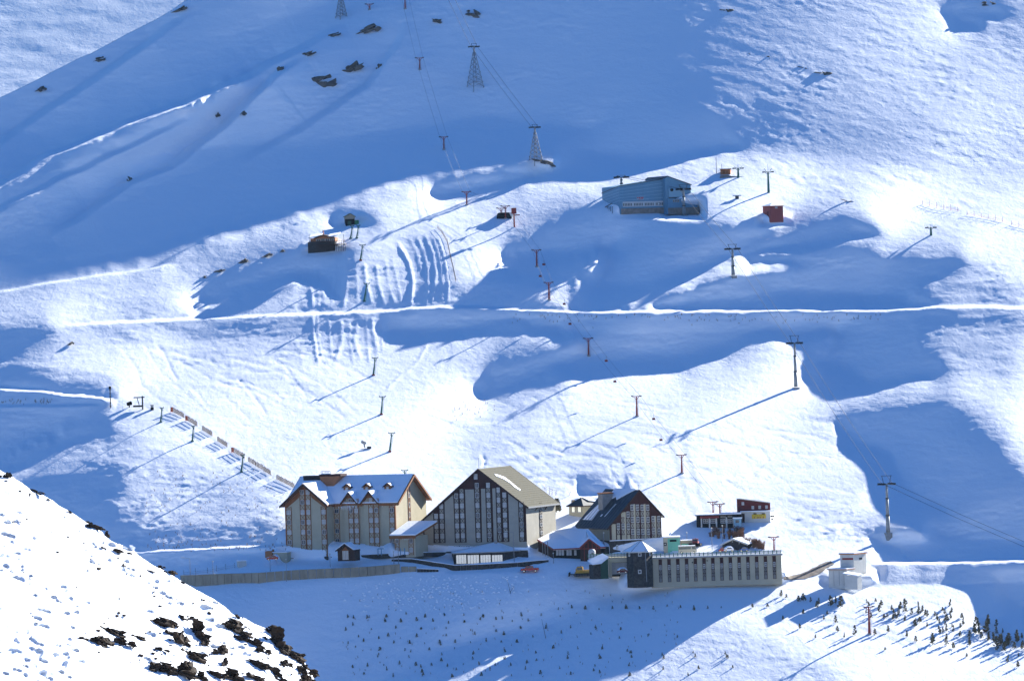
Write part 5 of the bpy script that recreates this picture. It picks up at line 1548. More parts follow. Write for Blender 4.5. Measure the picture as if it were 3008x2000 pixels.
def summit_hut():
    S = Site(1740, 460, 3.92, 1475, 212, 6)
    r = S.root('winch_hut', 'orange-brown hut on a gravel bank above the blue station', 'hut')
    x1 = S.x(1590, 208); h = S.z(1475, 150)
    MB().box(0, x1, 0, 4, -1, h).build('wall', 'orange_wood', r)
    MB().box(-0.3, x1 + 0.3, -0.4, 4.2, h, h + 0.2).build('roof', 'dark_timber', r)
    for X in (1515, 1555): inst('window', PANE['timber'], r, (S.x(X, 180), -0.04, S.z(X, 180)), (0.9, 1, 1.1))
    g = Site(1740, 460, 3.92, 1450, 262, 4)
    r2 = g.root('gravel_bank', 'bare brown gravel bank under the orange-brown hut', 'bank')
    MB().prism([(0, 0, -1), (g.x(1765, 262), 0, -1), (g.x(1765, 225), 1.5, g.z(1765, 232)), (g.x(1600, 220), 1.5, g.z(1600, 225)), (g.x(1560, 205), 1.5, g.z(1560, 212)), (g.x(1475, 212), 1.5, g.z(1475, 215))], (0, 5, 0)).build('bank', 'gravel', r2)
    for X, Ya, Yb in ((1430, 10, 195), (1492, 85, 150)):
        m = Site(1740, 460, 3.92, X, Yb, 0); rr = m.root('antenna_mast', 'tall thin %s antenna mast by the orange-brown hut' % ('outer left' if X < 1450 else 'short'), 'mast')
        MB().tube((0, 0, -0.5), (0, 0, (Yb - Ya) * m.s), 0.12, 0.08, 6).build('pole', 'steel_dark', rr)
summit_hut()

def lodge():
    S = Site(820, 560, 2.949, 262, 495, 8, None, -1.0)
    r = S.root('ski_lodge', 'brown timber lodge with snowy gable roof and deck on the knoll', 'lodge')
    x1 = S.x(485, 480); h = S.z(270, 415); xm = S.x(378, 385); zt = S.z(378, 385)
    MB().box(-0.5, x1, 0, 8, -2, 1.9).build('stone_base', 'stone', r)
    MB().box(0.2, x1 - 0.1, 1.2, 8, 1.9, h).build('wall', 'orange_wood', r)
    MB().prism([(S.x(310, 415), 0.3, h - 0.2), (S.x(455, 410), 0.3, h - 0.2), (xm, 0.3, zt - 0.2)], (0, 6, 0)).build('gable', 'orange_wood', r)
    for xe in (S.x(300, 410), S.x(470, 408)):
        MB().prism([(xm, -0.4, zt), (xe, -0.4, h - 0.1), (xe, 8, h - 0.1), (xm, 8, zt)], (0, 0, 0.2)).build('roof', 'dark_timber', r)
    for xa, xb in ((-0.6, xm - 1.0), (xm + 1.0, x1 + 0.6)):
        MB().prism([(xa, 1.0, h), (xb, 1.0, h + 0.6), (xb, 8.5, h + 1.6), (xa, 8.5, h + 1.1)], (0, 0, 0.35)).build('roof_snow', 'roof_snow', r)
    simple_windows(r, S, [(335, 430), (375, 428), (415, 426), (450, 424)], 1.4, 0.9, 'dark_glass', y=1.12)
    xd0, xd1 = S.x(330, 480), S.x(582, 450)
    MB().box(xd0, xd1, -2.5, 1, 0.6, 0.9).build('deck', 'dark_timber', r)
    d = MB()
    for i in range(18): x = xd0 + (xd1 - xd0) * i / 17; d.bar((x, -2.5, -1.5), (x, -2.5, 2.0), 0.12)
    d.bar((xd0, -2.5, 2.0), (xd1, -2.5, 2.0), 0.14); d.build('deck_rail', 'dark_timber', r)
    MB().box(S.x(365, 380), S.x(373, 380), 3, 3.5, zt - 0.5, S.z(369, 343)).build('chimney', 'hut_red', r)
    for X in (262, 478, 562): MB().bar((S.x(X, 430), 0, 1), (S.x(X, 430), 0, S.z(X, 378)), 0.12).build('flag_pole', 'steel_dark', r)
lodge()

def tall_hut():
    S = Site(820, 560, 2.949, 580, 310, -8)
    r = S.root('winch_cabin', 'tall narrow dark green cabin with pale gable in a snow hollow', 'cabin')
    x1 = S.x(655, 308); h = S.z(580, 240); xm = S.x(617, 200); zt = S.z(617, 203)
    MB().box(0, x1, 0, 4, -1, h - 0.3).build('wall', 'shade_black', r)
    MB().prism([(-0.1, -0.1, h - 0.3), (x1 + 0.1, -0.1, h - 0.3), (x1 + 0.1, -0.1, S.z(655, 222)), (xm, -0.1, zt), (-0.1, -0.1, S.z(575, 225))], (0, 4.2, 0)).build('upper_wall', 'concrete', r)
    for xe, ze in ((-0.5, S.z(572, 230)), (x1 + 0.4, S.z(658, 228))):
        MB().prism([(xm, -0.4, zt + 0.1), (xe, -0.4, ze), (xe, 4.4, ze), (xm, 4.4, zt + 0.1)], (0, 0, 0.15)).build('roof', 'dark_green', r)
    MB().box(x1 + 0.02, x1 + 1.4, -0.3, 1.5, 0.3, 2.0).build('control_box', 'green_paint', r)
    MB().box(0.6, x1 - 1.2, -0.06, -0.005, -0.5, h - 1.0).build('door', 'dark_green', r)
tall_hut()

def tunnel():
    S = Site(820, 560, 2.949, 1885, 245, 5)
    r = S.root('lift_shelter', 'black barrel-roofed lift shelter beside red lift posts', 'shelter')
    x1 = S.x(2015, 240); h = S.z(1890, 192)
    b = MB(); n = 8
    prof = [(0, -1)] + [(0.3 + 0.0 * i, 0) for i in range(0)]
    pts = [(0, -1.0), (0, h * 0.3), (0.15, h * 0.7), (0.45, h * 0.93), (0.9, h), (x1 - 0.3, h * 0.98), (x1 - 0.05, h * 0.6), (x1, -1.0)]
    b.prism([(x, 0, z) for x, z in pts], (0, 6, 0)); b.build('shell', 'shade_black', r)
    MB().prism([(x1 - 0.9, -0.06, h * 1.02), (x1 + 0.6, -0.06, h * 0.85), (x1 + 0.5, -0.06, h * 0.45), (x1 - 0.1, -0.06, h * 0.2)], (0, 0.5, 0)).build('end_flap', 'off_white', r)
tunnel()

# ------------------------------------------------------------------ lift towers
def px_h(P, px): return px * P.dot(Vector(C_F)) / F

def t_tower(u, vb, vt, label, name='lift_tower', m='lift_red', group='red lift towers', lean=0.0, arm=1.4, foot=None, yaw=0.35, D=None):
    P = ground(u, vb) if D is None else Vector(pt(np.array(float(u)), np.array(float(vb)), np.array(float(D))))
    h = px_h(P, vb - vt)
    r = empty(name, P, yaw, label, 'lift tower', group)
    MB().box(-0.45, 0.45, -0.45, 0.45, -1.2, 0.3).build('base', foot or 'grey_concrete', r)
    top = Vector((lean * math.cos(yaw), -lean * math.sin(yaw), h))
    w = max(0.2, h * 0.045)
    k = top.lerp(Vector((0, 0, 0)), 0.55)
    MB().tube((0, 0, 0.3), k, w * 1.25, w, 8).tube(k, top, w * 0.85, w * 0.65, 8).build('mast', m, r)
    a = arm
    MB().box(top.x - a, top.x + a, top.y - 0.12, top.y + 0.12, h - 0.14, h + 0.1).bar((top.x - a * 0.6, top.y, h - 0.2), (top.x, top.y, h - 1.1), 0.14).bar((top.x + a * 0.6, top.y, h - 0.2), (top.x, top.y, h - 1.1), 0.14).build('crossarm', m, r)
    for s in (-1, 1):
        c = MB()
        for j in range(4): c.tube((top.x + s * a - 0.08, top.y - 0.75 + j * 0.5, h + 0.1), (top.x + s * a + 0.08, top.y - 0.75 + j * 0.5, h + 0.1), 0.16, n=8)
        c.box(top.x + s * a - 0.05, top.x + s * a + 0.05, top.y - 0.9, top.y + 0.9, h + 0.0, h + 0.22); c.build('sheave_train', 'steel_dark', r)
    lad = MB().bar((w + 0.03, 0, 0.4), (top.x + w + 0.03, top.y, h - 0.5), 0.05).bar((w + 0.27, 0, 0.4), (top.x + w + 0.27, top.y, h - 0.5), 0.05)
    for j in range(int(h / 0.5)):
        t = (j + 0.5) * 0.5 / h; q = Vector((0, 0, 0)).lerp(top, t); lad.box(q.x + w, q.x + w + 0.3, q.y - 0.03, q.y + 0.03, q.z - 0.03, q.z + 0.03)
    o_ = lad.build('ladder', m, r); o_['kind'] = 'stuff'
    return P + Matrix.Rotation(yaw, 3, 'Z') @ top, a
HEADS = {}
for key, u, vb, vt, lab in [
 ('r0', 2554, 1862, 1782, 'red lift tower among the young pines at lower right'),
 ('r1', 2274, 1624, 1577, 'red lift tower behind the right end of the terrace railing'),
 ('r2', 2116, 1545, 1480, 'red lift tower in front of the low ski shop'),
 ('r3', 2095, 1520, 1474, 'red lift tower behind the ski shop roof'),
 ('r4', 2003, 1390, 1336, 'red lift tower up and right from the dark hotel gable'),
 ('r5', 1871, 1223, 1164, 'red lift tower on open sunlit snow above the hotels'),
 ('r6', 1729, 1045, 994, 'red lift tower standing in the big central shade'),
 ('r7', 1613, 882, 830, 'red lift tower on the sunlit lobe just above the road'),
 ('r8', 1577, 784, 735, 'red lift tower at the edge of the shade below the blue station'),
 ('r9', 1371, 603, 564, 'red lift tower left of the black lift shelter'),
 ('r10', 1304, 440, 403, 'lower red lift tower on the great shaded flank'),
 ('r11', 1233, 205, 171, 'middle red lift tower on the great shaded flank'),
 ('r12', 1190, 27, -12, 'uppermost red lift tower cut by the top edge of the picture'),
 ('r13', 1485, 643, 606, 'red lift tower in front of the black lift shelter'),
 ('r14', 1472, 632, 612, 'short red lift tower behind the black lift shelter'),
 ('r15', 1085, 29, 13, 'tiny red lift tower on the far left crest')]:
    HEADS[key] = t_tower(u, vb, vt, lab)
def sign_post():
    P = ground(1511, 667); h = px_h(P, 56)
    r = empty('signal_post', P, 0, 'red post with a boxed signal head right of the black shelter', 'post')
    MB().tube((0, 0, -0.5), (0, 0, h), 0.28, 0.22, 8).build('mast', 'lift_red', r)
    MB().box(-0.85, 0.85, -0.3, 0.3, h - 2.0, h).build('signal_box', 'lift_red', r); MB().box(-0.2, 2.0, -0.1, 0.1, h - 2.6, h - 2.3).build('arm', 'lift_red', r)
sign_post()
for key, ub, vb, ut, vt, lab, ft in [
 ('g0', 1059, 765, 1068, 720, 'leaning green drag-lift pole with red foot below the lodge', 'lift_red'),
 ('g1', 1070, 885, 1081, 833, 'leaning green drag-lift pole just above the road', 'lift_green'),
 ('g2', 1097, 1102, 1105, 1051, 'leaning green drag-lift pole with red foot below the road', 'lift_red'),
 ('g3', 1120, 1217, 1127, 1165, 'leaning green drag-lift pole in the middle of the bright piste', 'lift_red'),
 ('g4', 1145, 1326, 1154, 1272, 'leaning green drag-lift pole nearest above the left hotel', 'lift_red'),
 ('g5', 1188, 1430, 1192, 1381, 'green drag-lift pole head showing over the left hotel ridge', 'lift_green'),
 ('g6', 1030, 701, 1037, 664, 'left one of two slim green poles by the tall cabin', 'lift_green'),
 ('g7', 1048, 700, 1055, 663, 'right one of two slim green poles by the tall cabin', 'lift_green'),
 ('g8', 472, 1240, 478, 1198, 'thin green drag-lift pole at the head of the left fence line', 'lift_green'),
 ('g9', 565, 1296, 571, 1251, 'thin green drag-lift pole by the second fence section', 'lift_green'),
 ('g10', 709, 1386, 717, 1336, 'thin green drag-lift pole by the fifth fence section', 'lift_green')]:
    P = ground(ub, vb); ln = px_h(P, (ut - ub))
    thin = key in ('g6', 'g7', 'g8', 'g9', 'g10')
    HEADS[key] = t_tower(ub, vb, vt, lab, 'drag_lift_pole', 'lift_green', 'green drag-lift poles', ln - px_h(P, vb - vt) * 0.033, 0.55 if thin else 0.95, ft, 0.1)

def pylon(u, vb, vt, label):
    """big concrete-coloured tubular tower with twin arms and a head frame"""
    P = ground(u, vb); h = px_h(P, vb - vt)
    r = empty('gondola_tower', P, 0.45, label, 'lift tower', 'grey gondola towers')
    MB().box(-0.9, 0.9, -0.9, 0.9, -2, 0.25).build('base', 'grey_concrete', r)
    h0 = h * 0.86
    MB().tube((0, 0, 0.4), (0, 0, h0 * 0.36), 0.62, 0.54, 10).tube((0, 0, h0 * 0.36), (0, 0, h0 * 0.7), 0.5, 0.42, 10).tube((0, 0, h0 * 0.7), (0, 0, h0), 0.38, 0.3, 10).build('mast', 'lift_grey', r, True)
    MB().tube((0, 0, h0 * 0.36), (0, 0, h0 * 0.36 + 0.25), 0.68, n=10).tube((0, 0, h0 * 0.7), (0, 0, h0 * 0.7 + 0.25), 0.54, n=10).build('flange', 'steel_dark', r)
    a = 1.75
    MB().bar((-a, 0, h0 + 0.2), (0, 0, h0 - 0.1), 0.28).bar((a, 0, h0 + 0.2), (0, 0, h0 - 0.1), 0.28).build('crossarm', 'steel_dark', r)
    MB().bar((-1.0, 0, h0), (-1.5, 0, h), 0.13).bar((1.0, 0, h0), (1.5, 0, h), 0.13).bar((-1.8, 0, h), (1.8, 0, h), 0.14).build('head_frame', 'steel_dark', r)
    for s in (-1, 1):
        c = MB()
        for j in range(6): c.tube((s * a - 0.12, -1.9 + j * 0.76, h0 + 0.05 - 0.04 * abs(j - 2.5)), (s * a + 0.12, -1.9 + j * 0.76, h0 + 0.05), 0.26, n=8)
        c.box(s * a - 0.16, s * a + 0.16, -2.2, 2.2, h0 + 0.08, h0 + 0.26); c.build('sheave_train', 'shade_black', r)
        MB().box(s * a - 0.25 + s * 0.3, s * a + 0.25 + s * 0.3, -1.8, 1.8, h0 - 0.35, h0 - 0.25).build('catwalk', 'steel_dark', r)
    return P + Vector((0, 0, h0 + 0.3)), a
for key, u, vb, vt, lab in [('p0', 2609, 1567, 1397, 'tall grey gondola tower on a lit hump in the right-hand shade'), ('p1', 2338, 1140, 986, 'tall grey gondola tower with a long shadow on the open slope'),
 ('p2', 2154, 812, 718, 'grey gondola tower on the crest below the red hut'), ('p3', 2010, 634, 543, 'grey gondola tower in front of the blue station'), ('p4', 1826, 552, 516, 'grey gondola tower head behind the blue station roof')]:
    HEADS[key] = pylon(u, vb, vt, lab)

def v_tower(u, vb, vt, label):
    P = ground(u, vb); h = px_h(P, vb - vt)
    r = empty('chairlift_tower', P, 0.2, label, 'lift tower', 'dark green chairlift towers')
    h0 = h * 0.72
    MB().tube((0, 0, -0.8), (0, 0, h0), 0.5, 0.28, 8).build('mast', 'lift_green', r)
    MB().bar((-1.6, 0, h0), (1.6, 0, h0), 0.2).bar((0, 0, h0 - 0.8), (-1.4, 0, h0 + 0.1), 0.14).bar((0, 0, h0 - 0.8), (1.4, 0, h0 + 0.1), 0.14).build('crossarm', 'lift_green', r)
    MB().bar((-0.5, 0, h0), (-1.3, 0, h0 + h * 0.12), 0.14).bar((0.5, 0, h0), (1.3, 0, h0 + h * 0.12), 0.14).build('head_frame', 'lift_green', r)
    for s in (-1, 1): MB().box(s * 1.6 - 0.2, s * 1.6 + 0.2, -1, 1, h0 - 0.25, h0 + 0.2).build('sheave_train', 'steel_dark', r)
    MB().tube((0, 0, h0), (0, 0, h), 0.08, 0.05, 5).build('mast_tip', 'lift_green', r)
v_tower(2258, 566, 482, 'dark green tower with V head standing above the red hut'); v_tower(2169, 522, 484, 'dark green tower with V head beside the orange-brown hut'); v_tower(2735, 691, 660, 'small dark tower head showing over the crest at far right')

def lattice(u, vb, vt, label):
    P = ground(u, vb); h = px_h(P, vb - vt)
    r = empty('lattice_pylon', P, 0.6, label, 'pylon', 'steel lattice pylons')
    hb = h * 0.8; wb, wt = h * 0.155, h * 0.02
    q = lambda t: [Vector((sx * (wb + (wt - wb) * t), sy * (wb + (wt - wb) * t), hb * t)) for sx, sy in ((-1, -1), (1, -1), (1, 1), (-1, 1))]
    for i in range(4): MB().bar(q(0)[i] - Vector((0, 0, 2)), q(1)[i], 0.24, 0, 0.15).build('leg', 'galvanised', r)
    n = 7; br = MB()
    for k in range(n):
        A, B = q(k / n), q((k + 1) / n)
        for i in range(4):
            br.bar(A[i], B[(i + 1) % 4], 0.09); br.bar(A[(i + 1) % 4], B[i], 0.09); br.bar(B[i], B[(i + 1) % 4], 0.08)
    br.build('bracing', 'galvanised', r)
    MB().tube((0, 0, hb - 0.3), (0, 0, h * 0.95), 0.35, 0.3, 8).build('mast', 'galvanised', r)
    MB().bar((-1.4, 0, h * 0.94), (1.4, 0, h * 0.94), 0.24).bar((-0.9, 0, h * 0.94), (-1.1, 0, h), 0.11).bar((0.9, 0, h * 0.94), (1.1, 0, h), 0.11).bar((-1.25, 0, h), (1.25, 0, h), 0.11).build('crossarm', 'steel_dark', r)
    for s in (-1, 1): MB().box(s * 1.35 - 0.15, s * 1.35 + 0.15, -1.6, 1.6, h * 0.94 - 0.4, h * 0.94 + 0.1).build('sheave_train', 'steel_dark', r)
    return P + Vector((0, 0, h * 0.94)), 1.4
for key, u, vb, vt, lab in [('l0', 1574, 472, 367, 'steel lattice pylon on the lit crest at top centre'), ('l1', 1396, 256, 129, 'steel lattice pylon in the middle of the shaded flank'), ('l2', 1003, 51, -40, 'steel lattice pylon cut by the top edge at upper left')]:
    HEADS[key] = lattice(u, vb, vt, lab)

# ropes
def rope(name, label, pts, rad, sag=0.012):
    b = MB()
    for a, c in zip(pts[:-1], pts[1:]):
        L = (c - a).length; n = max(2, int(L / 30)); prev = a
        for i in range(1, n + 1):
            t = i / n; q = a.lerp(c, t) - Vector((0, 0, sag * L * 4 * t * (1 - t)))
            b.tube(prev, q, rad, n=5); prev = q
    o = b.build(name, 'cable'); meta(o, label, 'cable', 'lift ropes')
def off(h, s, yaw): return h[0] + Matrix.Rotation(yaw, 3, 'Z') @ Vector((s * h[1], 0, 0))
end_g = (ground(3060, 1760) + Vector((0, 0, 14)), 1.75)
for s, w in ((-1, 'left'), (1, 'right')):
    rope('lift_rope', '%s rope of the gondola line through the grey towers' % w, [off(HEADS[k], s, 0.45) for k in ('p4', 'p3', 'p2', 'p1', 'p0')] + [off(end_g, s, 0.45)], 0.06, 0.006)
    rope('lift_rope', '%s rope between the lattice pylons on the flank' % w, [off(HEADS[k], s, 0.6) for k in ('l0', 'l1')] + [ground(1262, -40) + Vector((s * 1.3, 0, 14))], 0.055, 0.006)
    rope('lift_rope', '%s rope of the red chairlift line up the whole slope' % w, [off(HEADS[k], s, 0.35) for k in ('r2', 'r4', 'r5', 'r6', 'r7', 'r8', 'r13', 'r9', 'r10', 'r11', 'r12')], 0.03, 0.006)

# hanging chairs: small dark seats on the red line
def chairs():
    root0 = None
    keys = ['r4', 'r5', 'r6', 'r7', 'r8']
    names = iter(['just above the dark hotel gable', 'above the open snow right of the bright piste', 'over the lower edge of the central shade', 'in the big central shade', 'near the sunlit lobe', 'over the road', 'at the shaded foot of the blue station', 'left of the blue station ridge'])
    for a, b in zip(keys[:-1], keys[1:]):
        for s, t in ((-1, 0.35), (1, 0.7)):
            A, B = off(HEADS[a], s, 0.35), off(HEADS[b], s, 0.35)
            p = A.lerp(B, t) - Vector((0, 0, 0.006 * (B - A).length * 4 * t * (1 - t)))
            lab = 'empty chair hanging %s on the %s rope' % (next(names), 'left' if s < 0 else 'right')
            if root0 is None:
                root0 = empty('lift_chair', p, 0.35, lab, 'lift chair', 'chairs on the red chairlift')
                MB().bar((0, 0, 0), (0, 0, -1.6), 0.07).build('hanger', 'steel_dark', root0)
                MB().box(-0.5, 0.5, -0.3, 0.2, -1.75, -1.62).build('seat', 'lift_red', root0); MB().box(-0.5, 0.5, 0.2, 0.27, -1.75, -1.1).build('backrest', 'lift_red', root0)
            else:
                c = copy_tree(root0); c.location = p; c['label'] = lab
chairs()

# ------------------------------------------------------------------ fences on the slope
def fence(name, pix, h, label, m, group, step=1.0, first_red=False, rails=3, cat='fence'):
    P = [ground(u, v) for u, v in pix]
    r = empty(name, P[0], 0, label, cat, group); o0 = P[0]
    k = 0
    for a, b in zip(P[:-1], P[1:]):
        L = (b - a).length; n = max(2, int(round(L / step)))
        for i in range(n + 1):
            q = a.lerp(b, i / n) - o0
            MB().box(q.x - (0.11 if rails > 2 else 0.05), q.x + (0.11 if rails > 2 else 0.05), q.y - 0.05, q.y + 0.05, q.z - 0.4, q.z + h * (1 + 0.08 * ((i * 5) % 3))).build('slat', m, r)
        for j in range(rails):
            z = Vector((0, 0, h * (0.25 + 0.3 * j))); MB().bar(a - o0 + z, b - o0 + z, 0.1 if rails > 2 else 0.05).build('rail', m, r)
    if first_red:
        MB().box(-0.75, 0.05, -0.2, -0.05, 0.1, h * 1.1).build('marker_board', 'orange_net', r)
c3 = lambda X, Y: (300 + X / 3.92, 1080 + Y / 3.92)
ORD = ['topmost', 'second', 'third', 'fourth', 'fifth', 'sixth', 'seventh', 'eighth', 'lowest']
for i, (a, b, red) in enumerate([((815, 510), (938, 575), 1), ((985, 610), (1092, 672), 1), ((1155, 720), (1265, 785), 0), ((1330, 845), (1438, 913), 0), ((1515, 975), (1635, 1040), 1), ((1685, 1080), (1762, 1122), 0), ((1772, 1135), (1850, 1175), 0), ((1862, 1190), (1937, 1232), 0), ((2012, 1285), (2210, 1385), 0)]):
    fence('snow_fence', [c3(*a), c3(*b)], 1.45, '%s section of the slatted wooden fence line left of the piste%s' % (ORD[i], ', with red marker' if red else ''), 'fence_wood', 'wooden snow fences left of the piste', 0.75, bool(red))
for i, (a, b) in enumerate([((2710, 601), (2814, 620)), ((2841, 631), (2945, 652)), ((2971, 661), (3060, 681))]):
    fence('net_fence', [a, b], 1.5, '%s orange net fence on the bright slope at far right' % ['left', 'middle', 'right'][i], 'orange_net', 'orange net fences at far right', 2.6, False, 2)
fence('piste_fence', [(1285, 671), (1297, 684), (1314, 714), (1322, 752), (1331, 790), (1339, 828)], 1.3, 'worn orange-brown fence down the right edge of the groomed bank', 'fence_wood', None, 1.4, False, 2)
fence('wire_fence', [(540, 1690), (610, 1683), (690, 1668)], 1.6, 'low wire fence beyond the end of the concrete wall', 'steel_dark', None, 3.2, False, 2)

# ------------------------------------------------------------------ lamp posts
def lamp(u, vb, vt, label, arm=False):
    P = ground(u, vb); h = px_h(P, vb - vt)
    r = empty('lamp_post', P, 0, label, 'lamp post', 'lamp posts round the hotels')
    MB().tube((0, 0, -0.3), (0, 0, h), 0.10, 0.06, 6).build('pole', 'galvanised', r)
    if arm:
        MB().bar((0, 0, h), (-2.0, 0, h + 0.35), 0.09).build('arm', 'galvanised', r); MB().box(-2.6, -1.7, -0.15, 0.15, h + 0.3, h + 0.45).build('lamp_head', 'off_white', r)
    else:
        MB().tube((0, 0, h), (0, 0, h + 0.35), 0.2, 0.16, 8).build('lamp_head', 'off_white', r)
for a in [(559, 1690, 1640, 'lamp post with arm beyond the left end of the concrete wall', True), (626, 1687, 1650, 'short lamp post at the left end of the terrace'),
 (794, 1678, 1648, 'lamp post before the left corner of the left hotel'), (842, 1707, 1644, 'tall lamp post in front of the concrete wall'), (970, 1665, 1628, 'lamp post left of the small porch'),
 (1157, 1656, 1621, 'lamp post before the right corner of the left hotel'), (1171, 1658, 1602, 'tall lamp post before the link wing'), (1511, 1661, 1563, 'tall lamp post with arm beside the glass pavilion', True),
 (1775, 1614, 1566, 'slim lamp post by the cream side wall of the dark hotel'), (2092, 1616, 1552, 'lamp post by the stone hut on the terrace'), (2018, 1590, 1566, 'small lamp post behind the red snow groomer'), (2123, 1590, 1545, 'lamp post standing in the bare shrubs'), (1626, 1654, 1626, 'lamp post in front of the entrance hall')]:
    lamp(*a)

# ------------------------------------------------------------------ vehicles
def wheel(par, x, y, r_, w):
    o = MB().tube((x, y - w / 2, r_), (x, y + w / 2, r_), r_, n=14).build('wheel', 'rubber', par)
    MB().tube((x, y - w / 2 - 0.02, r_), (x, y + w / 2 + 0.02, r_), r_ * 0.55, n=10).build('rim', 'chrome', o)

def pickup():
    P = ground(1557, 1680)
    r = empty('pickup_truck', P + Vector((0, 0, 0.02)), math.radians(-4), 'red crew-cab pickup truck parked on the bright snow before the pavilion', 'truck')
    w = 0.95
    prof = [(-2.6, 0.55), (-2.62, 0.95), (-2.5, 1.08), (-1.45, 1.15), (-0.85, 1.78), (0.85, 1.8), (1.0, 1.2), (2.55, 1.2), (2.6, 0.6)]
    MB().prism([(x, -w, z) for x, z in prof], (0, 2 * w, 0)).build('body', 'car_red', r)
    for y in (-w - 0.02, w + 0.005):
        MB().prism([(-1.25, y, 1.2), (-0.78, y, 1.68), (-0.05, y, 1.7), (-0.05, y, 1.2)], (0, 0.015, 0)).build('side_window', 'dark_glass', r)
        MB().prism([(0.05, y, 1.2), (0.05, y, 1.7), (0.75, y, 1.7), (0.85, y, 1.2)], (0, 0.015, 0)).build('side_window', 'dark_glass', r)
        MB().box(-1.3, 0.9, y - 0.004 if y < 0 else y + 0.016, y if y < 0 else y + 0.02, 0.75, 0.79).build('door_strip', 'shade_black', r)
    MB().prism([(-1.5, -0.8, 1.18), (-0.92, -0.8, 1.74), (-0.9, -0.8, 1.74), (-1.45, -0.8, 1.15)], (0, 1.6, 0)).build('windscreen', 'dark_glass', r)
    for y in (-0.7, 0.7): MB().box(-2.66, -2.6, y - 0.16, y + 0.16, 0.8, 0.98).build('headlight', 'off_white', r)
    MB().box(-2.75, -2.6, -0.9, 0.9, 0.45, 0.68).build('bumper', 'shade_black', r)
    for i in range(3): MB().bar((1.2 + i * 0.6, -0.85, 1.2), (1.2 + i * 0.6, -0.85, 1.5), 0.05).build('bed_rail', 'shade_black', r)
    for x in (-1.7, 1.65):
        for y in (-0.85, 0.85): wheel(r, x, y, 0.4, 0.25)
pickup()

def groomer(u, v, label, body, rz, blade=True, sc=1.0):
    P = ground(u, v)
    r = empty('snow_groomer', P + Vector((0, 0, 0.02)), rz, label, 'snow groomer'); r.scale = (sc,) * 3
    for y in (-1.55, 1.55):
        t = MB().prism([(-2.6, y - 0.55, 0.45), (-2.2, y - 0.55, 0.05), (2.2, y - 0.55, 0.05), (2.7, y - 0.55, 0.5), (2.4, y - 0.55, 0.9), (-2.3, y - 0.55, 0.9)], (0, 1.1, 0)).build('track', 'rubber', r)
        for i in range(6): MB().tube((-2.0 + i * 0.8, y - 0.58, 0.42), (-2.0 + i * 0.8, y + 0.58, 0.42), 0.3, n=10).build('track_wheel', 'steel_dark', t)
    MB().box(-2.2, 2.5, -1.0, 1.0, 0.7, 1.35).build('chassis', body, r)
    cab = MB().prism([(-1.9, -1.1, 1.35), (-2.0, -1.1, 1.9), (-1.5, -1.1, 2.85), (0.1, -1.1, 2.85), (0.3, -1.1, 1.35)], (0, 2.2, 0)).build('cab', body, r)
    for y in (-1.13, 1.115): MB().prism([(-1.75, y, 1.9), (-1.4, y, 2.65), (-0.1, y, 2.65), (0.0, y, 1.9)], (0, 0.015, 0)).build('cab_window', 'dark_glass', cab)
    MB().prism([(-2.02, -1.0, 1.95), (-1.56, -1.0, 2.75), (-1.54, -1.0, 2.7), (-1.98, -1.0, 1.93)], (0, 2.0, 0)).build('windscreen', 'dark_glass', cab)
    MB().box(0.4, 2.6, -0.95, 0.95, 1.353, 1.85).build('engine_cover', body, r)
    MB().tube((-0.6, 0, 2.86), (-0.6, 0, 3.15), 0.1, n=8).build('beacon', 'orange_net', cab)
    if blade:
        MB().prism([(-4.0, -2.3, 0.1), (-3.75, -2.3, 0.2), (-3.7, -2.3, 1.1), (-3.95, -2.3, 1.25)], (0, 4.6, 0)).build('blade', 'shade_black', r)
        for y in (-0.8, 0.8): MB().bar((-2.3, y, 0.7), (-3.7, y, 0.6), 0.2).build('push_arm', 'steel_dark', r)
    MB().box(2.9, 4.2, -2.2, 2.2, 0.1, 0.65).build('tiller', 'chrome', r)
    for y in (-0.9, 0.9): MB().bar((2.4, y, 0.9), (3.2, y, 0.5), 0.18).build('lift_arm', 'steel_dark', r)
groomer(1712, 1692, 'yellow tracked snow groomer with black blade near the stone tower', 'groomer_yellow', math.radians(-6))
groomer(2044, 1603, 'red tracked snow groomer seen head-on behind the teal sheds', 'hut_red', math.radians(80), True, 0.75)

def minibus():
    S = Site(1880, 1420, 4.9, 555, 1012, 0, 1694)
    r = S.root('minibus', 'beige minibus parked on the terrace beside the teal sheds', 'minibus')
    L = S.x(820, 1012)
    MB().box(0, L * 0.7, 0, 2.0, 0.35, 2.15).prism([(L * 0.7, 0, 0.35), (L, 0, 0.35), (L, 0, 1.3), (L * 0.93, 0, 2.25), (L * 0.7, 0, 2.25)], (0, 2.0, 0)).build('body', 'bus_beige', r)
    MB().box(0.08, L * 0.68, -0.03, 0.0, 1.3, 2.0).build('side_window', 'dark_glass', r)
    MB().prism([(L * 0.73, -0.02, 1.3), (L * 0.97, -0.02, 1.3), (L * 0.92, -0.02, 2.1), (L * 0.73, -0.02, 2.1)], (0, 0.018, 0)).build('cab_window', 'dark_glass', r)
    MB().box(0, L * 0.92, 0.05, 1.95, 2.26, 2.4).build('roof_snow', 'roof_snow', r)
    for x in (0.9, L - 0.9): wheel(r, x, 0.1, 0.35, 0.22)
minibus()

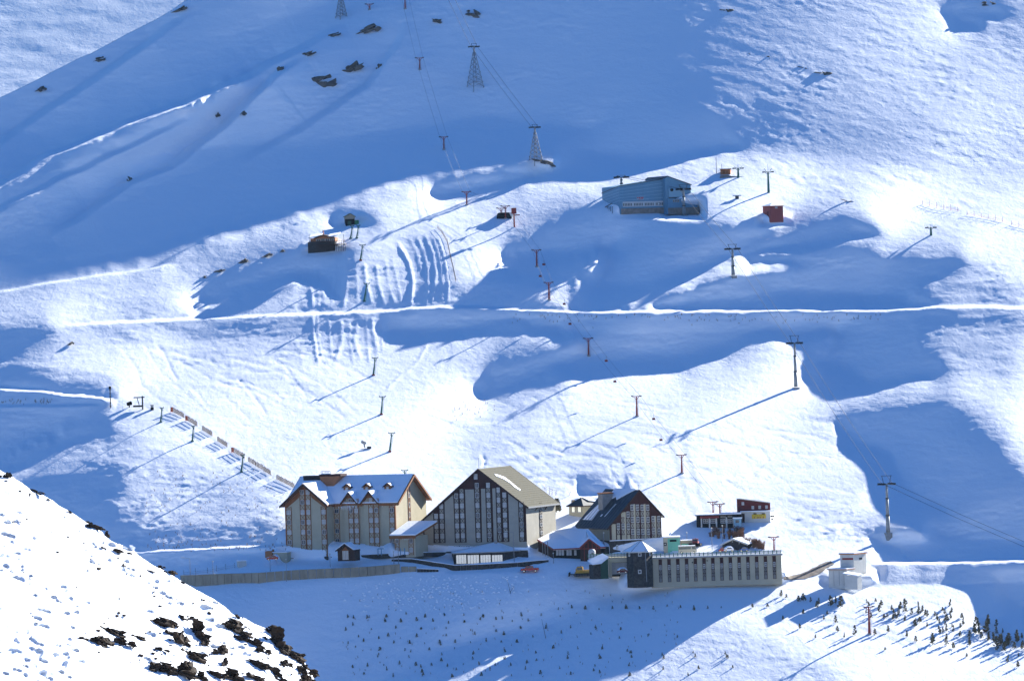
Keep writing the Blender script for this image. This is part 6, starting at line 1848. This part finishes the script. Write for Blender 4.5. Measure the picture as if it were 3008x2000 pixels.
def car(u, v, D, body, label, L=4.0, snow=False):
    P = Vector(pt(np.array(float(u)), np.array(float(v)), np.array(float(D))))
    r = empty('parked_car', P, math.radians(3), label, 'car', 'cars parked on the terrace')
    k = L / 4.0
    prof = [(-2, 0.3), (-2.02, 0.7), (-1.2, 0.85), (-0.6, 1.38), (0.9, 1.4), (1.5, 0.95), (2.0, 0.88), (2.02, 0.35)]
    MB().prism([(x * k, -0.8, z) for x, z in prof], (0, 1.6, 0)).build('body', body, r)
    MB().prism([(-1.0 * k, -0.82, 0.88), (-0.55 * k, -0.82, 1.28), (0.85 * k, -0.82, 1.3), (1.2 * k, -0.82, 0.92)], (0, 0.015, 0)).build('side_window', 'dark_glass', r)
    for x in (-1.25 * k, 1.25 * k): wheel(r, x, -0.72, 0.3, 0.2)
    if snow: MB().prism([(-1.9 * k, -0.75, 0.9), (-0.6 * k, -0.75, 1.45), (0.9 * k, -0.75, 1.46), (1.9 * k, -0.75, 0.95)], (0, 1.5, 0.25)).build('snow_cover', 'roof_snow', r)
car(2141, 1620, 1697, 'car_white', 'white car under snow in front of the stone hut', 2.6 * 1.1, True); car(2185, 1620, 1698, 'car_blue', 'blue car at the right corner of the stone hut', 2.6); car(2122, 1621, 1698.5, 'car_red', 'red car partly hidden beside the snowed white car', 2.2)
car(1828, 1683, 1666, 'wood_red', 'dark maroon trailer under snow by the stone tower', 3.0, True); car(800, 1645, 1697, 'car_red', 'dark red car parked by the left end of the hotel', 3.4)

# ------------------------------------------------------------------ small slope equipment
def snow_cannon():
    P = ground(1072, 1318)
    r = empty('snow_cannon', P, 0.4, 'grey snow cannon standing alone on the bright piste', 'snow cannon')
    MB().tube((0.2, 0, 1.7), (-1.0, 0, 2.3), 0.6, 0.5, 12).build('barrel', 'galvanised', r); MB().bar((0, 0, 0.3), (-0.3, 0, 1.8), 0.25).build('stand', 'steel_dark', r)
    for s in (-1, 1): MB().bar((-1.5, s * 0.8, 0.05), (1.8, s * 0.8, 0.05), 0.16).build('skid', 'steel_dark', r)
    MB().box(0.8, 2.0, -0.4, 0.4, 0.1, 0.7).build('compressor', 'steel_dark', r)
snow_cannon()
def left_station():
    P = ground(412, 1203); k = P.y / F
    r = empty('drag_lift_station', P, 0.1, 'dark drag-lift return station at the top of the left fence line', 'lift station')
    MB().tube((0.8, 0, -1), (0.8, 0, 40 * k), 0.25, n=8).bar((-0.3, 0, 1.5), (-0.9, 0, 36 * k), 0.25).build('mast', 'steel_dark', r)
    MB().bar((-2.0, 0, 36 * k), (1.5, 0, 36 * k), 0.35).build('crossarm', 'steel_dark', r); MB().box(-2.2, 0.6, -0.8, 0.8, 8 * k, 13 * k).build('drive_box', 'shade_black', r)
    P = ground(447, 1203); r = empty('operator_cabin', P, 0.1, 'small dark operator cabin with windows left of the fence line', 'cabin')
    MB().box(-0.5, 0.5, -0.5, 0.5, -0.3, 0.7).build('lower_wall', 'shade_black', r); MB().box(-0.45, 0.45, -0.45, 0.45, 0.7, 1.35).build('window_band', 'curtain', r); MB().box(-0.55, 0.55, -0.55, 0.55, 1.35, 1.5).build('roof', 'shade_black', r)
    P = ground(380, 1196); r = empty('snow_cannon', P, 0.6, 'dark snow cannon left of the drag-lift station', 'snow cannon')
    MB().tube((-0.7, 0, 1.0), (0.7, 0, 1.3), 0.55, 0.65, 10).build('barrel', 'shade_black', r); MB().bar((0, 0, -0.2), (0, 0, 1), 0.3).build('stand', 'steel_dark', r)
    P = ground(325, 1198); r = empty('signal_mast', P, 0, 'banded dark mast with a lamp at the far left of the drag lift', 'mast')
    h = px_h(P, 55); MB().tube((0, 0, -0.5), (0, 0, h), 0.16, n=6).build('pole', 'steel_dark', r); MB().tube((0, 0, h), (0, 0, h + 0.9), 0.4, n=8).build('lamp_head', 'shade_black', r)
    for i in range(6): MB().tube((0, 0, h * (i + 0.5) / 6), (0, 0, h * (i + 0.5) / 6 + 0.25), 0.26, n=6).build('band', 'shade_black', r)
    P = ground(2165, 584); r = empty('picnic_table', P + Vector((0, 0, 0.2)), 0.1, 'snow-topped bench table between the blue station and red hut', 'table')
    MB().box(-1.5, 1.5, -0.5, 0.5, 0.7, 0.82).build('table_top', 'steel_dark', r); MB().box(-1.4, 1.4, -0.45, 0.45, 0.823, 1.05).build('snow_cap', 'roof_snow', r); MB().box(-0.6, 0.6, -0.4, 0.4, -0.4, 0.7).build('pedestal', 'steel_dark', r)
    P = ground(710, 1662); r = empty('white_kiosk', P, 0.3, 'small white box hut left of the hotel annex', 'kiosk')
    MB().box(-1.2, 1.2, -1, 1, -0.5, 1.5).build('wall', 'off_white', r); MB().box(-1.3, 1.3, -1.1, 1.1, 1.503, 1.75).build('roof_snow', 'roof_snow', r)
    MB().bar((0, 0, 0), (0, 0, 0.1), 0.1)
left_station()

# ------------------------------------------------------------------ rocks
def rock_mesh(name, seed, n, m, spread=0.9, flat=0.6):
    """an outcrop: jagged broken blocks pushed through the snow"""
    r = random.Random(seed); bm = bmesh.new()
    for k in range(n):
        g = bmesh.ops.create_icosphere(bm, subdivisions=2 if n < 14 else 1, radius=1.0)
        s = r.uniform(0.32, 0.78); a = r.uniform(0, 6.28)
        d = Vector((r.gauss(0, 0.36) * spread, r.gauss(0, 0.2) * spread, r.gauss(0, 0.27) * spread))
        sx, sy, sz = s * r.uniform(0.7, 1.5), s * r.uniform(0.6, 1.1), s * r.uniform(0.6, 1.2) * flat * 1.4
        rot = Matrix.Rotation(a, 3, 'Z') @ Matrix.Rotation(r.uniform(-0.6, 0.6), 3, 'X')
        for v in g['verts']:
            c = v.co.copy(); q = (round(c.x * 2.2) * 0.37, round(c.y * 2.2) * 0.53, round(c.z * 2.2) * 0.71)
            j = 0.72 + 0.42 * math.sin(q[0] * 9.1 + q[1] * 7.7 + q[2] * 5.3 + k * 2.1)
            c = Vector((max(-0.75, min(0.75, c.x)), max(-0.75, min(0.75, c.y)), max(-0.8, min(0.7, c.z)))) * j
            c += Vector((r.uniform(-1, 1), r.uniform(-1, 1), r.uniform(-1, 1))) * 0.09
            v.co = rot @ Vector((c.x * sx, c.y * sy, c.z * sz)) + d
    me = bpy.data.meshes.new(name); bm.to_mesh(me); bm.free(); me.materials.append(MATS[m])
    return me
NEAR_R = [rock_mesh('rock_outcrop', 100 + i, 9, 'rock', 1.0) for i in range(6)]
FAR_R = [rock_mesh('rock_outcrop', 200 + i, 16, 'far_rock', 1.15) for i in range(4)]
def hill_pt(u, v):
    d = float(hill_depth(np.array([float(u)]), np.array([float(v)]))[0])
    return Vector(pt(np.array(float(u)), np.array(float(v)), np.array(d)))
c4 = lambda X, Y: (X / 2.45, 1360 + Y / 2.45)
BIG = [(800,1215,75,48,'dark rock outcrop at the left end of the near hillside rocks'),(870,1295,60,52,None),(700,1290,78,40,None),(1190,1160,95,58,None),(1310,1270,95,75,'broad dark rock outcrop in the middle of the near hillside'),(1420,1220,80,72,None),(1390,1390,72,64,None),(1180,1490,135,62,'long dark rock band at the bottom edge of the near hillside'),(1320,1510,82,72,None),(1680,1180,95,72,None),(1820,1290,80,75,None),(1990,1300,85,95,'largest dark crag on the right edge of the near hillside'),(2110,1390,75,65,None),(2180,1500,75,60,None),(1620,1450,34,44,None),(1850,1450,65,50,None),(1960,1490,68,66,None),(1680,1540,95,45,None),(1850,1550,75,45,None),(2200,1560,65,40,None),(1940,1215,50,40,None),(680,460,66,45,None),(650,430,34,28,None),(770,515,34,36,None),(505,350,28,22,None),(245,200,70,22,None),(40,100,34,44,'dark rocks on the crest at the left edge of the picture'),(850,630,44,30,None),(750,610,34,16,None),(890,735,28,16,None),(1085,775,34,13,None),(1155,745,30,22,None),(1230,790,46,26,None),(935,650,28,18,None),(1710,1100,28,14,None),(1310,1110,38,14,None),(1000,1255,38,26,None),(1150,1340,44,22,None),(1590,1360,46,46,None),(2060,1350,60,60,None),(1300,850,40,12,None),(350,262,25,8,None),(1750,1230,60,44,None),(1880,1350,50,40,None),(1480,1300,44,36,None),(1560,1520,60,34,None),(2020,1560,70,40,None),(1450,1540,50,34,None),(1240,1230,50,34,None),(2050,1450,54,44,None)]
for i, (X, Y, rx, ry, lab) in enumerate(BIG):
    u, v = c4(X, Y); P = hill_pt(u, min(v, 2060)); k = P.y / F / 2.45
    if Y < 1000: rx, ry = rx * 0.68, ry * 0.62
    o = inst('rock_outcrop', NEAR_R[i % 6], None, P + Vector((0, -0.25, 0)), (rx * k * 1.4, rx * k * 0.8, ry * k * 1.5), (0, 0.32, 0.3 * (i % 5)))
    meta(o, lab or ('small dark rock on the upper crest of the near hillside' if Y < 900 else '%s dark brown rock outcrop on the %s of the near hillside' % ('large' if rx > 72 else 'small' if rx < 50 else 'middling', 'left' if X < 1250 else 'middle' if X < 1700 else 'right edge')), 'rock', 'dark rocks on the near hillside')
# loose stones on the near hillside
def stones():
    r = random.Random(5); bm = bmesh.new()
    for _ in range(170):
        if r.random() < 0.55:
            X, Y = r.gauss(1500, 420), r.gauss(1330, 150)
        else:
            X = r.uniform(0, 2000); Y = 60 + X * 0.62 + abs(r.gauss(0, 1)) * 380
        u, v = c4(X, Y)
        if u < -20 or u > 960 or v > 2030 or v < float(sil_y(np.array(u))) + 3: continue
        P = hill_pt(u, v); s = r.uniform(0.06, 0.2) * (1.5 if r.random() < 0.12 else 1)
        g = bmesh.ops.create_icosphere(bm, subdivisions=1, radius=s)
        for w in g['verts']: w.co = Vector((w.co.x * 1.5, w.co.y, w.co.z * 0.8)) * r.uniform(0.6, 1.2) + P
    me = bpy.data.meshes.new('loose_stones'); bm.to_mesh(me); bm.free(); me.materials.append(MATS['rock'])
    o = inst('loose_stones', me); meta(o, 'small dark stones strewn over the near snowy hillside', 'stones', None, 'stuff')
stones()
# rocks on the mountain
far = [(936,243,52,22,'dense grey rock band on the left of the shaded flank'),(1030,206,40,16,'scattered rocks right of the grey rock band'),(1079,93,36,14,'rocks high on the upper left spur'),(1117,194,9,8,'single dark boulder on the shaded flank'),(1400,45,26,14,'rocks above the middle lattice pylon'),(1285,64,14,8,'few rocks near the ropes at the top'),(2142,32,24,18,'brown rock knob at the top of the right flank'),(2216,161,26,12,'left rocks of the band on the right flank'),(2280,170,24,14,'middle rocks of the band on the right flank'),(2369,199,22,12,'rocks just left of the dark crag on the right flank'),(2428,218,30,20,'dark crag with a pointed shadow on the right flank'),(2763,424,26,14,'lone crag low on the right flank'),(2924,15,34,20,'grey crag at the top right corner'),(716,769,14,7,'brown rocks on the crest left of the lodge'),(784,752,16,5,'line of rocks just left of the lodge'),(640,797,22,4,'thin line of rocks on the crest below the lodge'),(602,813,6,4,'small dark stone at the end of the crest line'),(830,738,6,5,'dark boulder beside the lodge'),(208,1010,10,5,'dark rocks below the left bump'),(2525,592,34,5,'thin line of rocks on the bright slope right of the red hut'),(2330,548,30,4,'line of rocks behind the green tower'),(2932,862,8,5,'dark rock at the right edge above the road'),(1600,478,30,7,'gravelly rocks round the foot of the crest pylon'),(2905,775,20,7,'rocks on the lit brow at far right'),(383,530,8,14,'dark rocks in the gully on the left flank'),(640,340,8,8,'small dark rocks on the left spur'),(715,335,9,7,'dark rock on the rim of the left spur'),(826,205,14,12,'dark rocks on the upper left spur'),(290,175,20,8,'rocks on the far left ridge'),(530,30,22,7,'rocks near the top of the far ridge'),(120,265,16,8,'rocks low on the far left ridge'),(900,160,30,7,'brown rocks along the crest of the left spur'),(975,105,28,6,'brown rocks near the head of the left spur')]
for i, (u, v, rx, ry, lab) in enumerate(far):
    P = ground(u, v); k = P.y / F
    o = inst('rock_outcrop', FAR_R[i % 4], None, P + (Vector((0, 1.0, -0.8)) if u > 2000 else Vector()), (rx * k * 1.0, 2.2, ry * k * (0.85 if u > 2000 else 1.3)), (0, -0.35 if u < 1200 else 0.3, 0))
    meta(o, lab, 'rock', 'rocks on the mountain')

# ------------------------------------------------------------------ young pines
def pine_parts(seed, n=70, slim=1.0):
    """unit-height young mountain pine: whorls of upswept needle tufts; returns crown, trunk"""
    r = random.Random(seed); v, f = [], []
    lean = Vector((r.uniform(-0.08, 0.08), r.uniform(-0.08, 0.08), 0))
    for i in range(n):
        t = (i / n) ** 0.85
        z = 0.10 + 0.86 * t
        rad = slim * (0.34 * (1 - t) ** 0.7 + 0.05) * r.uniform(0.45, 1.15)
        a = r.uniform(0, 6.28)
        c = Vector((math.cos(a) * rad * 0.55, math.sin(a) * rad * 0.55, z)) + lean * z
        d = Vector((math.cos(a), math.sin(a), r.uniform(0.3, 1.1))).normalized()
        L = r.uniform(0.10, 0.2) * (1.15 - 0.4 * t)
        s = d.cross(Vector((0, 0, 1))).normalized() * L * 0.42
        up = s.cross(d).normalized() * L * 0.34
        k = len(v)
        v += [c - d * L * 0.5, c + s, c + up, c - s, c - up, c + d * L]
        f += [(k, k + 1, k + 2), (k, k + 2, k + 3), (k, k + 3, k + 4), (k, k + 4, k + 1), (k + 5, k + 2, k + 1), (k + 5, k + 3, k + 2), (k + 5, k + 4, k + 3), (k + 5, k + 1, k + 4)]
    me = bpy.data.meshes.new('crown'); me.from_pydata([tuple(p) for p in v], [], f); me.materials.append(MATS['pine'])
    tr = MB().tube((0, 0, -0.12), tuple(lean * 0.9 + Vector((0, 0, 0.9))), 0.03, 0.01, 5).mesh('trunk', 'bark')
    return me, tr
PINES = [pine_parts(500 + i, (42, 60, 75, 50, 85)[i % 5], (0.75, 1.0, 1.15, 0.6, 1.3)[i % 5]) for i in range(8)]
def pine(u, v, px, label, group, rr, parts):
    P = ground(u, v); h = px_h(P, px)
    cr, tr = PINES[rr.randrange(8)]
    w = h * rr.uniform(0.85, 1.25)
    if parts:
        r = empty('pine_tree', P, rr.uniform(0, 6.28), label, 'tree', group); r.scale = (w, w, h)
        inst('crown', cr, r); inst('trunk', tr, r)
    else:
        o = inst('pine_sapling', cr, None, P - Vector((0, 0, 0.1 * h)), (w, w, h), (0, 0, rr.uniform(0, 6.28))); meta(o, label, 'sapling', group)
rr = random.Random(21)
cnt = 0
band = [(2530, 1790), (2600, 1800), (2700, 1812), (2780, 1835), (2860, 1856), (2940, 1880), (3005, 1900)]
for i in range(92):      # dense belt at lower right
    t = rr.random(); u = 2540 + 480 * t
    v = float(np.interp(u, [p[0] for p in band], [p[1] for p in band])) + rr.gauss(0, 19)
    hp = rr.uniform(11, 30) * (0.8 + 0.4 * t)
    pine(u, v, hp, '%s olive-green young pine in the %s of the dense belt at lower right' % ('tall' if hp > 25 else 'short' if hp < 16 else 'middling', 'left third' if t < 0.33 else 'middle' if t < 0.67 else 'right third'), 'pines in the belt at lower right', rr, True)
for u, v, px in [(2295, 1747, 22), (2345, 1762, 20), (2360, 1760, 26), (2310, 1752, 14), (2440, 1775, 36), (2470, 1780, 40), (2455, 1768, 26), (2405, 1770, 22), (2382, 1764, 18), (2512, 1862, 36), (2480, 1868, 18), (2455, 1825, 26), (2400, 1780, 24), (2360, 1798, 16), (2420, 1815, 16), (2350, 1842, 18), (2300, 1815, 14), (2430, 1800, 14), (2210, 1780, 14), (2255, 1778, 12), (2665, 1866, 22), (2610, 1852, 24), (2690, 1880, 20), (2740, 1888, 40), (2780, 1890, 30), (2800, 1900, 22), (2930, 1905, 26), (2990, 1955, 22), (2960, 1940, 26), (2600, 1905, 12), (2460, 1850, 20), (2395, 1870, 14), (2570, 1860, 22), (2840, 1925, 14)]:
    pine(u, v + 4, px * 0.9, '%s scattered young pine on the sunlit slope %s' % ('tiny' if px < 16 else 'small' if px < 24 else 'taller', 'left of the lower red tower' if u < 2500 else 'right of the lower red tower'), 'scattered pines on the sunlit slope', rr, True)
rows_ = [(1788, 1640, 2120), (1812, 1000, 1680), (1826, 1000, 1560), (1848, 1000, 1880), (1868, 1000, 2020), (1886, 1020, 1560), (1906, 1010, 1880), (1918, 1030, 2140), (1934, 1080, 2200), (1952, 1000, 1560), (1966, 1020, 2240), (1984, 1020, 2060)]
n_s = 172
for i in range(n_s):      # planted rows below the terrace
    v0, ua, ub = rows_[i % len(rows_)]
    u = ua + (ub - ua) * ((i * 0.6180339) % 1.0); v = v0 + rr.gauss(0, 4)
    hp = rr.uniform(6.5, 14); row = ['top', 'second', 'third', 'fourth', 'fifth', 'sixth', 'seventh', 'eighth', 'ninth', 'tenth', 'eleventh', 'lowest'][i % 12]
    lit_side = u > 1760 - (v - 1771) * 1.65
    pine(u, v, hp, '%s pine sapling in the %s planted row on the %s slope' % ('tiny' if hp < 9.5 else 'small', row, 'sunlit lower' if lit_side else 'shaded embankment'), 'pine saplings in planted rows', rr, False)

# ------------------------------------------------------------------ bare shrubs, lone stems
def shrub_mesh(seed, n=26, spread=0.5):
    r = random.Random(seed); b = MB()
    for i in range(n):
        a = r.uniform(0, 6.28); s = r.uniform(0.1, 1) * spread
        p0 = Vector((r.gauss(0, 0.12), r.gauss(0, 0.12), -0.1)); p1 = Vector((math.cos(a) * s * 0.6, math.sin(a) * s * 0.6, r.uniform(0.5, 0.8))); p2 = p1 + Vector((math.cos(a + 0.5) * 0.15, math.sin(a + 0.5) * 0.15, r.uniform(0.15, 0.3)))
        b.bar(p0, p1, 0.035, 0, 0.022); b.bar(p1, p2, 0.022, 0, 0.01)
        p3 = p1 + Vector((math.cos(a - 0.9) * 0.2, math.sin(a - 0.9) * 0.2, r.uniform(0.05, 0.2))); b.bar(p1, p3, 0.018, 0, 0.01)
    return b.mesh('bare_shrub', 'twig')
SHR = [shrub_mesh(700 + i) for i in range(4)]
cc4 = lambda X, Y: (1880 + X / 4.9, 1420 + Y / 4.9)
for i in range(46):
    if i < 28: X, Y = rr.uniform(985, 1500), rr.uniform(700, 800)
    else: X, Y = rr.uniform(1480, 1800), 0; Y = 840 + (X - 1480) * 0.36 + rr.uniform(-30, 25)
    u, v = cc4(X, Y); P = ground(u, v); h = px_h(P, rr.uniform(14, 26))
    o = inst('bare_shrub', SHR[i % 4], None, P, (h, h, h), (0, 0, rr.uniform(0, 6)))
    meta(o, 'leafless brown shrub in the thicket %s' % ('below the ski shop' if i < 28 else 'right of the stone hut'), 'shrub', 'leafless shrubs behind the terrace')
def big_tree():
    P = ground(1634, 1505); h = px_h(P, 42)
    r = empty('dark_conifer', P, 0, 'dark bushy conifer behind the right end of the middle hotel', 'tree'); r.scale = (h * 0.95, h * 0.95, h)
    inst('crown', pine_parts(900, 320, 1.25)[0], r); inst('trunk', PINES[1][1], r)
big_tree()
for i, (X, Ya, Yb) in enumerate([(1742, 318, 440), (1780, 352, 440), (1808, 365, 445), (1850, 380, 450), (1712, 350, 430), (2003, 405, 450)]):
    u, v = 1160 + X / 3.92, 1340 + Yb / 3.92; P = ground(u, v); h = px_h(P, (Yb - Ya) / 3.92)
    b = MB().tube((0, 0, -0.3), (0.1 * i, 0, h), 0.07, 0.03, 5)
    for j in range(4): b.bar((0.05 * i, 0, h * (0.4 + 0.13 * j)), (0.05 * i + (-1) ** j * 0.5, 0, h * (0.52 + 0.13 * j)), 0.04)
    o = b.build('bare_sapling', 'twig'); o.location = P; meta(o, 'thin leafless sapling, %s of the group behind the middle hotel' % ['tallest', 'second tallest', 'leaning middle one', 'right one', 'leftmost one', 'outlying one'][i], 'sapling', 'leafless saplings behind the middle hotel')
for i, (u, v, h_, lab) in enumerate([(1500, 1742, 40, 'leafless forked stem on the shaded embankment below the truck'), (1604, 1873, 56, 'bare leaning pole at the edge of the embankment shade')]):
    P = ground(u, v); h = px_h(P, h_); b = MB().tube((0, 0, -0.4), (-h * 0.2, 0, h), 0.09, 0.04, 6)
    if i == 0: b.tube((-0.1 * h * 0.2, 0, h * 0.1), (h * 0.28, 0, h * 0.55), 0.06, 0.03, 5).tube((h * 0.1, 0, h * 0.3), (h * 0.1, 0, h * 0.6), 0.04, 0.02, 5)
    o = b.build('dead_tree', 'bark'); o.location = P; meta(o, lab, 'dead tree')
# dry grass poking through, and lumps of ploughed snow
def scatter(name, label, cat, spots, fn, m):
    b = MB()
    for u, v in spots: fn(b, ground(u, v))
    o = b.build(name, m); meta(o, label, cat, None, 'stuff')
sp = [(rr.uniform(420, 850), rr.uniform(1380, 1610)) for _ in range(150)] + [(rr.uniform(420, 850), 1604 + rr.gauss(0, 6)) for _ in range(60)] + [(rr.uniform(1000, 2000), rr.uniform(1730, 1990)) for _ in range(150)] + [(rr.uniform(1330, 1460), 1200 + rr.gauss(0, 22)) for _ in range(30)] + [(rr.uniform(1500, 2600), 925 + abs(rr.gauss(0, 12))) for _ in range(120)] + [(rr.uniform(0, 160), rr.gauss(1180, 5)) for _ in range(40)]
def tuft(b, P):
    for _ in range(4):
        b.bar(P - Vector((0, 0, 0.1)), P + Vector((rr.uniform(-0.3, 0.3), rr.uniform(-0.2, 0.2), rr.uniform(0.25, 0.8))), 0.05, 0, 0.02)
scatter('dry_grass', 'dry brown grass tufts poking through the snow', 'grass', [(u, v) for u, v in sp if v < float(sil_y(np.array(u)))], tuft, 'dry_grass')
sp = [(rr.gauss(1290, 150), rr.gauss(1745, 35)) for _ in range(420)]
def lump(b, P):
    s = rr.uniform(0.12, 0.42); b.prism([P + Vector((-s, 0, 0)), P + Vector((s * 0.8, -s * 0.3, -s * 0.2)), P + Vector((s * 0.3, 0, s * 0.9)), P + Vector((-s * 0.6, 0, s * 0.6))], (s * 0.2, -s, -s * 0.2))
scatter('snow_lumps', 'lumps of ploughed snow on the embankment below the pavilion', 'snow', [(u, v) for u, v in sp if 1000 < u < 1640 and 1690 < v < 1850], lump, 'roof_snow')

# ------------------------------------------------------------------ bare access track by the pump house
def track():
    cl = [(2250, 1702), (2300, 1700), (2360, 1692), (2400, 1676), (2425, 1660), (2446, 1652)]; wd = [3, 4, 7, 9, 7, 5]
    n = 60; us = np.linspace(0, len(cl) - 1, n); V_, F_ = [], []
    for i, t in enumerate(us):
        k = min(int(t), len(cl) - 2); f = t - k
        u = cl[k][0] * (1 - f) + cl[k + 1][0] * f; v = cl[k][1] * (1 - f) + cl[k + 1][1] * f; w = wd[k] * (1 - f) + wd[k + 1] * f
        for j in range(5):
            q = (j - 2) / 2; P = ground(u + q * w * 0.9 + 1.5 * math.sin(i * 0.7 + j), v + q * w)
            V_.append(P * 0.9999 + Vector((0, 0, 0.12)))
    for i in range(n - 1):
        for j in range(4): F_.append((i * 5 + j, i * 5 + j + 1, i * 5 + j + 6, i * 5 + j + 5))
    o = mesh_np('access_track', np.array([tuple(p) for p in V_]), np.array(F_), MATS['gravel']); meta(o, kind='structure')
track()

# ------------------------------------------------------------------ thin mountain haze
def haze():
    o = MB().box(-3400, 3400, -3500, 4600, -230, 760).build('haze', 'snow')
    o.data.materials.clear()
    m = bpy.data.materials.new('haze'); m.use_nodes = True; nt = m.node_tree; nt.nodes.clear()
    out = nt.nodes.new('ShaderNodeOutputMaterial'); v = nt.nodes.new('ShaderNodeVolumePrincipled')
    v.inputs['Color'].default_value = (0.42, 0.68, 1.0, 1); v.inputs['Density'].default_value = 0.000010
    nt.links.new(v.outputs[0], out.inputs['Volume']); o.data.materials.append(m)
    meta(o, 'thin bluish air haze over the whole valley', 'haze', None, 'stuff')
haze()
